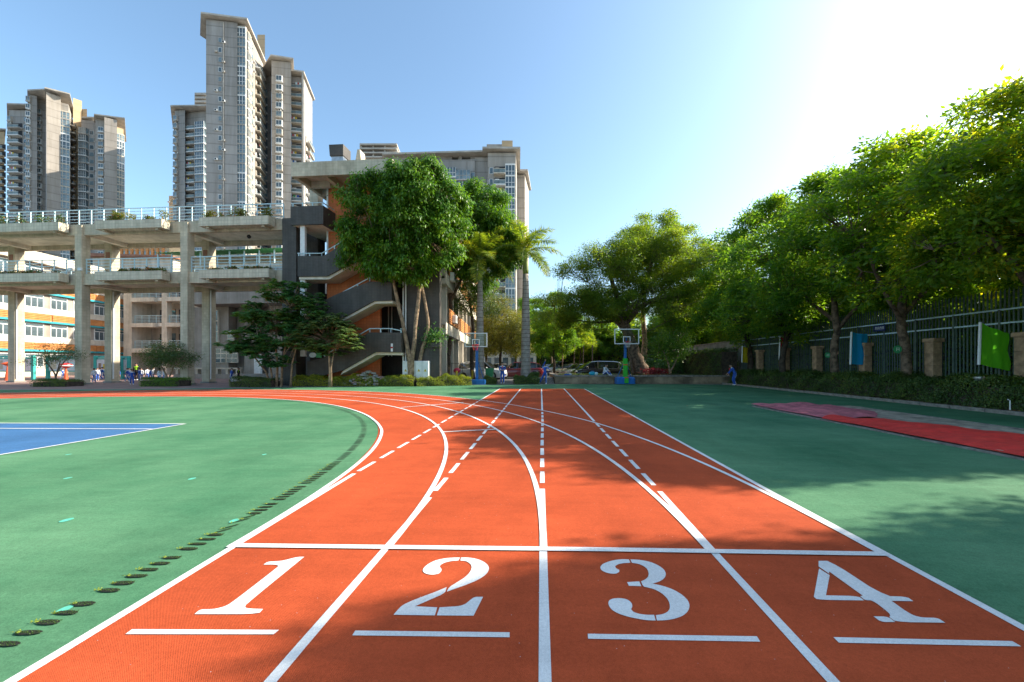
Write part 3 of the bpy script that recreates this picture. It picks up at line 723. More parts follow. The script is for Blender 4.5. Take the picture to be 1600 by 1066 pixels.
for zt in (ZU, ZL):
    b = MB()
    b.box(UL, UR, 0.0, 0.28, zt - .72, zt + .05).box(UL, UR, DEPTH - .28, DEPTH, zt - .72, zt + .05)
    b.build('edge_beam', M['greycol'], bridge)
    b = MB().box(UL, UR, 0.282, DEPTH - .282, zt - .38, zt)
    b.build('deck', M['soffit'], bridge)
    for x in (-42, 123, 288):
        u = BF.U(x, 0); MB().box(u - .2, u + .2, .285, DEPTH - .285, zt - .66, zt - .382).build('cross_beam', M['soffit'], bridge)
for x in (-42, 123, 288):
    u = BF.U(x, -.1)
    MB().bbox(u - .27, u + .27, -.14, .40, 0, ZU - .05, .012).build('column', M['greycol'], bridge)
    MB().box(u - .33, u + .33, -.2, .46, 0, .12).build('column_base', M['concrete'], bridge)
for x in (25, 175, 326):
    u = BF.U(x, 2.9)
    MB().bbox(u - .30, u + .30, 2.62, 3.22, 0, ZU - .4, .012).build('column', M['greycol'], bridge)
    MB().box(u - .36, u + .36, 2.56, 3.28, 0, .12).build('column_base', M['concrete'], bridge)
    MB().tube([(u + .36, 2.7, .3), (u + .36, 2.7, ZL - .72)], .045, 8).build('drain_pipe', M['white'], bridge)
    MB().box(u - .16, u + .16, 2.585, 2.615, ZL + 1.9, ZL + 2.35).build('number_plate', M['brownslat'], bridge)
post_me = MB().box(-.025, .025, -.025, .025, 0, 1.05).mesh('railing_post', M['rail'])
def railing(parent, u0, u1, v, z, n=None, bars=5, top=1.05, step=.95):
    n = n or max(2, int(round((u1 - u0) / step)))
    for i in range(n + 1): place(post_me, 'railing_post', parent, (u0 + (u1 - u0) * i / n, v, z))
    for k in range(bars):
        zz = z + top - k * (top - .18) / (bars - 1); r = .03 if k == 0 else .018
        MB().box(u0, u1, v - r - .028, v - .027, zz - r, zz + r).build('railing_bar', M['rail'], parent)
ucols = [BF.U(x, -.1) for x in (-42, 123, 288)]
railing(bridge, UL, UR + .0, .14, ZU + .05)
railing(bridge, UL, UR, DEPTH - .1, ZU + .05)
segs = [(UL, ucols[0] - .3), (ucols[0] + .3, ucols[1] - .3), (ucols[1] + .3, ucols[2] - .3), (ucols[2] + .3, UR)]
for a, b_ in segs: railing(bridge, a, b_, .14, ZL + .05)
railing(bridge, UL, UR, DEPTH - .1, ZL + .05)
# planters hung on the front, and what grows in them
def shrublets(name, seed, u0, u1, v0, v1, z, n, h, size, mats, label, parent_frame=BF, cat='planter plants', group=None, gap=0.0):
    rg = np.random.default_rng(seed); nc = max(3, int((u1 - u0) / .28)); cu = rg.uniform(u0, u1, nc)
    keep = rg.random(nc) > gap; cu = cu[keep]; nc = len(cu); hh = h * rg.uniform(.45, 1.15, nc)
    t = thing(name, label, cat, (parent_frame.o.x, parent_frame.o.y, 0), parent_frame.rz, group)
    for mi, (m_, fr) in enumerate(mats):
        k = int(n * fr); j = rg.integers(0, nc, k); f = rg.random(k)
        pos = np.stack([cu[j] + rg.normal(size=k) * .13 * (1 - .3 * f), rg.uniform(v0, v1, k), z + f * hh[j]], 1)
        nr = unit(rg.normal(size=(k, 3)) + np.array([0, -.3, .8])); ax = unit(rg.normal(size=(k, 3)) + np.array([0, 0, .9]))
        tag(place(leaf_mesh(name, pos, nr, ax, size * rg.uniform(.6, 1.4, k), m_, .45), 'foliage' if mi == 0 else 'flowers', t), kind='stuff')
    return t
PL = [('at the left edge of the photo', -76, 92), ('in the middle bay', 148, 253), ('next to the stair tower', 311, 420)]
for zt, y0, y1 in ((ZU, 349, 364), (ZL, 424, 441)):
    for i, (w, xa, xb) in enumerate(PL):
        ua, ub = BF.U(xa, -.7), BF.U(xb, -.7)
        z1_ = zt + .0; z0_ = zt - .58
        b = MB().box(ua, ub, -.72, -.66, z0_, z1_).box(ua, ub, -.66, -.145, z0_, z0_ + .06).box(ua, ua + .06, -.66, -.145, z0_ + .06, z1_).box(ub - .06, ub, -.66, -.145, z0_ + .06, z1_)
        b.build('planter_box', M['cream'], bridge)
        MB().box(ua + .062, ub - .062, -.657, -.147, z0_ + .062, z1_ - .05).build('planter_soil', M['soil'], bridge)
        for uu in (ua + .5, ub - .5): MB().box(uu - .1, uu + .1, -.6, -.001, z0_ - .12, z0_ - .002).build('planter_bracket', M['greycol'], bridge)
        up = zt == ZU
        lb = ('bushy green plants' if up else 'low dark flowering creepers') + ' in the ' + ('upper' if up else 'lower') + ' planter ' + w
        mats_ = [(M['leaf_yel'] if (up and i) else M['leaf_hedge'], .75), (M['flower'], .05 if up else .25)]
        shrublets('planter_plants', 40 + i + (10 if up else 0), ua + .15, ub - .1, -.62, -.2, z1_ - .08, 2600, .75 if up else .3, .11, mats_, lb, gap=.25 if up else .0, group='plants in the bridge planters')
shrublets('flower_bed', 77, UL, BF.U(240, 3.6), 3.42, 3.6, ZL - .1, 1800, .75, .08, [(M['leaf_yel'], .3), (M['flower'], .9)], 'pink and yellow flowers behind the rear railing of the lower bridge deck')
# small camera dome and floodlights on the bridge
cd = thing('security_camera', 'black dome security camera under the upper bridge deck near the stair tower', 'camera', (0, 0, 0))
u, z = BF.px(389, 368, .6); p = BF.o + BF.u * u + BF.v * .6
cd.location = (p.x, p.y, ZU - .72)
MB().tube([(0, 0, .3), (0, 0, -.1)], .03, 8).build('stem', M['white'], cd); MB().ell((0, 0, -.2), (.13, .13, .14), 10, 6).build('dome', M['black'], cd, True)
for k, (du, lb) in enumerate(((-.32, 'white floodlight left of the second bridge column'), (.42, 'white floodlight right of the second bridge column'))):
    u = ucols[1] + du; p = BF.o + BF.u * u - BF.v * .3
    fl_ = thing('floodlight', lb, 'floodlight', (p.x, p.y, 7.95), BF.rz)
    MB().box(-.13, .13, -.1, 0, 0, .2).build('housing', M['white'], fl_); MB().box(-.11, .11, -.115, -.101, .02, .18).build('lens', M['steel'], fl_)
    MB().tube([(0, 0, .1), (-du * .4, .25, .1)], .02, 6).build('arm', M['steel'], fl_)

# ---------------------------------------------------------------- stair tower
st = thing('stair_tower', 'stair tower with terracotta wall, dark tiled stair flights and flat tiled roof', 'building', BF.loc, BF.rz)
P = BF.px
FV, WV = -.55, 1.0                                       # front plane of the flights, central wall plane
def band(pts, v0, v1, name, m, parent=st):               # outline traced on plane v0
    return MB().xz([P(x, y, v0) for x, y in pts], v0, v1).build(name, m, parent)
# left pier that carries the bridge end
ua, ub = P(441, 500, -.1)[0] + .01, P(463, 500, -.1)[0]
MB().box(ua, ub, -.12, .9, 0, P(452, 341, -.1)[1]).build('pier', M['darktile'], st)
MB().box(ua + .03, ub - .03, 2.3, 3.2, 0, ZU).build('pier', M['darktile'], st)
MB().box(ub + .02, P(478, 500, -.1)[0], 1.3, 3.3, 0, ZL - 1.2).build('core_wall', M['darktile'], st)
MB().box(P(484, 500, 2.5)[0], P(497, 500, 2.5)[0], 2.5, 3.1, ZU + .05, P(490, 270, 2.5)[1]).build('column', M['greycol'], st)
MB().box(P(478, 500, 2.5)[0], P(500, 500, 2.5)[0], 2.4, 3.1, 0.0, ZU - .4).build('column', M['darktile'], st)
# upper landing parapet: front piece and its right hand return
up_u0, up_u1 = P(454, 400, -.5)[0], P(505, 400, -.5)[0]
zt_, zb_ = P(480, 322, -.5)[1], P(480, 351, -.5)[1]
MB().box(up_u0, up_u1, -.5, -.36, zb_, zt_).box(up_u1 - .14, up_u1, -.36, WV - .1, zb_, zt_).build('landing_parapet', M['darktile'], st)
MB().box(up_u0, up_u1 - .145, -.355, 3.3, zb_ + .02, zb_ + .3).build('landing_slab', M['soffit'], st)
for (a, b_) in (((up_u0, -.43), (up_u1 - .07, -.43)), ((up_u1 - .07, -.43), (up_u1 - .07, WV - .15))):
    MB().tube([(a[0], a[1], zt_ + .22), (b_[0], b_[1], zt_ + .22)], .035, 6).build('handrail', M['rail'], st)
for k in range(4): MB().box(up_u0 + .1 + k * .68, up_u0 + .16 + k * .68, -.46, -.4, zt_, zt_ + .2).build('handrail_post', M['rail'], st)
# lower-left landing (level 7.75) joining the flight that climbs to the right behind the tree
ll = [(465, 400), (505, 400), (560, 368), (560, 405), (511, 431.5), (465, 432)]
band(ll, FV, FV + .14, 'stair_parapet', M['darktile'])
MB().xz([P(465, 431, FV), P(511, 431, FV), P(560, 404.5, FV), P(560, 408, FV), P(512, 436, FV), P(465, 436, FV)], FV + .145, WV - .05).build('stair_soffit', M['soffit'], st)
band([(469, 557), (469, 352), (476, 352), (476, 557)], FV + .3, FV + .5, 'white_mullion', M['white'])
def handrail(pts, v, posts):
    q = [(P(x, y, v)[0], v + .07, P(x, y, v)[1]) for x, y in pts]
    MB().tube(q, .035, 6).build('handrail', M['rail'], st)
    for x in posts:
        for (a, b_) in zip(pts, pts[1:]):
            if a[0] <= x <= b_[0]:
                y = a[1] + (b_[1] - a[1]) * (x - a[0]) / (b_[0] - a[0]); uu, zz = P(x, y, v)
                MB().box(uu - .03, uu + .03, v + .04, v + .10, zz - .36, zz - .02).build('handrail_post', M['rail'], st)
handrail([(464, 395.6), (502, 395.6), (524, 383), (560, 362)], FV, (466, 483, 502, 522, 540))
# middle flight
band([(528, 459), (577, 440), (612, 440.5), (612, 469.5), (584, 470.5), (552, 488), (505, 512), (505, 470)], FV, FV + .14, 'stair_parapet', M['darktile'])
MB().xz([P(612, 469.5, FV), P(584, 470.5, FV), P(552, 488, FV), P(505, 512, FV), P(505, 516, FV), P(552, 492, FV), P(585, 474, FV), P(612, 473.5, FV)], FV + .145, WV - .05).build('stair_soffit', M['soffit'], st)
handrail([(505, 473), (516, 466.6), (577, 433.8), (610, 434.5)], FV, (520, 539, 558, 577, 594, 609))
# lowest flight
band([(505, 559), (577, 519.5), (627, 520), (627, 551), (586, 550.5), (535, 579), (500, 588), (480, 588), (480, 565)], FV, FV + .14, 'stair_parapet', M['darktile'])
MB().xz([P(627, 551, FV), P(586, 550.5, FV), P(535, 579, FV), P(530, 586, FV), P(587, 554.5, FV), P(627, 555, FV)], FV + .145, WV - .05).build('stair_soffit', M['soffit'], st)
handrail([(505, 556), (577, 513.5), (610, 513.5), (627, 517)], FV, (507, 524, 543, 560, 577, 594, 610, 626))
uR0, uR1 = P(610, 500, FV)[0], P(627, 500, FV)[0]
for (yy0, yy1, xx) in ((440, 469.5, 612), (520, 551, 627)):
    u_, z0_ = P(xx, yy1, FV); z1_ = P(xx, yy0, FV)[1]
    MB().box(u_ - .14, u_, FV + .145, 2.6, z0_, z1_).build('landing_parapet', M['darktile'], st)
    MB().tube([(u_ - .07, FV + .07, z1_ + .25), (u_ - .07, 2.5, z1_ + .25)], .035, 6).build('handrail', M['rail'], st)
    MB().box(P(590, 500, FV)[0], u_ - .145, FV + .15, 3.0, z0_ + .02, z0_ + .3).build('landing_slab', M['soffit'], st)
# central terracotta wall between the flights
w0, w1 = P(511, 500, WV)[0], P(594, 500, WV)[0]
MB().box(w0, w1, WV, WV + .25, 0, P(550, 272, WV)[1]).build('central_wall', M['orange'], st)
MB().box(w0 - .02, w0 + .10, WV - .03, WV + .28, P(511, 432, WV)[1], P(511, 272, WV)[1]).build('white_trim', M['white'], st)
# dark back recess right of the central wall, then the solid end wall
MB().box(w1 + .02, P(636, 500, 3.2)[0], 3.2, 3.5, 0, 13.0).build('recess_wall', M['darktile'], st)
MB().box(w0 + .3, w1, 3.3, 3.55, 0, 13.2).build('rear_wall', M['darktile'], st)
e0, e1 = P(629, 500, .25)[0], P(687, 500, .25)[0]
MB().box(e0, e1, .25, .65, 0, 12.9).build('end_wall', M['darktile'], st)
MB().box(e0, e0 + .3, .655, 3.2, 0, 12.9).build('end_wall_return', M['darktile'], st)
for x in (630, 634):
    uu = P(x, 500, .18)[0]; MB().tube([(uu, .17, .6), (uu, .17, 12.4)], .05, 8).build('drain_pipe', M['white'], st)
uu = P(601, 500, 3.1)[0]
for d in (0, .25): MB().tube([(uu + d + .3, 3.1, 2.0), (uu + d + .3, 3.1, 12.4)], .045, 8).build('drain_pipe', M['soffit'], st)
# louvre window behind the lower-left landing
lw = MB(); 
for k in range(12): lw.box(P(497, 500, 2)[0], P(511, 500, 2)[0], 2.0, 2.12, 4.1 + k * .17, 4.2 + k * .17)
lw.build('louvre', M['soffit'], st)
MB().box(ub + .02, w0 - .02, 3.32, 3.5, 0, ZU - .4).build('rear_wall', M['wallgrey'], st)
# roof slab with beams under the overhang
RV = -1.3
ru0, ru1 = P(455, 250, RV)[0], P(613, 250, RV)[0]
rzt, rzb = P(520, 251.5, RV)[1], P(520, 273.5, RV)[1]
MB().box(ru0, ru1, RV, RV + .25, rzb, rzt).box(ru0, ru0 + .25, RV + .255, 7.0, rzb, rzt).box(ru1 - .25, ru1, RV + .255, 7, rzb, rzt).build('roof_fascia', M['greycol'], st)
MB().box(ru0 + .255, ru1 - .255, RV + .255, 7.0, rzb + .45, rzt - .05).build('roof_slab', M['plaster'], st)
for k in range(5):
    v_ = .35 + k * 1.25; MB().box(ru0 + .255, w0 + .6, v_, v_ + .22, rzb + .02, rzb + .448).build('roof_beam', M['plaster'], st)
MB().box(P(500, 300, RV)[0], P(500, 300, RV)[0] + .28, RV + .255, 6.8, rzb + .03, rzb + .446).build('roof_beam', M['plaster'], st)
MB().box(w0 + .6, e0 - .1, 1.3, 5.0, 12.4, rzb + .02).build('upper_wall', M['darktile'], st)
# sign discs and notice on the dark wall
MB().add([(P(489, 555, FV)[0] + .25 * cos(t * pi / 8), 0, P(489, 555, FV)[1] + .17 * sin(t * pi / 8)) for t in range(16)], [tuple(range(15, -1, -1))]).xf(Matrix.Translation((0, FV - .03, 0))).build('round_sign', M['steel'], st)
MB().box(P(494.5, 555, FV)[0], P(503, 555, FV)[0], FV - .04, FV - .02, P(499, 559, FV)[1], P(499, 551.5, FV)[1]).build('green_sign', M['greenroof'], st)
MB().box(P(611, 555, FV)[0], P(614, 555, FV)[0], FV - .03, FV - .01, P(612, 549.5, FV)[1], P(612, 537, FV)[1]).build('notice', M['white'], st)
MB().box(P(611, 555, FV)[0], P(614, 555, FV)[0], FV - .035, FV - .031, P(612, 544.5, FV)[1], P(612, 542, FV)[1]).build('notice_stripe', M['red'], st)
# rooftop plant
def onroof(name, label, cat, x, y, v): 
    u_, z_ = P(x, y, v); p_ = BF.o + BF.u * u_ + BF.v * v
    return thing(name, label, cat, (p_.x, p_.y, rzt - .05), BF.rz)
t = onroof('water_tank', 'boxy steel water tank with dark lid standing on the stair tower roof', 'tank', 527, 250, 1.0)
h_ = P(527, 226, 1.0)[1] - rzt
MB().box(-.42, .42, 0, .8, 0, h_ * .68).build('tank_body', M['steel'], t); MB().xz([(-.5, h_ * .68), (.47, h_ * .68), (.47, h_ + .02), (-.56, h_ + .02)], -.08, .9).build('lid', M['darktile'], t)
t = onroof('duct_cowl', 'tapered grey duct cowl between blue panels on the stair tower roof', 'duct', 560, 250, 1.2)
MB().xz([(-.45, 0), (.35, 0), (.1, h_ * .9), (-.08, h_ * .9)], 0, .7).build('cowl', M['greycol'], t)
MB().xz([(-1.0, 0), (-.5, 0), (-.25, h_ * .55), (-1.0, h_ * .45)], .1, .2).build('panel', M['hoopblue'], t); MB().box(.4, .9, .2, .3, 0, h_ * .42).build('panel', M['rail'], t)

# ---------------------------------------------------------------- classroom wing receding behind the stair tower (right of its end wall)
WF = Frame(at(735, 47), at(689, 27.5))                    # runs away from the camera
wing = thing('classroom_wing', 'cream classroom wing with orange slatted balconies behind the big tree', 'building', WF.loc, WF.rz)
# local u is negative going away
Lw = -30
MB().box(Lw, -5.2, -6, -.6, 0, 14.3).build('wall', M['plaster'], wing)
MB().box(-5.19, -.5, -.9, -.6, 0, 14.3).build('wall', M['plaster'], wing)
for lv in range(4):
    z = .9 + 3.55 * lv if lv else 0
    zt = 3.9 + 3.5 * lv
    MB().box(Lw, -.05, -.595, .25, zt - .35, zt).build('floor_slab', M['plaster'], wing)
    if lv < 3:
        MB().box(Lw, -.05, .252, .34, zt - .35, zt + .45).build('balcony_edge', M['plaster'], wing)
    for k in range(9):
        u_ = -1.2 - k * 3.2
        MB().box(u_ - .2, u_ + .2, -.59, .2, zt - 3.1 if lv else 0, zt - .352).build('pilaster', M['plaster'], wing)
        g = MB().box(u_ - 2.6, u_ - .7, -.594, -.52, zt - 2.6, zt - .7); g.build('window_frame', M['white'], wing)
        MB().box(u_ - 2.5, u_ - 1.7, -.515, -.505, zt - 2.5, zt - .8).box(u_ - 1.6, u_ - .8, -.515, -.505, zt - 2.5, zt - .8).build('pane', M['glass'], wing)
        if lv < 3:
            for q in range(7):
                MB().box(u_ - 2.8, u_ - .35, .30, .36, zt + .55 + q * .16, zt + .66 + q * .16).build('slat', M['slat'], wing)
ac_me = MB().bbox(-.42, .42, 0, .3, 0, .6, .03).mesh('housing', M['white'])
for k, (u_, z_) in enumerate(((-2.0, 7.6), (-4.6, 7.6), (-3.2, 4.6))):
    p_ = WF.o + WF.u * u_ + WF.v * .36
    a_ = thing('air_conditioner', ['white outdoor air conditioner unit on the wing balcony closest to the dark end wall', 'white outdoor air conditioner unit further along the wing balcony', 'low white air conditioner unit between orange slats of the wing'][k], 'air conditioner', (p_.x, p_.y, z_), WF.rz)
    place(ac_me, 'housing', a_)
    MB().add([(.22 * cos(i * pi / 8), .31, .3 + .22 * sin(i * pi / 8)) for i in range(16)], [tuple(range(16))]).build('fan_grille', M['dark'], a_)

# ---------------------------------------------------------------- far left classroom building with orange bands
CF = Frame(at(0, 44.5), at(205, 60.6))
cb = thing('classroom_building', 'long cream classroom building with orange slatted bands and turquoise strips behind the bridge', 'building', CF.loc, CF.rz)
LC = CF.U(-120, 0)
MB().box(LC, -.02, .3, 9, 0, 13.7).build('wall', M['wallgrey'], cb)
MB().box(LC, .02, -.45, 9, 13.72, 15.0).build('roof_parapet', M['plaster'], cb)
win_me = MB().box(-1.0, 1.0, 0, .06, 0, 1.65).mesh('window_frame', M['white'])
pane_me = MB().box(-.92, -.36, -.012, -.002, .08, 1.2).box(-.28, .28, -.012, -.002, .08, 1.2).box(.36, .92, -.012, -.002, .08, 1.2).box(-.92, .92, -.012, -.002, 1.28, 1.57).mesh('pane', M['glass'])
slat_b = MB().box(-2.65, 2.65, 0, .1, 0, .14).mesh('slat', M['slat'])
nb = int(-LC / 5.5)
for lv in range(3):
    z = 3.0 + 3.55 * lv
    MB().box(LC, .03, -.14, .295, z, z + .22).build('turquoise_strip', M['turq'], cb)
    MB().box(LC, 0, -.02, .294, z + .224, z + 1.06).build('orange_band', M['slat'], cb)
    MB().box(LC, .02, -.12, .293, z + 1.065, z + 1.78).build('cream_band', M['plaster'], cb)
    for k in range(nb):
        for q in range(4):
            if (k + lv) % 3 != 1: place(slat_b, 'slat', cb, (-2.8 - k * 5.5, -.125, z + .26 + q * .2))
    for k in range(nb * 2):
        place(win_me, 'window_frame', cb, (-1.6 - k * 2.75, .235, z + 1.8 if lv < 4 else z)); place(pane_me, 'pane', cb, (-1.6 - k * 2.75, .235, z + 1.8))
for k in range(nb * 2):
    place(win_me, 'window_frame', cb, (-1.6 - k * 2.75, .235, 1.1)); place(pane_me, 'pane', cb, (-1.6 - k * 2.75, .235, 1.1))
MB().box(LC, 0, -.05, .29, .0, .9).build('plinth', M['plaster'], cb)

# ---------------------------------------------------------------- corridor block with railings and planters
KF = Frame(at(205, 57), at(330, 55.5))
kb = thing('corridor_building', 'pale grey school block with open railed corridors between the bridge columns', 'building', KF.loc, KF.rz)
K0 = KF.U(204, 0)
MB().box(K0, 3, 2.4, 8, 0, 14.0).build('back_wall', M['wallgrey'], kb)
MB().box(K0 - .9, K0 + .45, -.2, 2.39, 0, 14.2).build('end_pier', M['plaster'], kb)
for x in (259, 300):
    u_ = KF.U(x, 0); MB().box(u_ - .42, u_ + .42, -.2, .5, 0, 14.0).build('column', M['plaster'], kb)
for lv in range(3):
    z = 3.75 + 3.6 * lv
    MB().box(K0 + .46, 3, 0, 2.38, z - .5, z).build('corridor_floor', M['soffit'], kb)
    for (a, b_) in ((K0 + .6, KF.U(259, 0) - .5), (KF.U(259, 0) + .5, KF.U(300, 0) - .5)):
        railing(kb, a, b_, .1, z, step=1.2)
        MB().box(a, b_ - .8, -.55, -.02, z - .62, z - .05).build('planter_box', M['plaster'], kb)
    for k in range(3):
        u_ = K0 + 2.0 + k * 3.2; MB().box(u_, u_ + 1.0, 2.33, 2.39, z + .02, z + 2.2).build('door', M['dark'], kb)
        MB().box(u_ + 1.2, u_ + 2.6, 2.33, 2.385, z + 1.0, z + 2.3).build('window', M['glass'], kb)
MB().box(K0 - .5, 3, -.1, 8, 14.02, 14.5).build('roof_slab', M['plaster'], kb)

# ---------------------------------------------------------------- grey hall block behind the bridge, right half
HF = Frame(at(285, 41.5), at(452, 40))
hb = thing('school_hall', 'warm grey school hall with recessed windows and long stone bench behind the bridge', 'building', HF.loc, HF.rz)
q = lambda x, y, v=0: HF.px(x, y, v)
h0, h1 = q(286, 500)[0], 4.0
zb1 = q(380, 474)[1]
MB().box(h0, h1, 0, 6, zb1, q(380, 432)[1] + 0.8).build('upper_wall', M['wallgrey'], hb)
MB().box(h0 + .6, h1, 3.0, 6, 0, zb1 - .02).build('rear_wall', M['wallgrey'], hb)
for xa, xb in ((303, 318), (335, 357), (382, 400), (420, 452)):
    MB().box(q(xa, 500, 1.8)[0], q(xb, 500, 1.8)[0], 1.8, 2.7, 0, zb1 - .02).build('pier', M['wallgrey'], hb)
for (xa, xb, ya, yb) in ((336, 372, 567, 545), (356, 366, 535, 517), (336, 342, 535, 485)):
    a, z0_ = q(xa, ya, 1.7); b_, z1_ = q(xb, yb, 1.7)
    if xa == 336 and ya == 567: a += .1
    fr = MB().box(a, b_, 1.62, 1.79, z0_, z1_).build('window_frame', M['soffit'], hb)
    n_ = 4 if (b_ - a) > 1.2 else 1
    m_ = MB()
    for i in range(n_):
        for j in range(3):
            w_ = (b_ - a) / n_; hh_ = (z1_ - z0_) / 3
            m_.box(a + w_ * i + .06, a + w_ * (i + 1) - .06, 1.60, 1.615, z0_ + hh_ * j + .05, z0_ + hh_ * (j + 1) - .05)
    m_.build('pane', M['glass'], fr)
a, b_ = q(398, 500, 1.7)[0], q(410, 500, 1.7)[0]
MB().box(a, b_, 1.6, 1.78, .3, 2.6).build('door', M['white'], hb)
MB().box(h0, h1, -1.0, 2.8, 0, .45).build('plinth', M['wallgrey'], hb)
for k in range(3): MB().box(q(385, 500, -1)[0], h1, -2.0 + k * .33, -1.01, 0 + k * .15, .148 + k * .15).build('step', M['concrete'], hb)
MB().box(h0, q(372, 500, -1)[0], -1.0, -.5, .95, 1.1).build('bench_top', M['plaster'], hb)
for k in range(7):
    u_ = h0 + .2 + k * (q(372, 500, -1)[0] - h0 - .5) / 6; MB().box(u_, u_ + .25, -.95, -.55, .452, .948).build('bench_leg', M['plaster'], hb)
# green canopy on the hall roof
cn = thing('roof_canopy', 'long green sheet canopy on slim pale posts above the school hall roof', 'canopy', HF.loc, HF.rz)
zr = q(380, 432)[1] + 0.8
ca, cb_ = q(246, 400, 1)[0], q(452, 400, 1)[0]
zc = q(350, 393, 1)[1]
for k in range(10):
    u_ = ca + (cb_ - ca) * k / 9; MB().box(u_ - .05, u_ + .05, 1.0, 1.1, zr, zc).build('post', M['rail'], cn)
b = MB(); n_ = 60
for k in range(n_):                                        # corrugated sheet
    a = ca + (cb_ - ca) * k / n_; c_ = ca + (cb_ - ca) * (k + 1) / n_; zz = .05 * (k % 2)
    b.add([(a, .6, zc + zz), (c_, .6, zc + .05 - zz), (c_, 4.5, zc + .75 - zz), (a, 4.5, zc + .70 + zz)], [(0, 1, 2, 3)])
b.build('sheet', M['greenroof'], cn)
MB().box(ca, cb_, 4.5, 4.6, zr, zc + .6).build('rear_wall', M['plaster'], cn)
MB().box(h0 + .1, h1 - .1, .02, .2, zr, zr + .5).build('parapet', M['cream'], cn)
# far apartment strip with orange stripes and tin roof seen between the decks
SF = Frame(at(186, 100), at(265, 100))
sb = thing('striped_building', 'distant low building with orange and cream vertical stripes seen between bridge decks', 'building', SF.loc, SF.rz)
s0 = SF.U(186, 0)
MB().box(s0, -.1, 0, 8, 0, SF.Z(220, 378, 0)).build('wall', M['towercream'], sb)
for k in range(9):
    u_ = s0 + .5 + k * (-s0 - 1) / 9; MB().box(u_, u_ + .5, -.3, -.01, 14, SF.Z(220, 380, 0)).build('stripe', M['slat'], sb)
    for j in range(5): MB().box(u_ + .7, u_ + 1.2, -.06, -.01, 18 + j * 2.6, 19.6 + j * 2.6).build('window', M['glass2'], sb)
TF = Frame(at(135, 70), at(262, 70))
tb_ = thing('tin_shed', 'reddish brown tin roofed shed on a roof seen between the bridge decks', 'shed', TF.loc, TF.rz)
t0_ = TF.U(135, 0); zz_ = TF.Z(180, 400, 0)
MB().box(t0_, 0, 1, 8, 0, zz_).build('wall', M['plaster'], tb_)
MB().xz([(t0_ - .6, zz_ + .05), (.6, zz_ - .15), (.6, zz_ + .15), (t0_ - .6, zz_ + .6)], .2, 8.5).build('roof', M['brownslat'], tb_)
# ================================================================== TOWERS
# shared pieces: local x along the wall, y outwards is negative
def wmesh(w, h, kind):
    b = MB()
    if kind == 'win':
        b.box(-w/2, w/2, -.10, 0.02, 0, h, 1).box(-w/2 + .1, w/2 - .1, -.12, -.101, .1, h - .1, 0)
    elif kind == 'bay':                                    # projecting box window
        b.box(-w/2, w/2, -.7, .02, 0, h, 1).box(-w/2 + .12, -.06, -.73, -.701, .35, h - .2, 0).box(.06, w/2 - .12, -.73, -.701, .35, h - .2, 0)
        b.box(-w/2 - .1, w/2 + .1, -.8, .02, -.15, -.001, 1)
    elif kind == 'glaz':                                   # glazed corner strip
        b.box(-w/2, w/2, -.35, .02, 0, h * .86, 0).box(-w/2 - .05, w/2 + .05, -.45, .02, h * .86 + .001, h, 1)
        for x in (-w/2, -w/6, w/6, w/2): b.box(x - .06, x + .06, -.42, -.351, 0, h * .858, 1)
        b.box(-w/2, w/2, -.40, -.351, h * .3, h * .34, 1)
    elif kind == 'balc':                                   # open balcony: slab, rail, dark room, door frame
        b.box(-w/2, w/2, -1.4, .0, -.15, .15, 1).box(-w/2, w/2, -1.4, -1.33, .152, 1.05, 3).box(-w/2 - .02, w/2 + .02, -1.46, -1.30, 1.052, 1.14, 1)
        b.box(-w/2 + .1, w/2 - .1, -.06, .02, .16, h - .5, 2).box(-w/2 + .3, -w/2 + .3 + w * .35, -.10, -.061, .16, h - .8, 1)
    elif kind == 'balcw':                                  # glazed-in balcony
        b.box(-w/2, w/2, -1.4, .0, -.2, .2, 1).box(-w/2 + .05, w/2 - .05, -1.3, -.01, .201, h - .22, 0)
        for i in range(5): x = -w/2 + .1 + i * (w - .2) / 4; b.box(x - .05, x + .05, -1.36, -1.301, .201, h - .22, 1)
        b.box(-w/2 + .05, w/2 - .05, -1.36, -1.301, 1.1, 1.2, 1)
    return b
WM = {}
def wm(kind, w, h, alt=0):
    k = (kind, round(w, 1), round(h, 2), alt)
    if k not in WM:
        fr = [M['slab'], M['white'], M['plaster']][alt % 3]; gl = [M['glass2'], M['glass'], M['glass2']][alt % 3]
        WM[k] = wmesh(w, h, kind).mesh('window' if 'balc' not in kind else 'balcony', [gl, fr, M['dark'], M['railglass']])
    return WM[k]
M['railglass'] = mat('balcony_rail_glass', (0.16, 0.21, 0.22), 0.3, 0.2, 1.0)
AC_ME = [MB().box(-.42, .42, -.45, -.05, 0, .6).box(-.3, .2, -.47, -.451, .08, .52, 1).mesh('air_conditioner', [M['white'], M['dark']]), MB().box(-.38, .38, -.4, -.05, 0, .5).mesh('air_conditioner', M['slab'])]
WASH = [MB().box(-.9, -.3, 0, .05, 0, .8).box(-.2, .2, 0, .05, .1, .8, 1).box(.35, .9, 0, .05, -.1, .8, 2).mesh('laundry', m_) for m_ in ([M['white'], M['hoopblue'], M['uniw']], [M['pinkmat'], M['white'], M['yellow']], [M['rail'], M['red'], M['white']], [M['greenroof'], M['plaster'], M['unib']])]
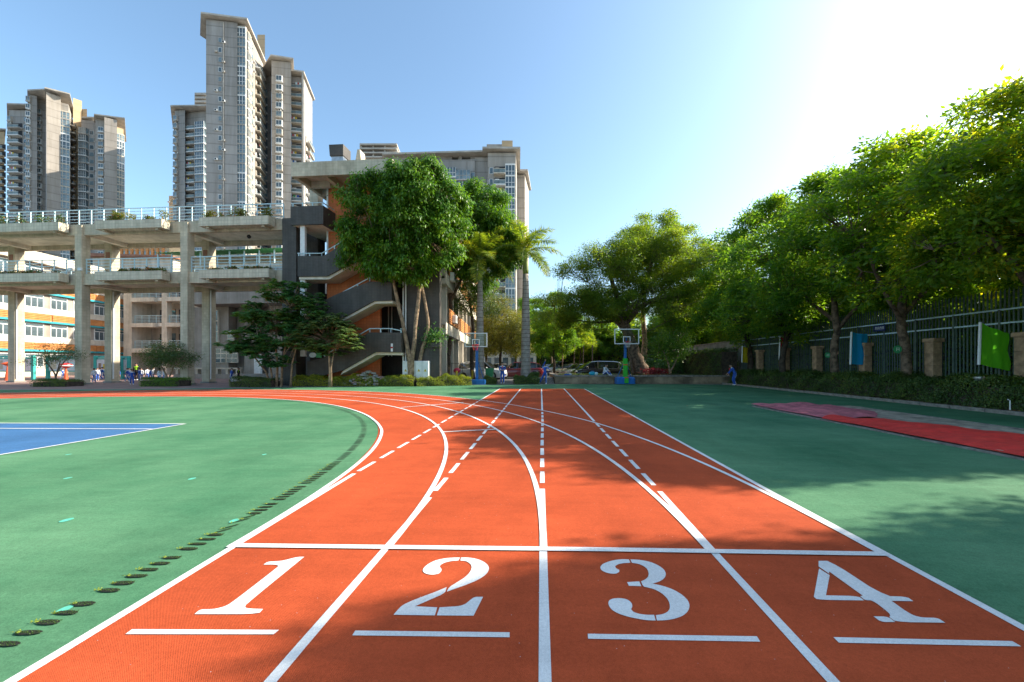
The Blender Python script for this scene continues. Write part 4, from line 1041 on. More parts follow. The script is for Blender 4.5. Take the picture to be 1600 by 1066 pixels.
class Tower:
    def __init__(s, name, label, x, D, sp=3.0):
        p = at(x, D); s.o = p; s.sp = sp
        s.t = thing(name, label, 'tower block', (p[0], p[1], 0))
    def L(s, p): return (p[0] - s.o[0], p[1] - s.o[1])
    def prism(s, pts, top, m, name='wall', z0=0, loc=False):
        P_ = [s.L(at(*p)) if not loc else p for p in pts]
        a = sum(P_[i][0] * P_[(i + 1) % len(P_)][1] - P_[(i + 1) % len(P_)][0] * P_[i][1] for i in range(len(P_)))
        if a < 0: P_ = P_[::-1]
        return MB().prism(P_, z0, top).build(name, m, s.t)
    def roof(s, pts, top, over=1.6, th=.5):
        P_ = [Vector(s.L(at(*p))) for p in pts]; c = sum(P_, Vector((0, 0))) / len(P_)
        Q = [p + (p - c).normalized() * over for p in P_]
        a = sum(Q[i][0] * Q[(i + 1) % len(Q)][1] - Q[(i + 1) % len(Q)][0] * Q[i][1] for i in range(len(Q)))
        if a < 0: Q = Q[::-1]
        MB().prism(Q, top, top + th).build('roof_slab', M['slab'], s.t)
    def col(s, a, b, frac, kind, w, h, z0, z1, every=1, off=0.0, alts=(0,), skip=0.0, seed=1, phase=0):
        """a column of openings on the wall a->b (photo x, depth)"""
        A = Vector(s.L(at(*a))); B = Vector(s.L(at(*b))); d = (B - A); rz = atan2(d.y, d.x); n = Vector((d.y, -d.x)).normalized()
        p = A + d * frac + n * (off + .02); r = random.Random(seed)
        z = z0 + phase; i = 0
        acs = kind in ('win', 'bay', 'balc')
        while z + h < z1:
            if r.random() >= skip:
                me = wm(kind, w, h, r.choice(alts)); place(me, 'balcony' if 'balc' in kind else 'window', s.t, (p.x, p.y, z), rz)
            if acs and r.random() < .55:                     # the air conditioners hung under the sills
                q = p + d.normalized() * (w * .5 + .55) * r.choice((-1, 1)) if kind == 'win' else p + d.normalized() * r.uniform(-.3, .3) * w
                o = place(AC_ME[r.randrange(2)], 'air_conditioner', s.t, (q.x, q.y, z - (.1 if kind == 'win' else .78) + (.9 if kind == 'balc' else 0)), rz)
            if kind == 'balc' and r.random() < .4:           # washing on the balcony
                q = p + d.normalized() * r.uniform(-.25, .25) * w + n * 1.0
                place(WASH[r.randrange(4)], 'laundry', s.t, (q.x, q.y, z + 1.3), rz)
            z += s.sp * every; i += 1
# --- centre tower
T = Tower('tower_block', 'tallest grey apartment tower with glazed corner and stacked balconies behind the bridge', 350, 122)
A, B, C_ = (322, 121), (384, 122.6), (411, 139)
HT = HZ(27, 121)
T.prism([A, (371, 122.3), (371, 127), (322, 127)], HT - .6, M['tower'])
T.prism([(371.1, 122.9), (384, 123.2), C_, (385, 150), (330, 150), (330, 127.1), (371.1, 127.1)], HT - .6, M['tower2'])
T.roof([A, B, C_, (400, 143), (322, 128)], HT - .2)
T.prism([(402, 141), (414, 141), (414, 147), (402, 147)], HZ(58, 142), M['towercream'], 'stair_head')
T.col(A, (371, 122.3), .45, 'win', 1.0, 1.5, 4, HT - 4, alts=(0, 1))
MB().tube([(T.L(at(349, 121.6))[0], T.L(at(349, 121.6))[1], 3), (T.L(at(349, 121.6))[0], T.L(at(349, 121.6))[1], HT - 1)], .14, 6).build('drain_pipe', M['slab'], T.t)
T.col((371.1, 122.9), (384, 123.2), .5, 'glaz', 2.5, 2.9, 4, HT - 1, alts=(0, 1, 0))
T.col((384, 123.2), C_, .14, 'glaz', 2.6, 2.9, 4, HT - 1, alts=(0, 2, 1))
T.col((384, 123.2), C_, .34, 'win', 1.6, 1.7, 4.4, HT - 2, alts=(0, 1, 2))
T.col((384, 123.2), C_, .70, 'balc', 6.4, 2.8, 4, HT - 2, alts=(2, 1, 2))
T.col((384, 123.2), C_, .93, 'win', 1.4, 1.7, 4.4, HT - 2, alts=(0, 2))
H2 = HZ(92, 134)
T.prism([(406, 143), (424, 141), (424, 150), (406, 152)], H2 - .5, M['tower'])
T.col((406, 143), (424, 141), .45, 'balcw', 2.6, 2.8, 4, H2 - 2, alts=(0, 1, 1))
T.prism([(424.2, 134), (455, 135), (455, 147), (424.2, 147)], H2 - .5, M['tower2'])
T.col((424.2, 134), (455, 135), .42, 'bay', 1.9, 2.0, 4, H2 - 3, alts=(1, 0, 1))
T.prism([(455.2, 138), (474, 138.6), (488, 150), (455.2, 155)], H2 - 3, M['tower'])
T.col((455.2, 138), (474, 138.6), .5, 'balc', 3.7, 2.8, 4, H2 - 3.4, alts=(2, 1, 2))
T.prism([(471.5, 136), (474.5, 136.1), (474.5, 138), (471.5, 138)], H2 - 3, M['slab'], 'corner_pier')
T.col((474, 138.6), (488, 150), .5, 'balc', 6.5, 2.8, 4, H2 - 3 - 18, alts=(2, 1, 0), phase=1.5)
T.roof([(424, 134), (455, 135), (455, 148), (408, 150), (406, 143)], H2 - .1)
T.roof([(455.2, 137), (474, 137.6), (488, 150), (455.2, 155)], H2 - 2.6, 1.2)
H3 = HZ(169, 155)
T.prism([(273, 156), (289, 155.4), (289, 168), (273, 168)], H3 - .4, M['tower'])
T.prism([(289.1, 157.5), (327, 156), (327, 170), (289.1, 170)], H3 - .4, M['tower'])
T.col((289.1, 157.5), (327, 156), .28, 'balc', 5.0, 2.8, 4, H3 - 2, alts=(0, 1))
T.col((289.1, 157.5), (327, 156), .72, 'balcw', 4.2, 2.8, 4, H3 - 2, alts=(0, 1, 1))
T.col((273, 156), (289, 155.4), .18, 'bay', 1.7, 2.0, 4, H3 - 2)
T.roof([(273, 155.5), (325, 154.5), (325, 169), (273, 168)], H3)
for k in range(4): T.prism([(304, 160), (328, 160), (328, 166), (304, 166)], HZ(146 + k * 6, 160) + .3, M['slab'], 'roof_louvre', z0=HZ(146 + k * 6, 160) - .5)
# --- left towers
L_ = Tower('tower_block', 'pair of joined grey and tan apartment towers at the far left of the skyline', 75, 157)
HL = HZ(137, 157)
L_.prism([(45, 158), (58, 159), (58, 175), (45, 175)], HL - 2, M['tower'])
L_.prism([(58.1, 161), (72, 162), (72, 176), (58.1, 176)], HL - 2, M['tower'])
L_.col((58.1, 161), (72, 162), .28, 'bay', 1.5, 2.0, 4, HL - 5, alts=(1, 0)); L_.col((45, 158), (58, 159), .02, 'bay', 1.2, 2.0, 4, HL - 3, alts=(0, 1))
L_.prism([(72.1, 155), (95, 158), (95, 172), (72.1, 172)], HL - 3, M['tower2'])
L_.prism([(95.1, 158.3), (107, 159.5), (114, 170), (95.1, 175)], HL - 5, M['tower2'])
L_.col((95.1, 158.3), (107, 159.5), .5, 'glaz', 2.9, 2.9, 4, HL - 6, alts=(0, 1, 2))
L_.col((107, 159.5), (114, 170), .55, 'balc', 6.5, 2.8, 4, HL - 6, alts=(2, 0))
L_.roof([(45, 158), (72, 157), (72, 173), (45, 173)], HL - 1.4); L_.roof([(72.5, 155.5), (107, 158.5), (114, 171), (73, 173)], HL - 2.2)
L_.prism([(114.1, 166), (128, 168), (128, 184), (114.1, 184)], HZ(153, 166), M['towercream'])
L_.prism([(119, 168.2), (136, 168.2), (136, 184), (119, 184)], HZ(170, 168), M['towercream'])
H5 = HZ(178, 162)
L_.prism([(127, 165), (149, 166), (149, 180), (127, 180)], H5 - .5, M['tower']); L_.col((127, 165), (149, 166), .25, 'balcw', 2.6, 2.8, 4, H5 - 2, alts=(0, 1)); L_.col((127, 165), (149, 166), .75, 'win', 1.6, 1.8, 4.3, H5 - 2, alts=(0, 1))
L_.prism([(149.1, 163), (163, 163.6), (163, 178), (149.1, 178)], H5 - 1.4, M['tower2']); L_.col((149.1, 163), (163, 163.6), .75, 'bay', 1.9, 2.0, 4, H5 - 4, alts=(1, 0, 1))
L_.prism([(163.1, 161), (183, 163), (183, 178), (163.1, 178)], H5 - 2, M['tower2'])
L_.prism([(183.1, 163.5), (193, 165), (193, 180), (183.1, 180)], H5 - 4.5, M['towercream']); L_.col((183.1, 163.5), (193, 165), .5, 'glaz', 2.3, 2.9, 4, H5 - 5, alts=(0, 1, 2))
L_.roof([(150, 162), (193, 164), (194, 179), (150, 179)], H5 - 1.2, 1.4); L_.roof([(128, 165), (149, 165), (149, 180), (128, 180)], H5, .6)
H6 = HZ(171, 162)
L_.prism([(14, 161), (44.5, 161), (44.5, 176), (14, 176)], H6 - 1, M['tower'])
L_.col((14, 161), (44.5, 161), .42, 'balc', 4.4, 2.8, 4, H6 - 3, alts=(0, 1)); L_.col((14, 161), (44.5, 161), .1, 'bay', 1.4, 2.0, 4, H6 - 3); L_.col((14, 161), (44.5, 161), .85, 'win', 1.2, 1.8, 4, H6 - 3, alts=(0, 1))
L_.roof([(13, 160), (44, 160), (44, 176), (13, 176)], H6)
L2 = Tower('tower_block', 'sliver of a beige tower block cut by the left edge of the photo', -10, 170)
L2.prism([(-40, 170), (7, 171), (3, 186), (-40, 186)], HZ(204, 170), M['towercream']); L2.col((-40, 170), (7, 171), .9, 'balc', 3.6, 2.8, 4, HZ(212, 170), alts=(0, 2)); L2.col((-40, 170), (7, 171), .6, 'win', 1.6, 1.8, 4, HZ(212, 170), alts=(0, 2))
L2.roof([(-40, 170), (7, 171), (3, 186), (-40, 186)], HZ(202, 170))
# --- right block behind the big tree
R_ = Tower('tower_block', 'long grey apartment block with rooftop pavilion rising behind the big round tree', 730, 108)
HR = HZ(240, 108)
R_.prism([(600, 109), (742, 108), (742, 122), (600, 122)], HR - 1.6, M['tower'])
for (a, b_) in ((600, 642), (660, 706), (716, 722), (735, 755)):
    R_.prism([(a, 109.2), (b_, 109.2), (b_, 110), (a, 110)], HR - .2, M['tower'], 'roof_screen', z0=HR - 1.6)
R_.roof([(602, 108.5), (756, 107), (756, 122), (602, 122)], HR - .2, .8, .45)
for fr in (.5, .62, .74): R_.col((600, 109), (742, 108), fr, 'balcw', 3.4, 2.8, 4, HR - 3, alts=(1, 0, 1))
R_.col((600, 109), (742, 108), .88, 'balcw', 4.2, 2.8, 3.2, HR - 3, alts=(1, 1, 0)); R_.col((600, 109), (742, 108), .97, 'win', 1.6, 1.7, 4, HR - 3, alts=(1, 0))
R_.prism([(742.1, 108.5), (762, 108.5), (762, 120), (742.1, 120)], HR - .8, M['tower'])
HP = HZ(233, 106)
R_.prism([(762.1, 106), (806, 106), (808, 120), (762.1, 120)], HP - 1, M['tower2'])
R_.col((762.1, 106), (806, 106), .13, 'win', 1.0, 1.7, 4.3, HP - 3, alts=(1,)); R_.col((762.1, 106), (806, 106), .43, 'balc', 3.0, 2.8, 4, HP - 3, alts=(1, 2), seed=4); R_.col((762.1, 106), (806, 106), .80, 'glaz', 2.5, 2.9, 4, HP - 3, alts=(0, 1, 1))
R_.roof([(757, 105.5), (810, 105.5), (810, 121), (757, 121)], HP - .6, 1.0, .5)
R_.prism([(760.5, 107), (784, 107), (784, 114), (760.5, 114)], HZ(225.5, 107), M['tower2'], 'stair_head', z0=HP - .05)
R_.prism([(784.1, 106.6), (801, 106.6), (801, 114), (784.1, 114)], HZ(221, 107), M['towercream'], 'stair_head', z0=HP - .05)
H7 = HZ(268, 118)
R_.prism([(806.5, 118), (820, 118), (826, 128), (806.5, 130)], H7 - 1, M['tower2']); R_.roof([(806.5, 117), (824, 117), (829, 129), (806.5, 130)], H7 - .6, .6)
# slatted pavilion on its roof
pv_ = [(562, 110), (620, 110), (632, 121), (562, 121)]
for k in range(4):
    z = HZ(226 + k * 6.6, 110); R_.prism(pv_, z + .35, M['slab'], 'pavilion_slab', z0=z - .05)
for x in (563, 582, 600, 618): R_.prism([(x, 110.5), (x + 2.5, 110.5), (x + 2.5, 111.2), (x, 111.2)], HZ(226, 110) - .06, M['slab'], 'pavilion_post', z0=HR - 2)
S2 = Tower('tower_block', 'small pale block peeking between the low grey tower and the bridge rail', 268, 190)
S2.prism([(264, 190), (276, 190), (276, 200), (264, 200)], HZ(306, 190), M['tower2']); S2.col((264, 190), (276, 190), .4, 'win', 1.6, 1.8, 4, HZ(308, 190), alts=(0, 1))
# ================================================================== TREES, HEDGES, FENCE
def on_x(x, X): r = (x - CX) / F; return X / (r * CY - SY)
TX = 13.95
M['leaf_mid'] = leaf_mat('mid_green_leaf', (0.05, 0.12, 0.018), (0.11, 0.19, 0.02), (0.28, 0.28, 0.02), 0.6, tcol=(3.0, 2.8, .7))
def retint(me, k):
    m = me.copy(); m.materials[0] = M[k]; return m
# variants standing along the right hand fence
vA = tree_meshes(11, [[(0, 0, 0, .17), (-.25, -.15, 1.6, .145), (-.75, -.3, 3.1, .125), (-.8, -.2, 4.6, .10), (-.6, 0, 6.4, .07)],
                      [(-.55, -.25, 2.8, .09), (.2, .4, 4.4, .075), (.9, .8, 6.4, .05)], [(-.75, -.3, 3.1, .08), (-1.8, -.4, 4.4, .065), (-2.5, -.2, 5.6, .045)]],
                 [(-.6, 0, 7.9, 1.7, 1.9, 1.5), (-2.1, -.3, 6.4, 1.7, 1.9, 1.4), (1.1, .5, 6.9, 1.8, 1.9, 1.6), (-.3, .2, 5.6, 2.2, 2.3, 1.2), (-1.0, .4, 8.6, 1.2, 1.4, 1.0), (-2.4, 0, 4.9, 1.2, 1.6, .8), (1.4, -.4, 5.2, 1.4, 1.5, .9)],
                 1050, 42, .18, (M['bark'], M['leaf_right']), rc=.20, clump=(135, .56), droop=.35, nlimb=5, aspect=.42, shell=.45, up=.75)
vB = tree_meshes(12, [[(0, 0, 0, .17), (.05, 0, 1.7, .15), (-.05, .1, 3.3, .13), (.1, 0, 5.2, .10), (0, 0, 7.2, .07)],
                      [(0, 0, 2.9, .09), (-.8, .2, 4.2, .07), (-1.5, .3, 5.6, .05)], [(0, .05, 3.4, .09), (1.0, -.2, 4.6, .07), (1.7, -.2, 5.8, .05)]],
                 [(0, 0, 8.6, 1.6, 1.7, 1.5), (-1.3, .2, 7.2, 1.8, 1.9, 1.5), (1.3, -.1, 7.0, 1.8, 1.9, 1.6), (0, 0, 5.6, 2.5, 2.5, 1.6), (-1.6, -.2, 4.9, 1.5, 1.6, 1.2), (1.6, .2, 4.8, 1.5, 1.6, 1.1), (.2, 0, 9.6, .8, .9, .7)],
                 860, 42, .18, (M['bark'], M['leaf_right2']), rc=.20, clump=(150, .58), droop=.3, nlimb=4, aspect=.45, shell=.5)
vC = tree_meshes(13, [[(0, 0, 0, .18), (-.05, .05, 1.5, .16), (.1, -.05, 3.0, .13), (.2, 0, 5.0, .10), (.1, 0, 7.5, .06)],
                      [(0, 0, 2.4, .09), (.9, .2, 3.6, .07), (1.6, .3, 5.0, .05)]],
                 [(.2, 0, 8.8, 1.4, 1.5, 1.7), (-1.2, .2, 7.0, 1.7, 1.9, 1.8), (1.2, -.1, 7.2, 1.7, 1.9, 1.7), (0, 0, 5.2, 2.6, 2.5, 1.9), (-1.7, -.2, 4.2, 1.5, 1.7, 1.3), (1.7, .2, 4.4, 1.5, 1.6, 1.3), (0, 0, 3.5, 1.9, 1.9, .8), (-.7, 0, 9.6, .8, .9, .9)],
                 960, 42, .175, (M['darkbark'], M['leaf_right2']), rc=.20, clump=(135, .64), droop=.3, nlimb=3, aspect=.48, shell=.5)
vD = tree_meshes(14, [[(0, 0, 0, .18), (0, .05, 2.0, .16), (.1, 0, 4.0, .13), (0, 0, 6.5, .08)], [(0, 0, 2.6, .1), (-.9, .2, 4.2, .08), (-1.5, .2, 5.8, .05)], [(0, 0, 3.0, .1), (.9, -.2, 4.6, .08), (1.5, -.2, 6.2, .05)]],
                 [(-.2, 0, 8.0, 2.1, 1.9, 1.3), (-1.3, 0, 7.0, 1.9, 1.9, 1.4), (1.2, 0, 7.0, 1.9, 1.9, 1.5), (0, 0, 5.4, 2.5, 2.3, 1.6), (0, 0, 4.2, 2.2, 2.0, .9)],
                 1500, 42, .19, (M['bark'], M['leaf_right2']), rc=.24, droop=.3, nlimb=4, aspect=.5, shell=.55, clump=(190, .68))
GR = 'trees in a row along the right hand fence'
near = TX - .1
plant_tree('fence_tree', 'yellow green tree with open branching crown, nearest in frame, beside the green flag', 'tree', (14.15, 11.2, .05), vA, 0.0, GR, (1.02, 1.02, .955))
plant_tree('fence_tree', 'tree with straight dark trunk carrying a green round tag left of the dark blue sign', 'tree', (TX, on_x(1402, TX) * CY, .05), (vB[0], retint(vB[1], 'leaf_mid')), 0.4, GR, (1.08, 1.08, .97))
plant_tree('fence_tree', 'tree with forked trunk and small green tag left of the blue flag', 'tree', (TX, on_x(1297, TX), .05), vB, 2.5, GR, (1.1, 1.1, 1.0))
plant_tree('fence_tree', 'dense dark tree whose trunk carries the red flag', 'tree', (TX, on_x(1219, TX), .05), vC, 0.2, GR, 1.03)
plant_tree('fence_tree', 'farthest dark tree of the fence row, behind the yellow flag', 'tree', (14.6, 28.2, .05), vC, 3.3, GR, 1.12)
plant_tree('fence_tree', 'tree of the fence row just outside the right edge whose shade falls on the numbers', 'tree', (TX, 4.75, .05), vD, 0.0, GR, (.92, .60, .95))
plant_tree('fence_tree', 'tree of the fence row outside the frame between the golden tree and the numbers', 'tree', (TX, 8.8, .05), vD, 3.14, GR, (.85, .55, .86))
plant_tree('fence_tree', 'tree of the fence row beside the camera outside the frame', 'tree', (TX, 2.5, .05), vD, 0.0, GR, (.85, .75, .90))
plant_tree('fence_tree', 'tree of the fence row behind the camera outside the frame', 'tree', (TX, -.8, .05), vD, 3.1, GR, .9)
# trees outside the fence
OG = 'trees growing outside the fence'
OL = [('light green tree outside the fence behind the green flag', 19.6, 14.5, vA, 1.9, 1.0), ('shaggy green tree outside the fence between the two stone pilasters', 19.2, 20.0, vB, .5, .92), ('shaded tree outside the fence behind the blue flag', 19.8, 25.5, vA, 4.1, 1.0),
      ('dark tree outside the fence behind the red flag', 19.5, 31.5, vC, 5.2, .98), ('tree outside the fence beyond the end of the hedge', 19.0, 38.5, vB, 3.9, 1.0), ('tall tree beyond the grey wall left of the fence row', 18.6, 46, vC, 2.1, 1.12),
      ('far tree over the grey wall beside the banyan', 20.0, 54, vB, .1, 1.15), ('yellowish low tree over the grey wall', 17.6, 37, vA, .9, .62)]
for lb, x, y, v, rz, sc in OL: plant_tree('outer_tree', lb, 'tree', (x, y, 0), v, rz, OG, sc)
hedge(72, 'tall wild thicket well outside the fence', [(21.5, 0), (22, 20), (23, 44), (20, 70)], 4, 6.0, 34, .55, M['leaf_right'], cat='thicket', name='thicket', wob=.25)
hedge(71, 'unclipped leafy thicket outside the fence', [(17.2, 6), (17.6, 14), (17.4, 22), (17.6, 30)], 1.6, 3.3, 300, .17, M['leaf_right2'], cat='thicket', name='thicket', wob=.22)

# big round tree in front of the stair tower
big = tree_meshes(21, [[(0, 0, 0, .30), (-.05, 0, 1.4, .22), (-.35, -.1, 3.2, .16), (-.95, -.4, 6.0, .14), (-1.5, -.8, 8.6, .10)],
                       [(.05, 0, .8, .22), (.25, -.1, 2.6, .17), (.75, -.4, 6.0, .15), (1.2, -.9, 9.5, .10)],
                       [(.55, .15, 0, .20), (.75, .2, 2.2, .15), (1.35, .1, 4.0, .13), (1.1, -.1, 6.2, .11), (.5, -.5, 9.0, .07)]],
                  [(-2.4, -1.3, 11.3, 2.4, 2.0, 2.6), (1.2, -1.4, 12.4, 2.7, 2.1, 2.6), (2.5, -1.3, 9.9, 2.1, 1.9, 2.2), (-.9, -1.5, 8.7, 2.1, 1.9, 1.5), (-3.6, -1.2, 9.3, 1.4, 1.5, 1.6), (1.3, -1.3, 14.0, 1.5, 1.5, 1.2), (.2, -1.2, 10.6, 2.7, 2.3, 2.6), (-.8, -1.3, 13.3, 1.6, 1.6, 1.3), (3.2, -1.2, 12.0, 1.4, 1.5, 1.6), (-4.2, -1.2, 8.7, .8, 1.0, .7), (.6, -1.6, 8.0, 1.1, 1.2, .9)],
                  2500, 34, .235, (M['palebark'], M['leaf_big']), rc=.24, clump=(420, .5), droop=.45, nlimb=3, aspect=.5, whorl=True, shell=.62, up=.55)
p = at(642, 26.1); plant_tree('round_tree', 'big vivid green round tree with three pale stems in front of the stair tower', 'tree', (p[0], p[1], .02), big, scale=(.82, .88, .94))
sec = tree_meshes(22, [[(0, 0, 0, .24), (.1, 0, 2, .19), (.35, 0, 5, .15), (.3, -.2, 8, .13), (1.3, -.4, 11, .08)], [(.3, 0, 6.5, .12), (1.9, -.2, 9.5, .08), (3.4, -.3, 11.5, .06)]],
                  [(1.7, -.3, 11.3, 2.0, 2.0, 2.6), (3.2, -.2, 12.7, 1.9, 2.0, 2.6), (4.2, -.2, 10.8, 1.6, 1.8, 2.2), (2.6, -.2, 9.0, 1.9, 2.0, 1.6), (2.9, 0, 15.0, 1.1, 1.2, 1.0), (.6, 0, 8.3, 1.0, 1.0, .9)],
                  1300, 32, .235, (M['bark'], M['leaf_big']), rc=.22, clump=(170, .62), droop=.4, nlimb=3, whorl=True, shell=.55, up=.55)
p = at(699, 31.5); plant_tree('shade_tree', 'tall green tree on a curved brown trunk right of the big round tree', 'tree', (p[0], p[1], 0), sec)
th = tree_meshes(23, [[(0, 0, 0, .20), (-.1, 0, 2, .17), (0, 0, 4.5, .14), (-.3, 0, 7, .09)]], [(0, 0, 8.2, 2.0, 2.0, 1.8), (1.0, 0, 6.6, 1.5, 1.5, 1.2), (-.9, 0, 6.8, 1.3, 1.3, 1.1)],
                 260, 34, .16, (M['darkbark'], M['leaf_dull']), rc=.36, nlimb=4)
p = at(739, 34); plant_tree('shade_tree', 'thin dark trunked tree between the classroom wing and the left palm', 'tree', (p[0], p[1], 0), th)
# yellow green rounded trees behind the palms
yel = tree_meshes(24, [[(0, 0, 0, .15), (0, 0, 2.0, .13), (.1, 0, 4, .08)]], [(0, 0, 5.0, 2.0, 2.0, 2.4), (.9, 0, 4.2, 1.5, 1.6, 1.9), (-.9, 0, 4.0, 1.5, 1.6, 1.8), (0, 0, 7.0, 1.3, 1.3, 1.3)],
                  420, 44, .15, (M['darkbark'], M['leaf_yel']), rc=.28, nlimb=3, shell=.7)
YG = 'trees shading the car park'
for (x, D, rz, sc, lb) in ((782, 45, 0, 1.12, 'yellow green oval tree behind the left palm'), (806, 49, 2, 1.0, 'yellowing tree just left of the right palm trunk'), (760, 52, 1, 1.05, 'yellow tinted tree deep behind the left hoop')):
    p = at(x, D); plant_tree('car_park_tree', lb, 'tree', (p[0], p[1], 0), yel, rz, YG, sc)
bgt = [(866, 44, vC, 2.6, .88, 'mid green tree just left of the banyan crown'), (1062, 46, vB, .9, 1.0, 'tree filling the gap behind the right end of the banyan'), (845, 62, vC, 0, 1.10, 'dark tree at the far end of the car park, just right of the right palm'), (862, 80, vB, 1, 1.2, 'distant tree left of the banyan'), (820, 78, vC, 2, 1.35, 'distant dark tree between the palm trunks'), (880, 56, vB, 3, .78, 'low tree behind the parked silver cars'),
       (905, 50, vA, 4, .72, 'light yellow green tree behind the parked cars'), (935, 54, vC, .6, .85, 'dark tree behind the black van'), (720, 70, vB, 2.2, 1.25, 'distant tree behind the classroom wing'), (1040, 60, vC, 1.4, 1.1, 'dark tree behind the banyan on the right'), (970, 66, vB, 3.2, 1.2, 'tree far behind the right hoop'),
       (900, 95, vC, 3.0, 1.25, 'farthest tree on the car park axis'), (850, 110, vB, 3.0, 1.3, 'hazy tree on the far street'), (1085, 52, vA, 2.0, .9, 'light tree behind the right end of the raised bed')]
for (x, D, v, rz, sc, lb) in bgt:
    p = at(x, D); plant_tree('background_tree', lb, 'tree', (p[0], p[1], 0), v, rz, YG, sc)
# banyan on the raised bed
ban = tree_meshes(25, [[(.55, 0, 0, .62), (.15, 0, 1.2, .50), (-.45, 0, 3.0, .38), (-.9, -.1, 4.4, .30), (-1.4, -.1, 6.0, .20), (-2.0, 0, 8.0, .12)],
                       [(-.8, -.1, 3.9, .24), (.3, -.2, 5.2, .21), (1.9, -.3, 6.0, .18), (3.4, -.2, 6.2, .15), (5.0, 0, 6.6, .10)],
                       [(-.6, 0, 3.2, .20), (-1.9, -.2, 4.6, .16), (-3.6, -.2, 5.8, .12), (-5.2, 0, 6.4, .08)],
                       [(.0, -.2, 4.9, .18), (.8, 0, 7.2, .15), (1.5, .1, 9.6, .10)],
                       [(.9, .1, 0, .2), (.3, .1, 1.6, .1), (-.1, .1, 3.0, .07)], [(-.2, -.4, 0, .12), (-.5, -.3, 1.8, .08), (-.7, -.2, 3.4, .06)]],
                  [(-4.4, -.5, 6.6, 2.2, 2.4, 2.0), (-6.0, 0, 5.0, 1.4, 1.8, 1.5), (-4.2, -.6, 4.9, 1.8, 1.6, 1.1), (-2.3, -.9, 5.4, 2.0, 1.5, 1.2), (1.8, -1.0, 6.2, 2.4, 1.5, 1.0), (4.4, -.6, 5.2, 1.8, 1.6, .9), (.4, 1.8, 6.2, 3.0, 1.4, 1.6), (-1.3, -1.6, 4.9, 1.6, 1.0, .8), (2.2, -1.6, 5.0, 1.7, 1.0, .7), (6.0, -.2, 6.3, 1.6, 1.8, 1.3), (-2.6, -.3, 8.4, 2.2, 2.6, 1.6), (.2, -.3, 8.8, 2.4, 2.6, 1.6), (2.8, -.2, 8.6, 2.2, 2.6, 1.5), (5.2, 0, 7.8, 2.2, 2.5, 1.7), (1.5, 0, 10.6, 2.0, 2.2, 1.1), (6.4, 0, 9.0, 1.4, 1.6, 1.3), (-3.0, .3, 5.6, 2.0, 2.0, 1.0), (-4.6, .5, 4.2, 1.4, 1.5, .8), (3.6, .6, 6.9, 2.0, 2.0, .8), (.4, .8, 7.0, 2.0, 2.0, .7), (-.9, 0, 10.0, 1.3, 1.5, .9)],
                  4000, 42, .13, (M['bark'], M['leaf_fig']), rc=.24, clump=(380, .68), nlimb=3, shell=.5, up=.95, twig=.018)
p = at(992, 33); plant_tree('banyan_tree', 'wide spreading banyan with twisted leaning trunk on the raised bed behind the right hoop', 'tree', (p[0], p[1], .55), ban, scale=(1.06, 1.0, 1.06))
tal = tree_meshes(26, [[(0, 0, 0, .30), (.05, 0, 3, .25), (-.05, 0, 6, .21), (.3, 0, 9, .15), (.8, 0, 12, .08)], [(0, 0, 5.8, .14), (1.8, 0, 8, .10), (3.4, 0, 10, .06)]],
                  [(.6, 0, 13.4, 2.4, 2.5, 1.7), (-.6, 0, 11.8, 2.0, 2.2, 1.5), (3.2, 0, 12.2, 2.2, 2.4, 1.8), (5.0, 0, 10.4, 1.8, 2.0, 1.8), (1.6, 0, 10.0, 2.6, 2.6, 1.6), (-2.2, 0, 10.0, 1.4, 1.6, 1.1)],
                  1300, 40, .17, (M['palebark'], M['leaf_fig']), rc=.25, clump=(120, .75), nlimb=3, shell=.5)
p = at(1006, 36.5); plant_tree('tall_tree', 'tall tree with straight pale trunk rising behind the banyan crown', 'tree', (p[0], p[1], .3), tal)
bsh = tree_meshes(27, [[(0, 0, 0, .08), (-.2, 0, .9, .06), (-.5, 0, 1.7, .04)], [(0, 0, .3, .06), (.4, 0, 1.1, .05), (.7, 0, 2.0, .03)]], [(-.6, 0, 2.3, 1.0, 1.0, .8), (.5, 0, 2.6, 1.1, 1.0, .9), (0, 0, 1.7, 1.3, 1.1, .7)],
                  150, 34, .13, (M['palebark'], M['leaf_big']), rc=.25, nlimb=3)
p = at(1048, 31.5); plant_tree('garden_shrub', 'bright green multi stemmed shrub on the raised bed right of the banyan trunk', 'shrub', (p[0], p[1], .55), bsh, 0, None, 1.1)
# small courtyard trees
ct = tree_meshes(31, [[(0, 0, 0, .06), (.05, 0, .6, .05), (-.3, 0, 1.2, .035), (-.8, 0, 1.8, .02)], [(.03, 0, .5, .045), (.4, 0, 1.3, .03), (1.0, 0, 2.0, .02)], [(.04, 0, .55, .04), (.1, .2, 1.6, .025)]],
                 [(-1.0, 0, 1.75, 1.0, .9, .35), (.9, 0, 2.0, .9, .9, .4), (0, 0, 2.5, .8, .8, .35), (-.2, .1, 1.9, .9, .8, .3)], 150, 22, .085, (M['bark'], M['leaf_dull']), rc=.2, nlimb=4, twig=.008)
p = at(86, 26.6); plant_tree('courtyard_tree', 'low airy little tree left of the second bridge column', 'tree', (p[0], p[1], 0), ct, 0, 'little courtyard trees')
ct2 = tree_meshes(32, [[(0, 0, 0, .07), (-.1, 0, .6, .055), (-.5, 0, 1.3, .03)], [(0, 0, .4, .05), (.3, 0, 1.1, .04), (.6, 0, 1.8, .02)]],
                  [(-.7, 0, 1.9, 1.0, .9, .7), (.7, 0, 1.9, 1.0, .9, .7), (0, 0, 2.3, 1.1, 1.0, .6)], 210, 40, .10, (M['palebark'], M['leaf_dull']), rc=.2, nlimb=3)
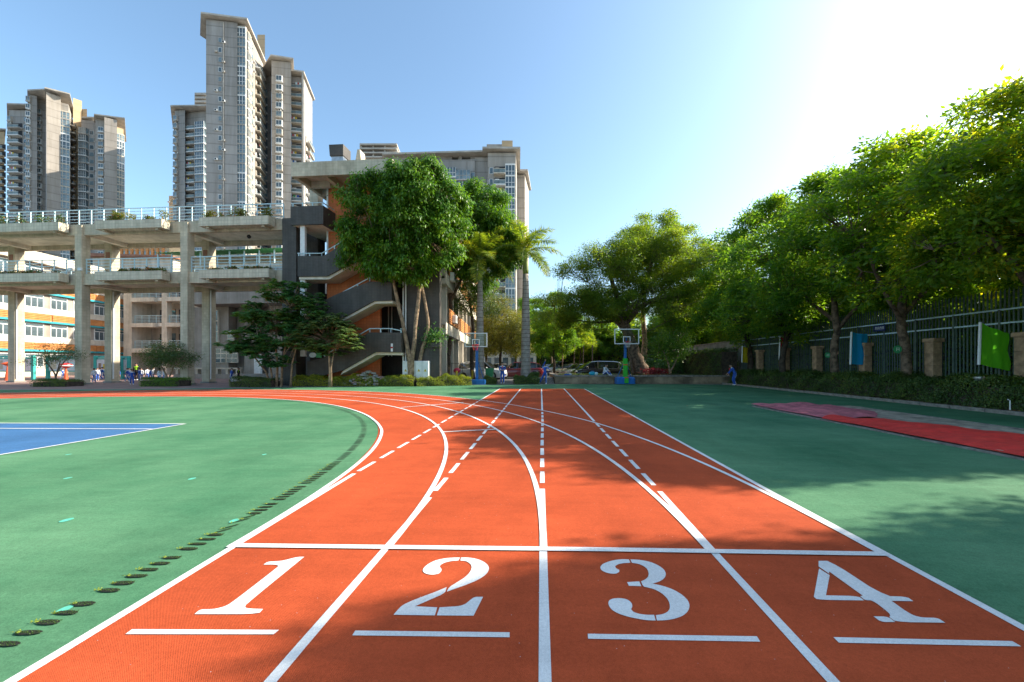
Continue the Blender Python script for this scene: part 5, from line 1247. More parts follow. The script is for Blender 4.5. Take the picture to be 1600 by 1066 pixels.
p = at(263, 26.8); plant_tree('courtyard_tree', 'dense rounded little tree in front of the third bridge column', 'tree', (p[0], p[1], 0), ct2, 0, 'little courtyard trees')
# umbrella trees with drooping whorls
def umbrella_tree(seed, stems, heads, m, ls=.34):
    """multi stemmed tree, each head a rosette of drooping finger leaves"""
    rg = np.random.default_rng(seed); tb = MB()
    for s_ in stems: tb.tube([p_[:3] for p_ in s_], [p_[3] for p_ in s_], 7)
    P_, N_, A_, S_ = [], [], [], []
    for (x, y, z) in heads:
        j = min(range(len(stems)), key=lambda i: (Vector(stems[i][-1][:3]) - Vector((x, y, z))).length); e = stems[j][-1]
        tb.tube([e[:3], ((e[0] + x) / 2, (e[1] + y) / 2, (e[2] + z) / 2 + .05), (x, y, z)], [.03, .022, .012], 5, cap=False)
        for w_ in range(rg.integers(7, 10)):
            a = rg.uniform(0, 2 * pi); st_ = rg.uniform(.15, .42); c_ = np.array([x + cos(a) * st_, y + sin(a) * st_, z + rg.uniform(-.12, .22)])
            nl = 8
            for q_ in range(nl):
                b = a + 2 * pi * q_ / nl; dr = -rg.uniform(.3, .8)
                P_.append(c_); A_.append([cos(b), sin(b), dr]); N_.append([cos(b) * -dr * .8, sin(b) * -dr * .8, 1.0]); S_.append(ls * rg.uniform(.75, 1.15))
    A_ = unit(np.array(A_)); N_ = unit(np.array(N_))
    return tb.mesh('trunk', M['palebark'], True), leaf_mesh('crown', np.array(P_), N_, A_, np.array(S_), m, .36, .2)
rg = np.random.default_rng(9)
stems = [[(0, 0, 0, .09), (.05, 0, 1.2, .07), (-.05, 0, 2.8, .05), (.0, 0, 4.4, .04)], [(.3, 0, 0, .08), (.3, .1, 1.3, .06), (.6, .1, 3.2, .05), (.9, 0, 5.0, .035)],
         [(-.3, 0, 0, .07), (-.7, 0, 1.0, .06), (-1.5, 0, 2.0, .045), (-2.1, 0, 2.6, .03)], [(-.2, 0, 0, .06), (-.5, .1, 1.6, .05), (-.9, .1, 3.0, .04), (-1.3, 0, 4.2, .03)], [(.9, 0, 0, .07), (1.0, 0, 1.5, .05), (1.4, 0, 3.0, .04), (1.9, 0, 4.0, .03)]]
heads = []
for (cx_, cz_, rx_, rz_, n_) in ((.9, 5.9, 1.4, .7, 30), (-1.3, 4.7, .9, .55, 15), (0, 4.1, 1.5, .7, 28), (1.7, 4.5, 1.2, .8, 22), (-1.4, 3.5, 1.0, .5, 13), (-2.3, 2.6, .8, .35, 11), (-.6, 2.7, 1.3, .5, 17), (1.2, 3.2, 1.4, .6, 22), (.3, 1.7, 1.0, .35, 9), (2.3, 5.2, .6, .5, 6), (-1.5, 2.3, 1.1, .3, 9)):
    for _ in range(n_):
        a = rg.uniform(0, 2 * pi); r_ = sqrt(rg.random()); heads.append((cx_ + rx_ * r_ * cos(a), rg.uniform(-.9, .7), cz_ + rz_ * r_ * sin(a)))
um = umbrella_tree(41, stems, heads, M['leaf_fat'])
p = at(432, 24.9); plant_tree('umbrella_tree', 'dark glossy umbrella tree with drooping whorled leaves left of the stair tower', 'tree', (p[0], p[1], 0), um)
stems2 = [[(0, 0, 0, .09), (.03, 0, 1.0, .075), (-.03, 0, 1.9, .06), (0, 0, 2.8, .05)], [(.1, 0, 0, .06), (.1, 0, 1.2, .05), (.3, 0, 2.4, .04)]]
heads2 = []
for (cx_, cz_, rx_, rz_, n_) in ((-.2, 4.1, 1.4, .5, 24), (.9, 3.5, 1.1, .6, 16), (-1.3, 3.4, 1.2, .6, 20), (0, 3.0, 1.6, .5, 18), (-1.6, 2.6, .9, .5, 11), (1.0, 2.7, .8, .4, 8), (.1, 2.3, .5, .3, 4)):
    for _ in range(n_):
        a = rg.uniform(0, 2 * pi); r_ = sqrt(rg.random()); heads2.append((cx_ + rx_ * r_ * cos(a), rg.uniform(-.9, .8), cz_ + rz_ * r_ * sin(a)))
um2 = umbrella_tree(42, stems2, heads2, M['leaf_dull'], .30)
p = at(515, 24.6); plant_tree('umbrella_tree', 'smaller umbrella tree on a straight pale trunk in front of the lowest stair flight', 'tree', (p[0], p[1], 0), um2)

# ---------------------------------------------------------------- royal palms
def palm(name, label, loc, h_trunk, h_shaft, seed, r=.26, rz=0.0):
    t = thing(name, label, 'palm tree', loc, rz, 'royal palms behind the track')
    zs = [0, .15, .6, 1.5, 3.0, 5.0, h_trunk - .8, h_trunk]; rs = [r * 1.55, r * 1.4, r * 1.3, r * 1.2, r * 1.12, r, r * .78, r * .7]
    MB().tube([(.0, .0, z) for z in zs], rs, 14).build('trunk', M['palmtrunk'], t, True)
    ring = MB()
    for k in range(24):
        z = .7 + k * (h_trunk - 1) / 24; q_ = np.interp(z, zs, rs); ring.tube([(0, 0, z), (0, 0, z + .03)], [q_ + .008, q_ + .008], 14)
    tag(ring.build('trunk_rings', M['bark'], t, True), kind='stuff')
    MB().tube([(0, 0, h_trunk + .001), (0, 0, h_trunk + .3), (0, 0, h_trunk + 1.0), (0, 0, h_shaft)], [r * .72, r * .75, r * .6, r * .3], 12).build('crownshaft', M['shaft'], t, True)
    rg = np.random.default_rng(seed)
    n = 16
    for k in range(n):
        a = 2 * pi * k * .381966 * 1.0 + rg.normal() * .1; e0 = radians(88 - 100 * (k / (n - 1)) ** 1.05); L = rg.uniform(2.9, 3.5)
        pts = []; p_ = np.array([0, 0, h_shaft - .25 + .0]); el = e0; m_ = 14
        for i in range(m_ + 1):
            pts.append(p_.copy()); p_ = p_ + np.array([cos(a) * cos(el), sin(a) * cos(el), sin(el)]) * L / m_; el -= radians(rg.uniform(4.5, 6.8)) * (1.25 if k < 3 else 1.0)
        fr = MB().tube([tuple(q_) for q_ in pts], [.035 * (1 - .85 * i / m_) for i in range(m_ + 1)], 5).mesh('frond', M['shaft'])
        # leaflets
        P_, A_, N_, S_ = [], [], [], []
        pts = np.array(pts); nl = 92
        for i in range(nl):
            f = .12 + .88 * i / nl; x_ = f * m_; j = min(int(x_), m_ - 1); c_ = pts[j] + (pts[j + 1] - pts[j]) * (x_ - j); d_ = unit(pts[j + 1] - pts[j])
            sd = unit(np.cross(d_, [0, 0, 1.0])) if abs(d_[2]) < .98 else np.array([-sin(a), cos(a), 0])
            for s_ in (-1, 1):
                ax = unit(sd * s_ + d_ * .55 + np.array([0, 0, rg.uniform(-.6, .2)])); 
                P_.append(c_); A_.append(ax); N_.append(unit(np.cross(ax, d_ * s_) * s_ + rg.normal(size=3) * .15)); S_.append(.78 * (sin(pi * min(1, f * .92 + .12)) ** .5) * rg.uniform(.8, 1.1))
        fo = leaf_mesh('leaflets', np.array(P_), unit(np.array(N_)), np.array(A_), np.array(S_), M['leaf_palm'], .08, .2)
        o = place(fr, 'frond', t); tag(place(fo, 'leaflets', o), kind='stuff')
    MB().tube([(0, 0, h_shaft - .2), (.1, 0, h_shaft + .8), (.15, 0, h_shaft + 1.9)], [.06, .03, .008], 6).build('spear_leaf', M['shaft'], t)
    return t
p = at(750, 29.2); palm('royal_palm', 'shorter royal palm with slim pale trunk standing behind the left hoop', (p[0], p[1], 0), 7.6, 9.4, 5, .25)
p = at(821.5, 29.8); palm('royal_palm', 'taller royal palm with thick grey trunk rising from the small hedge', (p[0], p[1], 0), 8.2, 10.1, 8, .30, 1.0)

# ---------------------------------------------------------------- hedges
H_ = 'low clipped hedges along the far edge of the track'
hedge(81, 'lime green clipped hedge in front of the stair tower', [at(463, 26.0), at(560, 26.1), at(650, 25.9), at(735, 27.2)], 1.0, .62, 1500, .055, M['leaf_hedgey'], group=H_, wob=.14)
hedge(82, 'darker low hedge under the umbrella tree', [at(369, 25.2), at(432, 25.0)], 1.1, .55, 1500, .06, M['leaf_hedge'], group=H_, wob=.12)
hedge(83, 'small square hedge under the airy little tree at the left', [at(66, 25.6), at(118, 25.7)], 1.2, .42, 1500, .055, M['leaf_hedge'], group=H_, wob=.06)
hedge(84, 'bright green low hedge beside the third bridge column', [at(231, 25.9), at(289, 26.0)], 1.2, .52, 1500, .055, M['leaf_big'], group=H_, wob=.08)
hedge(85, 'little ragged hedge at the foot of the left palm', [at(757, 28.4), at(776, 28.4)], .8, .55, 1700, .07, M['leaf_hedge'], group=H_, wob=.2)
hedge(86, 'little ragged hedge at the foot of the right palm', [at(803, 28.6), at(842, 28.8)], .9, .62, 1700, .07, M['leaf_hedge'], group=H_, wob=.2)
for i in range(4):
    y0 = (1.5, 10.5, 16.2, 22.0)[i]; y1 = (10.4, 16.1, 21.9, 28.6)[i]
    hedge(90 + i, ['waist high dark hedge behind the kerb beneath the green flag', 'stretch of dark hedge behind the kerb beneath the blue flag', 'stretch of dark hedge behind the kerb beneath the red flag', 'farthest stretch of kerb hedge beside the boy at the right'][i],
          [(13.95 + .05 * sin(i), y0), (13.9, (y0 + y1) / 2), (13.97, y1)], 1.15, .88, [1500, 1700, 1300, 1000][i], .07, M['leaf_hedge'], .07, group='hedge stretches along the right hand kerb', wob=.1)
hedge(97, 'tall clipped hedge wall running away behind the raised bed', [(13.9, 29.6), (13.6, 38), (13.2, 50)], 1.3, 2.35, 420, .10, M['leaf_hedge'], .2, wob=.03)
hedge(98, 'bushy dark undergrowth at the back of the raised bed', [(7.5, 36.0), (10.5, 37), (13.2, 37.5)], 1.8, 1.3, 480, .12, M['leaf_fat'], .3, cat='undergrowth', name='undergrowth', wob=.3)
hedge(100, 'green thicket far behind the banyan and the grey wall', [(3, 58), (9, 56), (17, 52)], 3, 5.5, 60, .5, M['leaf_fig'], cat='thicket', name='thicket', wob=.2)
hedge(99, 'far green thicket closing the car park', [(-26, 96), (-8, 100), (14, 92)], 5, 7.5, 26, .75, M['leaf_right2'], cat='thicket', name='thicket', wob=.25)
# red leaved plants on the raised bed
RD = [(1022, 'red leaved cordyline clump close to the pale trunk'), (1034, 'red leaved cordyline clump further right on the raised bed'), (1014, 'small red leaved clump behind the right hoop')]
for i, (x, lb) in enumerate(RD):
    rg = np.random.default_rng(60 + i); k = 130; p = at(x, 31.2 + i * .5)
    t = thing('red_plant', lb, 'plant', (p[0], p[1], .6), 0, 'red leaved plants')
    a = rg.uniform(0, 2 * pi, k); ax = unit(np.stack([np.cos(a), np.sin(a), rg.uniform(.2, 1.8, k)], 1)); pos = np.stack([rg.normal(size=k) * .22, rg.normal(size=k) * .2, rg.uniform(.0, .35, k)], 1)
    place(leaf_mesh('leaves', pos, unit(rg.normal(size=(k, 3)) + np.array([0, 0, .6])), ax, rg.uniform(.2, .42, k), M['leaf_redl'], .25), 'leaves', t)
# hanging shrub on the dark end wall
rg = np.random.default_rng(66); k = 900; p = at(676, 26.2)
t = thing('wall_shrub', 'dark green shrub in a box hung high on the dark end wall', 'shrub', (p[0], p[1], HZ(536, 26.2)))
MB().bbox(-.1, .55, -.2, .25, -.28, 0, .02).build('box', M['darktile'], t)
place(leaf_mesh('leaves', rg.normal(size=(k, 3)) * np.array([.38, .25, .3]) + np.array([.1, 0, .38]), unit(rg.normal(size=(k, 3)) + np.array([0, 0, .5])), unit(rg.normal(size=(k, 3))), rg.uniform(.1, .22, k), M['leaf_fat'], .4), 'leaves', t)

# ---------------------------------------------------------------- fence with stone pilasters
fx = 15.05
fence = thing('picket_fence', 'tall grey green metal picket fence behind the right hand hedge', 'fence', (fx, 16, .05))
pk = MB().box(-.012, .012, -.022, .022, .35, 3.72); pk.add([(-.012, -.022, 3.72), (.012, -.022, 3.72), (.012, .022, 3.72), (-.012, .022, 3.72), (0, 0, 3.84)], [(0, 1, 4), (1, 2, 4), (2, 3, 4), (3, 0, 4)])
pk = pk.mesh('picket', M['fence'])
ys = np.arange(-3, 30.0, .125)
for y in ys:
    place(pk, 'picket', fence, (rr_.gauss(0, .004), y - 16, rr_.gauss(0, .01)))
for z in (.42, 2.70, 3.14):
    MB().box(-.062, -.014, -19, 14, z - .025, z + .025).build('rail', M['rail'] if z > 1 else M['fence'], fence)
for y in np.arange(-2.6, 30, 1.45): MB().box(-.075, -.02, y - 16 - .03, y - 16 + .03, 0, 3.14).build('fence_post', M['fence'], fence)
MB().box(-.1, .1, -19, 14, -.1, .34).build('plinth', M['pilaster'], fence)
PG = 'stone pilasters along the fence'
PLB = ['tan stone pilaster at the right edge beyond the green flag', 'tan stone pilaster between the green flag and the tagged trunk', 'tan stone pilaster half hidden by the blue flag', 'tan stone pilaster left of the blue flag', 'tan stone pilaster beside the red flag tree', 'farthest tan stone pilaster near the yellow flag', 'tan stone pilaster outside the right edge of the photo']
for lb, px_ in zip(PLB, [1603, 1458, 1352, 1277, 1227, 1187, 1760]):
    yy = at(px_, on_x(px_, fx - .3))[1]
    t = thing('pilaster', lb, 'pilaster', (fx - .3, yy, .05), 0, PG)
    for k in range(5): MB().bbox(-.17, .17, -.17, .17, k * .44 + .003, k * .44 + .437, .012).build('stone_block', M['pilaster'], t)
    MB().bbox(-.22, .22, -.22, .22, 2.2, 2.34, .02).build('cap', M['pilaster'], t)
# grey wall beyond the fence
t = thing('boundary_wall', 'grey panelled boundary wall seen above the tall hedge right of the banyan', 'wall', (15.6, 30, 0))
for k in range(9): MB().bbox(-.1, .1, k * 2.6 + .01, k * 2.6 + 2.59, 0, 3.25, .01).build('panel', M['concrete'], t)
MB().box(-.16, .16, 0, 23.4, 3.252, 3.36).build('coping', M['kerb'], t)

# ---------------------------------------------------------------- coloured flags on poles
def flag(label, x, X, ytop, ybot, wpx, m, back, pole_h, droop=.0, group='coloured flags along the fence'):
    D = on_x(x, X); t = thing('flag', label, 'flag', (X, at(x, D)[1], .05), 0, group); t.rotation_euler = (0, .035, 0)
    z1 = HZ(ytop, D) - .05; z0 = HZ(ybot, D) - .05; w = wpx * D / F
    MB().tube([(0, 0, 0), (0, 0, z1 + .06)], .014, 8).build('pole', M['fence'], t)
    MB().tube([(0, 0, z0 - .02), (0, 0, z1 + .01)], .04, 8, cap=True).build('sleeve', M['white'], t)
    mb = MB(); nx, nz = 22, 26
    for j in range(nz + 1):
        f = j / nz
        for i in range(nx + 1):
            g = i / nx; xx = .03 + g * w; z = z0 + (z1 - z0) * f - droop * g * (.45 + .4 * f) - .05 * sin(pi * g) * f
            yy = .09 * sin(g * 6 + f * 1.4) * g + .03 * sin(g * 17 + f * 3) * (.3 + g) + .035 * g * sin(f * 9 + g * 3)
            xx -= .10 * w * g * (1 - f) * (droop > 0)
            mb.v.append((xx, yy, z))
    for j in range(nz):
        for i in range(nx): o = j * (nx + 1) + i; mb.f.append((o, o + 1, o + nx + 2, o + nx + 1)); mb.m.append(0)
    mb.build('cloth', m, t, True)
def cloth_mat(name, c):
    m = leaf_mat(name, c, c, tuple(min(1, v * 1.05) for v in c), .6, .8, .2, (1.5, 1.5, 1.5)); return m
M['c_green'] = cloth_mat('lime_green_cloth', (0.17, 0.70, 0.03)); M['c_blue'] = cloth_mat('sky_blue_cloth', (0.015, 0.36, 0.72)); M['c_red'] = cloth_mat('red_cloth', (0.50, 0.015, 0.03)); M['c_yel'] = cloth_mat('yellow_cloth', (0.50, 0.42, 0.02))
flag('lime green flag hanging from a white pole, nearest of the flags', 1527, 14.0, 504, 569, 47, M['c_green'], 0, 2.7, .42)
flag('sky blue flag hanging between two stone pilasters', 1327, 14.0, 519, 569, 26, M['c_blue'], 0, 2.7, .05)
flag('red flag hanging limp against a dark trunk', 1216, 13.9, 526, 562, 7, M['c_red'], 0, 2.7, .1)
flag('yellow flag hanging limp near the boy at the right', 1158, 13.9, 541, 566, 8, M['c_yel'], 0, 2.5, .1)
# tags on trunks, blue sign on the fence, small lamp in the hedge
def tagdisc(label, x, y, X, r):
    D = on_x(x, X); t = thing('tree_tag', label, 'tag', (X, at(x, D)[1], HZ(y, D)), 0, 'green round tags on the trunks')
    MB().tube([(0, -.03, 0), (0, -.005, 0)], [r, r], 14).build('disc', M['greenroof'], t)
    b = MB()
    for a, c_, d, e in ((-.4, -.3, -.45, .45), (.25, .35, -.45, .45), (-.3, .25, -.06, .04), (-.3, .25, .3, .38)): b.box(a * r, c_ * r, -.034, -.031, d * r, e * r)
    b.build('mark', M['white'], t)
tagdisc('green round tag on the trunk right of the blue flag', 1402, 546, TX - .3, .15); tagdisc('green round tag on the trunk left of the blue flag', 1293, 555, TX - .3, .13)
D = on_x(1375, 14.95); t = thing('blue_sign', 'small dark blue plate with white characters on the fence', 'sign', (14.94, at(1375, D)[1], HZ(513, D)), 0)
MB().box(-.02, 0, -.30, .30, -.13, .13).build('plate', mat('navy_paint', (.012, .03, .12), .5), t)
b = MB()
for i in range(4):
    y = -.23 + i * .12; b.box(-.024, -.021, y, y + .015, -.06, .06).box(-.024, -.021, y + .065, y + .08, -.06, .06).box(-.0245, -.0205, y, y + .08, -.01 + .02 * (i % 2), .005 + .02 * (i % 2)).box(-.0245, -.0205, y, y + .08, .045, .06)
b.build('characters', M['white'], t)
D = 10.2; p = at(1513, D * 1.2); t = thing('garden_lamp', 'small round garden lamp poking out of the hedge below the green flag', 'lamp', (13.5, p[1], .05))
MB().tube([(0, 0, 0), (0, 0, .86)], .04, 8).build('stem', M['darktile'], t); MB().tube([(0, 0, .861), (0, 0, .93), (0, 0, .97), (0, 0, 1.0)], [.09, .13, .13, .02], 12).build('head', M['steel'], t)
p = gp(1512, 634); t = thing('hose_tap', 'small white stand pipe at the foot of the hedge behind the kerb', 'tap', (13.32, 11.6, .08)); MB().tube([(0, 0, 0), (0, 0, .30), (-.06, 0, .33)], .016, 6).build('pipe', M['white'], t)
# ================================================================== RAISED BED, HOOPS, STREET THINGS
p0, p1 = at(867, 29.1), at(1148, 29.1)
RBF = Frame(p1, p0)                                       # not used for pixels, only for its axes
rb = thing('raised_bed', 'long low rendered planter wall around the banyan at the end of the track', 'planter', (p0[0], p0[1], 0), atan2(p1[1] - p0[1], p1[0] - p0[0]))
Lb = hypot(p1[0] - p0[0], p1[1] - p0[1])
M['render'] = mat('stained_render', (0.30, 0.22, 0.14), 0.9, 0.28, 1.1, 0.3, 25)
for k in range(7):
    MB().bbox(k * Lb / 7 + .004, (k + 1) * Lb / 7 - .004, 0, .30, 0, .52, .008).build('wall_panel', M['render'], rb)
    MB().bbox(k * Lb / 7 + .003, (k + 1) * Lb / 7 - .003, -.06, .40, .522, .62, .015).build('coping', M['kerb'], rb)
MB().bbox(.0, .30, .41, 9, 0, .52, .01).build('side_wall', M['render'], rb); MB().bbox(-.05, .36, .41, 9, .522, .62, .015).build('side_coping', M['kerb'], rb)
MB().box(.31, Lb + 2, .41, 9, 0, .56).build('bed_soil', M['soil'], rb)
for k in range(3): MB().box(-1.3, -.06, .1 + k * .3, 3, k * .14, .139 + k * .14).build('step', M['kerb'], rb)
litter('bed_ground_cover', 7, p0[0] + .5, p1[0], p0[1] + .7, p0[1] + 8, .58, 5000, .12, M['leaf_hedge'], 'low green ground cover and fallen leaves over the raised bed')
# bag and bottles on the coping
def local(o, u, v, z):
    c, s_ = cos(o.rotation_euler[2]), sin(o.rotation_euler[2]); return (o.location.x + u * c - v * s_, o.location.y + u * s_ + v * c, z)
def u_of(x): return (x - 867) * 29.1 / F
M['cyan'] = mat('cyan_plastic', (0.02, 0.42, 0.60), 0.35, 0.15, 6)
t = thing('school_bag', 'bright cyan school bag lying on the coping left of the sitting student', 'bag', local(rb, u_of(926), .18, .62))
MB().ell((0, 0, .14), (.26, .15, .15), 12, 8).build('bag_body', M['cyan'], t, True); MB().ell((.28, .0, .12), (.16, .12, .12), 10, 6).build('side_pouch', M['rail'], t, True)
MB().tube([(-.15, -.1, .2), (-.1, -.16, .32), (.1, -.16, .32), (.15, -.1, .2)], .015, 6).build('strap', M['hoopblue'], t)
t = thing('jacket_heap', 'small folded blue and white jacket on the left end of the coping', 'jacket', local(rb, u_of(887), .15, .62))
MB().ell((0, 0, .05), (.28, .16, .06), 12, 6).build('folded_cloth', M['unib'], t, True); MB().ell((.2, 0, .08), (.13, .12, .05), 10, 6).build('sleeve', M['uniw'], t, True)
t = thing('wooden_board', 'loose dark board lying on top of the planter coping right of the hoop', 'board', local(rb, u_of(1038), .2, .622)); MB().bbox(-1.2, 1.2, -.12, .12, 0, .04, .006).build('plank', M['darkbark'], t)

def hoop(label, x, D, kind, bh=2.86):
    p = at(x, D); t = thing('basketball_hoop', label, 'basketball hoop', (p[0], p[1], 0), YAW, 'basketball hoops')
    # base facing the camera (-y)
    if kind == 0:
        MB().bbox(-.62, .62, -.35, .55, .03, .36, .03).build('base', M['hoopblue'], t); MB().box(-.66, .66, -.39, .59, 0, .03).build('base_plate', M['steel'], t)
        MB().box(-.09, .09, -.05, .13, .361, 3.0).build('pole', M['hoopblue'], t)
        MB().tube([(.45, .4, .36), (.08, .1, 1.6)], .025, 6).build('brace', M['hoopblue'], t)
    else:
        MB().bbox(-.66, .66, -.3, .6, .03, .52, .09).build('base', M['hoopblue'], t)
        MB().box(-.08, .08, -.04, .12, .521, 3.05).build('pole', M['hoopblue'], t)
        for z0, z1, m in ((.1, .45, 'hoopgreen'), (.52, 1.36, 'hoopgreen'), (1.44, 1.85, 'hoopgreen'), (.451, .519, 'hooporange'), (1.361, 1.439, 'hooporange')):
            r = .14 if 'green' in m else .148
            MB().bbox(-r, r, -.42 if z0 < .51 else -.12, -.305 if z0 < .51 else .18, z0, z1, .01).build('padding' if 'green' in m else 'tape_band', M[m], t)
        for s_ in (-1, 1): MB().tube([(s_ * .5, .3, .5), (s_ * .1, .1, 1.5)], .022, 6).build('brace', M['hoopblue'], t)
    zb = 2.62 if kind == 0 else 2.85
    MB().tube([(0, .04, 2.5), (0, -.35, zb + .45)], .05, 6).build('arm', M['hoopblue'], t)
    MB().tube([(0, .04, 3.0), (0, -.38, zb + .2)], .04, 6).build('arm', M['hoopblue'], t)
    w, h = (.78, .98) if kind == 0 else (.87, 1.08); y = -.45
    fr = MB().box(-w, w, y, y + .05, zb, zb + .06).box(-w, w, y, y + .05, zb + h - .06, zb + h).box(-w, -w + .06, y, y + .05, zb + .061, zb + h - .061).box(w - .06, w, y, y + .05, zb + .061, zb + h - .061)
    b = fr.build('backboard_frame', M['white'], t)
    MB().box(-w + .061, w - .061, y + .02, y + .03, zb + .061, zb + h - .061).build('backboard_glass', M['boardglass'], b)
    a = .26; z0 = zb + .12
    MB().box(-a, a, y + .01, y + .018, z0, z0 + .05).box(-a, a, y + .01, y + .018, z0 + .37, z0 + .42).box(-a, -a + .05, y + .01, y + .018, z0 + .051, z0 + .369).box(a - .05, a, y + .01, y + .018, z0 + .051, z0 + .369).build('target_square', M['white'], b)
    zr = zb + .14; n = 20
    MB().tube([(.225 * cos(2 * pi * i / n), y - .28 + .225 * sin(2 * pi * i / n), zr) for i in range(n + 1)], .014, 6).build('rim', M['red'], t)
    MB().box(-.09, .09, y - .06, y - .001, zr - .06, zr + .04).build('rim_bracket', M['red'], t)
    net = MB()
    for i in range(12):
        for s_ in (-1, 1):
            a0 = 2 * pi * i / 12; pts = [((.225 - .10 * f) * cos(a0 + s_ * f * .8), y - .28 + (.225 - .10 * f) * sin(a0 + s_ * f * .8), zr - .38 * f) for f in (0, .33, .66, 1)]
            net.tube(pts, .005, 3, cap=False)
    tag(net.build('net', M['red'] if kind == 0 else M['white'], t), kind='stuff')
hoop('blue basketball hoop with clear board standing in front of the left palm', 745, 27.8, 0)
hoop('basketball hoop with green padded pole and orange bands in front of the banyan', 977, 28.4, 1)

# electric cabinets, rubble, bollard
p = at(651, 26.3)
t = thing('electric_cabinet', 'pair of pale metal electric cabinets with yellow warning triangles behind the big tree stems', 'cabinet', (p[0], p[1], .1), BF.rz)
for k in range(2):
    MB().bbox(-.88 + k * .89, 0 + k * .89, -.2, .2, .35, 1.55, .015).build('cabinet_body', M['white'], t)
    for j in range(2):
        x0 = -.86 + k * .89 + j * .43; MB().bbox(x0, x0 + .41, -.225, -.201, .4, 1.5, .008).build('door', M['white'], t)
        cx_ = x0 + .2; MB().add([(cx_ - .1, -.228, .85), (cx_ + .1, -.228, .85), (cx_, -.228, 1.03)], [(0, 1, 2)]).build('warning_triangle', M['yellow'], t)
        MB().add([(cx_ - .015, -.231, .89), (cx_ + .02, -.231, .93), (cx_ + .0, -.231, .98)], [(0, 1, 2)]).build('warning_mark', M['black'], t)
p = at(576, 25.95)
t = thing('brick_rubble', 'heap of broken paving bricks behind the lime hedge under the stair', 'rubble', (p[0], p[1], 0), 0)
pil_me = [MB().bbox(-.15, .15, -.08, .08, -.045, .045, .012).mesh('brick', M['paving2']), MB().bbox(-.17, .17, -.1, .1, -.06, .06, .015).mesh('brick', M['concrete'])]
rr_.seed(3)
for k in range(110):
    x = rr_.gauss(0, .62); hmax = max(.12, 1.02 * (1 - abs(x) / 1.9)); y = rr_.uniform(-.3, .35); z = rr_.uniform(.1, hmax)
    o = place(pil_me[k % 2], 'brick', t, (x, y, z)); o.rotation_euler = (rr_.gauss(0, .25), rr_.gauss(0, .25), rr_.uniform(0, 3.1))
MB().bbox(-2.0, 2.2, .36, .5, 0, .62, .01).build('low_wall', M['kerb'], t)
def bollard(lb, x, D):
    p = at(x, D); t = thing('bollard', lb, 'bollard', (p[0], p[1], 0), 0, 'yellow and black bollards')
    MB().tube([(0, 0, 0), (0, 0, .30)], .075, 10).build('dark_band', M['black'], t); MB().tube([(0, 0, .301), (0, 0, .95)], .075, 10).build('yellow_tube', M['yellow'], t); MB().ell((0, 0, .95), (.075, .075, .05), 10, 6).build('cap', M['binred'], t)
bollard('yellow bollard with black foot at the right end of the lime hedge', 713.5, 27.9); bollard('yellow bollard behind the left hoop base', 738, 31)
M['pinkred'] = mat('pink_red_plastic', (0.62, 0.05, 0.09), 0.4, 0.1, 4)
p = at(714, 28.6); t = thing('ride_on_toy', 'pinkish red plastic seat of a small cart behind the yellow bollard', 'cart', (p[0], p[1], 0))
MB().ell((0, 0, .98), (.26, .2, .2), 10, 7).build('seat', M['pinkred'], t, True)
for sx in (-.4, .4):
    MB().tube([(sx, 0, .25), (sx, 0, 1.55)], .018, 6).build('frame_post', M['darktile'], t); MB().tube([(sx, -.03, .2), (sx, .03, .2)], .2, 12).build('wheel', M['black'], t)
for k in range(7): MB().tube([(-.4 + k * .8 / 6, 0, .7), (-.4 + k * .8 / 6, 0, 1.5)], .009, 5).build('cage_bar', M['darktile'], t)
MB().tube([(-.4, 0, 1.5), (.4, 0, 1.5)], .016, 6).build('cage_rail', M['darktile'], t)
p = at(765, 30.5); t = thing('wheelie_bin', 'green wheelie bin behind the foot of the left palm', 'bin', (p[0], p[1], 0))
MB().prism([(-.22, -.24), (.22, -.24), (.22, .24), (-.22, .24)], .1, .3).xz([(-.24, .301), (.24, .301), (.30, 1.05), (-.30, 1.05)], -.26, .28).build('bin_body', M['greenroof'], t)
MB().bbox(-.32, .32, -.3, .32, 1.052, 1.13, .02).build('lid', M['greenroof'], t)
for s_ in (-1, 1): MB().tube([(s_ * .2, .25, .1), (s_ * .26, .25, .1)], .1, 10).build('wheel', M['black'], t)
# notice boards under the bridge and the red orange parasol lamp
NB = ['turquoise framed notice board at the left edge behind the bridge', 'turquoise framed notice board left of the second bridge column', 'turquoise framed notice board between second and fourth column', 'turquoise framed notice board right of the fourth bridge column']
for lb, xa, xb, D in zip(NB, (-30, 73, 148, 190), (50, 128, 172, 200), (36, 37, 37.5, 39)):
    q0, q1 = at(xa, D), at(xb, D); L = hypot(q1[0] - q0[0], q1[1] - q0[1])
    t = thing('notice_board', lb, 'notice board', (q0[0], q0[1], 0), atan2(q1[1] - q0[1], q1[0] - q0[0]), 'turquoise notice boards')
    for u in (0, L): MB().box(u - .12, u + .12, 0, .2, 0, 2.25).build('post', M['teal'], t)
    MB().box(.121, L - .121, .04, .14, .75, .85).box(.121, L - .121, .04, .14, 1.9, 2.0).build('frame', M['teal'], t)
    MB().box(.121, L - .121, .06, .12, .851, 1.899).build('panel', M['uniw'], t)
    MB().xz([(-.2, 2.05), (L + .2, 2.05), (L / 2, 2.22)], -.05, .25).build('gable', M['teal'], t)
    rn = random.Random(int(D * 10)); nn_ = max(2, int(L / 1.0))
    for k in range(nn_):
        u = .3 + (L - .6) * k / nn_; m = [M['plaster'], M['paving2'], M['rail'], M['yellow']][rn.randrange(4)]
        MB().box(u, u + .6 * (L - .6) / nn_, .05, .058, 1.0, 1.0 + rn.uniform(.4, .8)).build('poster', m, t)
p = at(103, 34); t = thing('cone_lantern', 'orange red lantern on a cone stand left of the second bridge column', 'lantern', (p[0], p[1], 0))
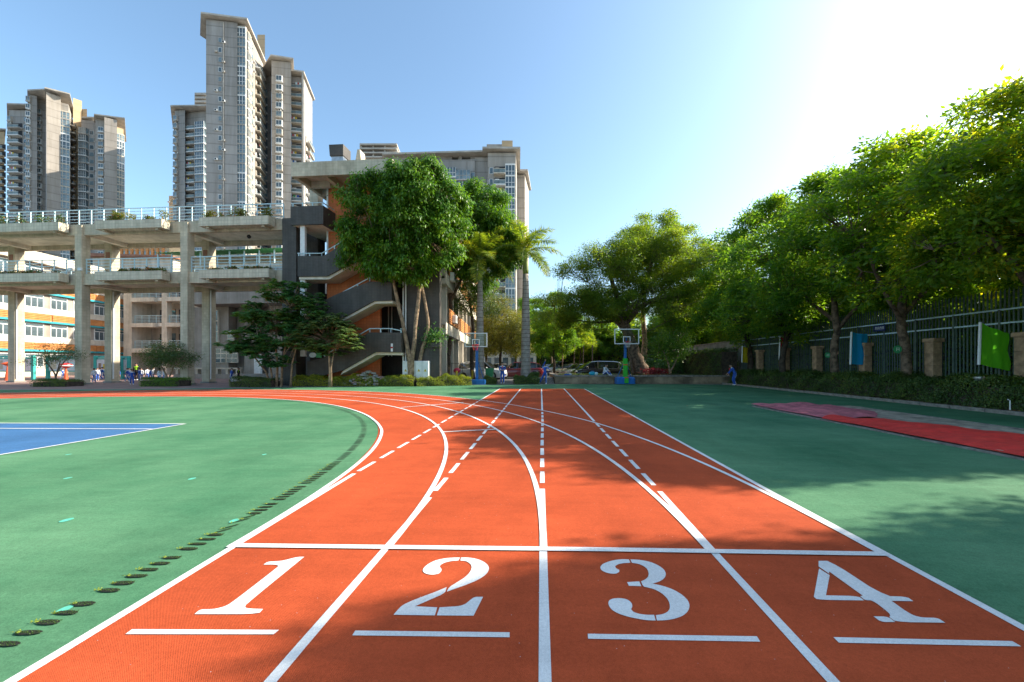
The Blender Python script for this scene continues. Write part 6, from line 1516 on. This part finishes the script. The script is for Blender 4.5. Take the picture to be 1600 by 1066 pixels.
MB().tube([(0, 0, 0), (0, 0, .05), (0, 0, .06), (0, 0, 1.1)], [.28, .28, .16, .05], 10).build('cone', M['binred'], t); MB().tube([(0, 0, 1.1), (0, 0, 1.28), (0, 0, 1.45), (0, 0, 1.55)], [.1, .42, .36, .08], 14).build('lantern_head', M['red'], t)
MB().tube([(0, 0, 1.29), (0, 0, 1.36)], [.425, .40], 14).build('pale_band', M['white'], t)
p = at(12, 35); t = thing('cone_lantern', 'orange lantern on a stand behind the leftmost bridge column', 'lantern', (p[0], p[1], 0)); MB().tube([(0, 0, 0), (0, 0, 1.3)], [.2, .05], 10).build('cone', M['binred'], t); MB().tube([(0, 0, 1.3), (0, 0, 1.5), (0, 0, 1.65)], [.1, .4, .08], 14).build('lantern_head', M['binred'], t)
# low building at the end of the car park
p = at(884, 60); q = at(948, 60)
t = thing('gate_house', 'low grey flat roofed building behind the parked cars', 'building', (p[0], p[1], 0), atan2(q[1] - p[1], q[0] - p[0]))
Lg = hypot(q[0] - p[0], q[1] - p[1])
MB().box(0, Lg, .5, 6, 0, 3.2).build('wall', M['wallgrey'], t); MB().box(-.4, Lg + .4, -.6, 6.4, 3.202, 4.0).build('roof_slab', M['concrete'], t)
for k in range(4): MB().box(.4 + k * 1.5, 1.5 + k * 1.5, .42, .499, 1.0, 2.6).build('window', M['glass2'], t)
for k in range(3): MB().box(.1 + k * 2.8, .3 + k * 2.8, -.4, -.2, 0, 3.2).build('column', M['greycol'], t)
# scattered far buildings closing the axis
p = at(776, 90); t = thing('far_building', 'pale low building glimpsed between the trunks behind the car park', 'building', (p[0], p[1], 0), .05)
MB().box(-3, 9, 0, 6, 0, 5.5).build('wall', M['plaster'], t)
for k in range(6): MB().box(-2.4 + k * 1.9, -1.2 + k * 1.9, -.06, -.01, 1.2, 3.0).build('window', M['glass'], t)
MB().box(-3.3, 9.3, -.3, 6.3, 5.502, 5.9).build('roof_slab', M['concrete'], t)

# ================================================================== CARS
def paint(name, c): return mat(name, c, 0.28, 0.04, 1.0, spec=0.5, coat=0.8)
M['carglass'] = mat('car_glass', (0.012, 0.015, 0.018), 0.06, 0.1, 1.0, spec=0.9)
M['lamp'] = mat('headlamp', (0.55, 0.58, 0.60), 0.12, 0.05, 6, spec=0.8)
M['tail'] = mat('tail_lamp', (0.45, 0.01, 0.02), 0.2, 0.05, 6)
M['plate'] = mat('blue_number_plate', (0.02, 0.06, 0.35), 0.4, 0.05, 6)
STY = {  # (x, body top z), greenhouse (x, roof z) as fractions of length/height
 'suv': ([(0, .42), (.02, .50), (.06, .56), (.24, .62), (.5, .63), (.93, .66), (.985, .60), (1, .45)], [(.22, .62), (.36, .96), (.5, 1.0), (.74, .985), (.90, .92), (.975, .66)]),
 'sedan': ([(0, .42), (.02, .50), (.06, .55), (.26, .64), (.5, .66), (.84, .69), (.98, .66), (1, .48)], [(.24, .64), (.38, .96), (.52, 1.0), (.66, .98), (.86, .70)]),
 'mpv': ([(0, .36), (.02, .44), (.05, .50), (.17, .58), (.5, .60), (.95, .62), (.99, .56), (1, .4)], [(.14, .56), (.32, .95), (.45, 1.0), (.80, .985), (.93, .93), (.985, .60)])}
def car(label, x, D, rz, L, W, Hh, style, body, group='cars in the car park', cat='car'):
    p = at(x, D); t = thing('parked_car', label, cat, (p[0], p[1], 0), rz, group)
    bt, gh = STY[style]; hw = W / 2
    X = lambda f: L / 2 - f * L
    fx_ = sorted(set([0, .01, .03, .06, .1, .16, .24, .34, .45, .56, .67, .78, .86, .93, .97, .99, 1.0]))
    mb = MB(); rings = []
    for f in fx_:
        zt = np.interp(f, [q[0] for q in bt], [q[1] for q in bt]) * Hh; e = min(f, 1 - f)
        k = 1 - .22 * max(0, (.08 - e) / .08) ** 2; zb = .19 + .12 * max(0, (.05 - e) / .05)
        w = hw * k; mid = zb + (zt - zb) * .55
        rings.append([(X(f), -w * .9, zb), (X(f), -w, zb + .12), (X(f), -w * 1.0, mid), (X(f), -w * .965, zt - .07), (X(f), -w * .88, zt), (X(f), -w * .4, zt + .03), (X(f), w * .4, zt + .03), (X(f), w * .88, zt), (X(f), w * .965, zt - .07), (X(f), w, mid), (X(f), w, zb + .12), (X(f), w * .9, zb)])
    n = 12; v = sum(rings, []); fs = []
    for i in range(len(rings) - 1):
        for j in range(n): fs.append((i * n + j, (i + 1) * n + j, (i + 1) * n + (j + 1) % n, i * n + (j + 1) % n))
    fs.append(tuple(range(n))); fs.append(tuple(reversed(range((len(rings) - 1) * n, len(rings) * n))))
    mb.add(v, fs); mb.build('body', body, t, True)
    gx = np.linspace(gh[0][0], gh[-1][0], 14); rings = []
    for f in gx:
        zr = np.interp(f, [q[0] for q in gh], [q[1] for q in gh]) * Hh; zt = np.interp(f, [q[0] for q in bt], [q[1] for q in bt]) * Hh - .02
        zr = max(zr, zt + .02); k = (zr - zt) / (Hh * .4)
        b = hw * .90; tp = hw * (.90 - .18 * min(1, k)); rings.append([(X(f), -b, zt), (X(f), -tp, zr - .05 * min(1, k)), (X(f), -tp * .86, zr), (X(f), tp * .86, zr), (X(f), tp, zr - .05 * min(1, k)), (X(f), b, zt)])
    g = MB(); n = 6; v = sum(rings, []); fg = []; fr = []
    i0 = next(i for i, f in enumerate(gx) if f >= gh[1][0] - .02); i1 = max(i for i, f in enumerate(gx) if f <= gh[-2][0] + .03)
    for i in range(13):
        for j in range(5):
            q = (i * n + j, (i + 1) * n + j, (i + 1) * n + j + 1, i * n + j + 1)
            (fr if (j in (1, 2, 3) and i0 <= i < i1) else fg).append(q)
    g.add(v, fg).build('windows', M['carglass'], t, True); MB().add([(a, b, c + .004) for a, b, c in v], fr).build('roof', body, t, True)
    for f, s_ in [(f, s_) for f in ((gh[1][0] + .13, gh[-2][0] - .06) if style != 'sedan' else (gh[1][0] + .13,)) for s_ in (-1, 1)] + [(gh[1][0] - .06, 1), (gh[1][0] - .06, -1)]:
        zr = np.interp(f, [q[0] for q in gh], [q[1] for q in gh]) * Hh; zt = np.interp(f, [q[0] for q in bt], [q[1] for q in bt]) * Hh
        MB().tube([(X(f), s_ * hw * .905, zt), (X(f + .01), s_ * hw * .745, zr - .03)], .028, 5).build('pillar', body if f < gh[1][0] else M['black'], t)
    R = .335 if style != 'suv' else .36
    for f in (.19, .80):
        for s_ in (-1, 1):
            MB().add([(X(f) + (R + .05) * cos(a), s_ * (hw + .006), R + (R + .05) * sin(a)) for a in np.linspace(-.35, pi + .35, 14)], [tuple(range(14)) if s_ < 0 else tuple(range(13, -1, -1))]).build('wheel_arch', M['black'], t)
            w = MB().tube([(X(f), s_ * (hw - .20), R), (X(f), s_ * (hw + .02), R)], R, 18).build('wheel', M['black'], t, False)
            MB().tube([(X(f), s_ * (hw + .021), R), (X(f), s_ * (hw + .03), R)], [R * .64, R * .6], 14).build('rim', M['steel'], w)
    for s_ in (-1, 1):
        zt = bt[2][1] * Hh
        MB().ell((X(.035), s_ * hw * .70, zt - .10), (.13, .24, .075), 10, 6).build('headlight', M['lamp'], t, True)
        MB().ell((X(.972), s_ * hw * .76, Hh * .56), (.07, .17, .10), 10, 6).build('tail_light', M['tail'], t, True)
        MB().ell((X(gh[0][0] + .08), s_ * (hw + .07), Hh * .66), (.07, .11, .07), 8, 6).build('mirror', body, t, True)
        MB().box(X(.56) - .09, X(.56) + .09, s_ * hw - .012, s_ * hw + .012, Hh * .52, Hh * .535).build('door_handle', body, t)
    MB().box(L / 2 - .02, L / 2 + .012, -.42, .42, .40, .56).build('grille', M['black'], t); MB().box(L / 2 + .013, L / 2 + .02, -.22, .22, .36, .47).build('number_plate', M['plate'], t)
    MB().box(-L / 2 - .02, -L / 2 + .02, -.22, .22, .52, .64).build('number_plate', M['plate'], t)
    return t
car('dark red sport utility car standing sideways behind the right palm', 811, 40, pi + .08, 4.9, 1.86, 1.68, 'suv', paint('dark_red_paint', (0.13, 0.006, 0.010)))
car('white sport utility car behind the left palm trunk', 752, 37.5, -.25, 4.7, 1.84, 1.70, 'suv', paint('white_car_paint', (0.55, 0.56, 0.57)))
car('white hatchback beyond the dark red car', 783, 47, .25, 4.5, 1.8, 1.55, 'sedan', paint('white_car_paint', (0.55, 0.56, 0.57)))
car('white car with red tail lamp beside the classroom wing', 716, 36.5, pi - .5, 4.6, 1.8, 1.55, 'sedan', paint('white_car_paint', (0.55, 0.56, 0.57)))
car('shiny black people carrier nearest behind the raised bed', 933, 38, pi + .22, 4.95, 1.88, 1.75, 'mpv', paint('black_car_paint', (0.006, 0.006, 0.007)))
car('silver sedan with glinting bonnet left of the black people carrier', 907, 42, pi + .55, 4.6, 1.8, 1.5, 'sedan', paint('silver_car_paint', (0.32, 0.31, 0.29)))
car('beige sedan second from the black people carrier', 897, 46, pi + .65, 4.6, 1.8, 1.5, 'sedan', paint('beige_car_paint', (0.42, 0.36, 0.29)))
car('white sedan third from the black people carrier', 889, 50.5, pi + .7, 4.6, 1.8, 1.5, 'sedan', paint('white_car_paint', (0.55, 0.56, 0.57)))
car('pale blue white van at the left end of the parked row', 876, 56, pi + .75, 4.7, 1.8, 1.85, 'mpv', paint('pale_blue_paint', (0.42, 0.47, 0.52)))
car('grey car far down the car park lane', 858, 66, pi / 2 + .1, 4.6, 1.8, 1.5, 'sedan', paint('silver_car_paint', (0.32, 0.31, 0.29)))
car('dark car parked beyond the black people carrier on its right', 965, 43, pi + .3, 4.7, 1.85, 1.6, 'suv', paint('black_car_paint', (0.006, 0.006, 0.007)))

# ================================================================== PEOPLE
def J(**k): return k
BASE = dict(pel=(0, 0, .53), wst=(0, 0, .62), chs=(0, 0, .74), nck=(0, .005, .815), hd0=(0, -.005, .865), hd1=(0, -.012, .915), hd2=(0, -.005, .958),
            shL=(.105, 0, .785), elL=(.135, .01, .625), wrL=(.14, -.03, .475), haL=(.14, -.045, .435), shR=(-.105, 0, .785), elR=(-.135, .01, .625), wrR=(-.14, -.03, .475), haR=(-.14, -.045, .435),
            hpL=(.052, 0, .50), knL=(.058, -.01, .275), anL=(.06, .01, .05), toL=(.062, -.085, .022), hpR=(-.052, 0, .50), knR=(-.058, -.01, .275), anR=(-.06, .01, .05), toR=(-.062, -.085, .022))
POSE = {'stand': {}, 'walk': dict(knL=(.055, -.09, .285), anL=(.055, -.11, .06), toL=(.055, -.20, .035), knR=(-.055, .02, .28), anR=(-.055, .14, .085), toR=(-.055, .07, .03), elL=(.13, .06, .64), wrL=(.12, .07, .50), haL=(.12, .065, .46), elR=(-.13, -.05, .64), wrR=(-.11, -.14, .53), haR=(-.11, -.165, .50)),
        'hold': dict(elL=(.14, .0, .64), wrL=(.05, -.13, .62), haL=(.01, -.155, .62), elR=(-.14, .0, .64), wrR=(-.05, -.13, .62), haR=(-.015, -.155, .62)),
        'throw': dict(pel=(0, 0, .51), wst=(-.02, .0, .61), chs=(-.03, -.0, .74), nck=(-.035, 0, .81), hd0=(-.045, -.005, .86), hd1=(-.05, -.01, .91), hd2=(-.05, 0, .955), shL=(.06, 0, .79), shR=(-.14, 0, .79),
                      elL=(.17, -.02, .72), wrL=(.26, -.06, .67), haL=(.30, -.07, .66), elR=(-.03, -.06, .93), wrR=(.02, -.08, 1.06), haR=(.03, -.085, 1.10), hpL=(.05, 0, .49), knL=(.05, -.02, .27), anL=(.05, .01, .05), toL=(.04, -.08, .02), hpR=(-.06, 0, .48), knR=(-.16, .02, .28), anR=(-.28, .05, .07), toR=(-.31, -.03, .03)),
        'bend': dict(pel=(.02, .04, .50), wst=(.0, .02, .60), chs=(-.06, -.02, .70), nck=(-.10, -.03, .77), hd0=(-.125, -.035, .81), hd1=(-.14, -.045, .86), hd2=(-.13, -.035, .905), shL=(-.03, -.02, .75), shR=(-.12, .0, .745), elL=(-.10, -.10, .62), wrL=(-.16, -.12, .50), haL=(-.18, -.125, .46), elR=(-.20, .02, .62), wrR=(-.27, -.03, .53), haR=(-.30, -.04, .50),
                     hpL=(.07, .03, .48), knL=(.01, -.03, .28), anL=(.07, .02, .05), toL=(.01, -.05, .02), hpR=(-.01, .04, .48), knR=(-.07, .0, .27), anR=(-.02, .05, .05), toR=(-.08, .0, .02)),
        'sit': dict(pel=(0, 0, .11), wst=(0, -.01, .20), chs=(0, -.05, .32), nck=(0, -.09, .39), hd0=(0, -.11, .43), hd1=(0, -.13, .475), hd2=(0, -.125, .52), shL=(.10, -.06, .36), shR=(-.10, -.06, .36), elL=(.15, -.12, .25), wrL=(.10, -.22, .22), haL=(.07, -.25, .21), elR=(-.15, -.12, .25), wrR=(-.10, -.22, .22), haR=(-.07, -.25, .21),
                    hpL=(.06, 0, .10), hpR=(-.06, 0, .10), knL=(.12, -.20, .22), knR=(-.12, -.20, .22), anL=(.08, -.30, .05), anR=(-.08, -.30, .05), toL=(.09, -.38, .02), toR=(-.09, -.38, .02)),
        'cheer': dict(elL=(.20, .0, .84), wrL=(.15, -.01, .97), haL=(.14, -.01, 1.01))}
RAD = dict(pel=(.078, .062), wst=(.070, .052), chs=(.085, .056), nck=(.030, .030), hd0=(.046, .050), hd1=(.058, .064), hd2=(.045, .05), sh=(.040, .040), el=(.031, .031), wr=(.022, .022), ha=(.018, .013), hp=(.060, .06), kn=(.045, .045), an=(.034, .034), to=(.022, .018))
ED = [('pel', 'wst'), ('wst', 'chs'), ('chs', 'nck'), ('nck', 'hd0'), ('hd0', 'hd1'), ('hd1', 'hd2')] + [(a + s_, b + s_) for s_ in 'LR' for a, b in (('sh', 'el'), ('el', 'wr'), ('wr', 'ha'), ('hp', 'kn'), ('kn', 'an'), ('an', 'to'))] + [('chs', 'shL'), ('chs', 'shR'), ('pel', 'hpL'), ('pel', 'hpR')]
PC = {}
def person_meshes(pose, top):
    key = (pose, top)
    if key in PC: return PC[key]
    j = dict(BASE); j.update(POSE[pose]); names = list(j); idx = {n: i for i, n in enumerate(names)}
    V = [Vector(j[n]) for n in names]; E_ = [(idx[a], idx[b]) for a, b in ED]; R_v = [RAD[n] if n in RAD else RAD[n[:2]] for n in names]; lab = list(names)
    for s_ in 'LR':                                       # five fingers on each hand
        h = Vector(j['ha' + s_]); d = (h - Vector(j['wr' + s_])).normalized(); sd = d.cross(Vector((0, 1, .2))).normalized()
        for k, (o, l) in enumerate(((-.016, .034), (-.006, .042), (.005, .040), (.015, .030), (.024, .018))):
            b_ = h + d * .012 + sd * o; e = b_ + d * l * .6 + Vector((0, -.004, 0)); f = e + d * l * .4 + Vector((0, -.010, 0))
            if k == 4: e = b_ + (sd * .8 + d * .5) * l * .7; f = e + (sd * .2 + d) * l * .5
            V += [e, f]; lab += ['fn', 'fn']; R_v += [(.0058, .0058), (.0045, .0045)]; E_ += [(idx['ha' + s_], len(V) - 2), (len(V) - 2, len(V) - 1)]
    me = bpy.data.meshes.new('person_body'); me.from_pydata(V, E_, []); ob = bpy.data.objects.new('tmp', me); COL.objects.link(ob)
    sk = ob.modifiers.new('s', 'SKIN'); sk.use_smooth_shade = True
    for i, v_ in enumerate(me.skin_vertices[0].data): v_.radius = R_v[i]; v_.use_root = (i == idx['pel'])
    sb_ = ob.modifiers.new('d', 'SUBSURF'); sb_.levels = 1; sb_.render_levels = 1
    dg = bpy.context.evaluated_depsgraph_get(); dg.update(); r = bpy.data.meshes.new_from_object(ob.evaluated_get(dg)); r.name = 'person_body'
    bpy.data.objects.remove(ob)
    mats = [M['skin'], M['unib'], M['uniw'], M['shoe'], M['blackcloth'], M['hivis']]
    r.materials.clear()
    for m in mats: r.materials.append(m)
    P_ = [V[i] for i in range(len(V))]
    for f in r.polygons:
        c = f.center; best = None
        for a, b in E_:
            ab = P_[b] - P_[a]; t_ = max(0, min(1, (c - P_[a]).dot(ab) / max(ab.length_squared, 1e-9))); dd = (P_[a] + ab * t_ - c).length
            if best is None or dd < best[0]: best = (dd, lab[a], lab[b], t_)
        a, b = best[1], best[2]; ab = a[:2] + b[:2]; nrm = f.normal
        if a[:2] in ('ha', 'fn') or (ab == 'wrha') or a in ('hd0', 'hd1') or (a == 'nck' and best[3] > .35): m = 0
        elif ab == 'anto': m = 3
        elif ab in ('hpkn', 'knan', 'pelhp') or ab.startswith('pehp'): m = (2 if abs(nrm.x) > .86 and abs(c.x) > .07 and top != 'adult' else 1) if top != 'adult' else 4
        elif ab.startswith('sh') or ab.startswith('el'): m = {'blue': 1, 'white': 2, 'adult': 4}[top]; m = 2 if (top == 'blue' and abs(nrm.z) > .8 and nrm.z > 0) else m
        else:
            m = {'blue': 1, 'white': 2, 'adult': 5 if c.z > .62 else 4}[top]
            if top == 'blue' and c.z > j['chs'][2] + .03: m = 2
            if a == 'pel' and top != 'adult' and c.z < j['pel'][2] + .01: m = 1
        f.material_index = m
    h = Vector(j['hd1']); hb = MB()
    hb.ell((h.x, h.y + .012, h.z + .022), (.054, .060, .056), 12, 8)
    hair = hb.mesh('hair', M['hair'], True)
    ey = MB().ell((h.x + .02, h.y - .056, h.z + .0), (.008, .005, .006), 6, 4).mesh('eye', M['eye']); ey2 = MB().ell((h.x - .02, h.y - .056, h.z + .0), (.008, .005, .006), 6, 4).mesh('eye', M['eye'])
    ns = MB().ell((h.x, h.y - .062, h.z - .014), (.007, .012, .010), 6, 4).mesh('nose', M['skin'], True); mo = MB().ell((h.x, h.y - .052, h.z - .032), (.016, .006, .004), 6, 4).mesh('mouth', M['tail'])
    er = MB().ell((h.x + .056, h.y + .004, h.z - .004), (.007, .014, .018), 6, 4).mesh('ear', M['skin'], True); er2 = MB().ell((h.x - .056, h.y + .004, h.z - .004), (.007, .014, .018), 6, 4).mesh('ear', M['skin'], True)
    sc = MB().add([(h.x - .035, h.y - .058, j['chs'][2] + .06), (h.x + .035, h.y - .058, j['chs'][2] + .06), (h.x + .012, h.y - .072, j['chs'][2] - .03), (h.x - .012, h.y - .072, j['chs'][2] - .03)], [(0, 3, 2, 1)]).mesh('scarf', M['red'])
    PC[key] = (r, hair, [ey, ey2, ns, mo, er, er2], sc); return PC[key]
def person(label, x, D, pose, top, h, face, scarf=False, group='students in blue and white uniforms', z=0.0):
    body, hair, feat, sc = person_meshes(pose, top); p = at(x, D)
    t = thing('person', label, 'person', (p[0], p[1], z), face, group); t.scale = (h, h, h)
    place(body, 'body', t); place(hair, 'hair', t)
    for f in feat: place(f, f.name.split('.')[0], t)
    if scarf: place(sc, 'scarf', t)
    return t
person('boy in blue tracksuit and red scarf walking between the left palm and red car', 785, 29.0, 'hold', 'blue', 1.62, .1, True)
person('student in blue tracksuit throwing one arm up beside the raised bed', 852, 28.3, 'throw', 'blue', 1.56, -.3, False)
person('boy in blue tracksuit leaning forward at the right end of the raised bed', 1147, 26.6, 'bend', 'blue', 1.55, -1.0, True)
person('student in white jersey sitting hunched on the planter coping', 944, 28.9, 'sit', 'white', 1.55, .9, False, z=.60)
person('student in blue standing in shade left of the lime hedge', 466, 27.4, 'stand', 'blue', 1.35, 1.2, False)
LP = [(137, 35, 'walk', 'white', 1.12, 2.2, 'small student in white jersey walking just right of the second column'), (147, 30.5, 'walk', 'white', 1.15, 3.1, 'small student seen from behind in white jersey in front of the second notice board'),
      (152, 35, 'stand', 'white', 1.15, 1.0, 'student in white half hidden behind the one seen from behind'), (156, 36, 'walk', 'blue', 1.15, -1.2, 'student in blue jacket at the middle of the left group'), (160, 36.5, 'walk', 'blue', 1.2, 2.4, 'student in blue jacket at the right of the left group'),
      (184, 34, 'stand', 'blue', 1.1, .5, 'student in blue half hidden by the fourth column'), (199, 32, 'walk', 'blue', 1.15, -.6, 'student in blue leading the group right of the fourth column'), (202, 33, 'stand', 'white', 1.15, 1.7, 'student in white jersey beside the leading student'),
      (206, 27.5, 'walk', 'blue', 1.12, .9, 'small student in blue running out in front towards the track'), (218, 33.5, 'stand', 'blue', 1.15, 2.8, 'student in blue right of the adult in lime vest'), (221, 35, 'stand', 'white', 1.12, .3, 'student in white jersey behind the right group'),
      (230, 36, 'walk', 'white', 1.15, -2.0, 'student in white jersey left of the rounded little tree'), (235, 36.5, 'stand', 'blue', 1.1, .8, 'short student in blue left of the rounded little tree'), (239, 35.5, 'cheer', 'white', 1.15, 2.0, 'student in white jersey lifting one arm'),
      (249, 27.1, 'stand', 'white', 1.18, 2.9, 'student in white jersey and blue trousers in front of the bright low hedge'), (256, 29.0, 'stand', 'white', 1.15, 2.6, 'student in white jersey behind the bright low hedge'), (297, 36, 'stand', 'white', 1.2, 1.9, 'student in white jersey beside the bench'),
      (98, 36, 'walk', 'blue', 1.1, 1.9, 'student in blue under the airy little tree'), (361, 33, 'bend', 'blue', 1.2, -1.4, 'student in blue bending beside a bucket near the bench')]
for a in LP: person(a[6], a[0], a[1], a[2], a[3], a[4], a[5])
person('adult in black with lime hi vis vest among the students', 213, 35.5, 'stand', 'adult', 1.55, .2, group='adults with the students')
person('adult in lime hi vis vest crouching beside the bucket near the bench', 373, 33, 'bend', 'adult', 1.25, 1.9, group='adults with the students')
p = at(366, 32.4); t = thing('bucket', 'pale grey bucket on the paving between two people near the bench', 'bucket', (p[0], p[1], 0)); MB().tube([(0, 0, 0), (0, 0, .4)], [.18, .24], 14).build('pail', M['white'], t); MB().tube([(-.24, 0, .4), (0, 0, .62), (.24, 0, .4)], .01, 5).build('handle', M['steel'], t)
# overhead cable and street light poles far behind
p = at(905, 44); t = thing('sapling_props', 'slim reddish stakes holding young trunks behind the silver cars', 'tree stake', (p[0], p[1], 0))
for k, dx in enumerate((-1.9, -.6, .4, 1.4)): MB().tube([(dx, 0, 0), (dx + .1, .2, 3.6)], .06, 7).build('stake', M['paving'], t)
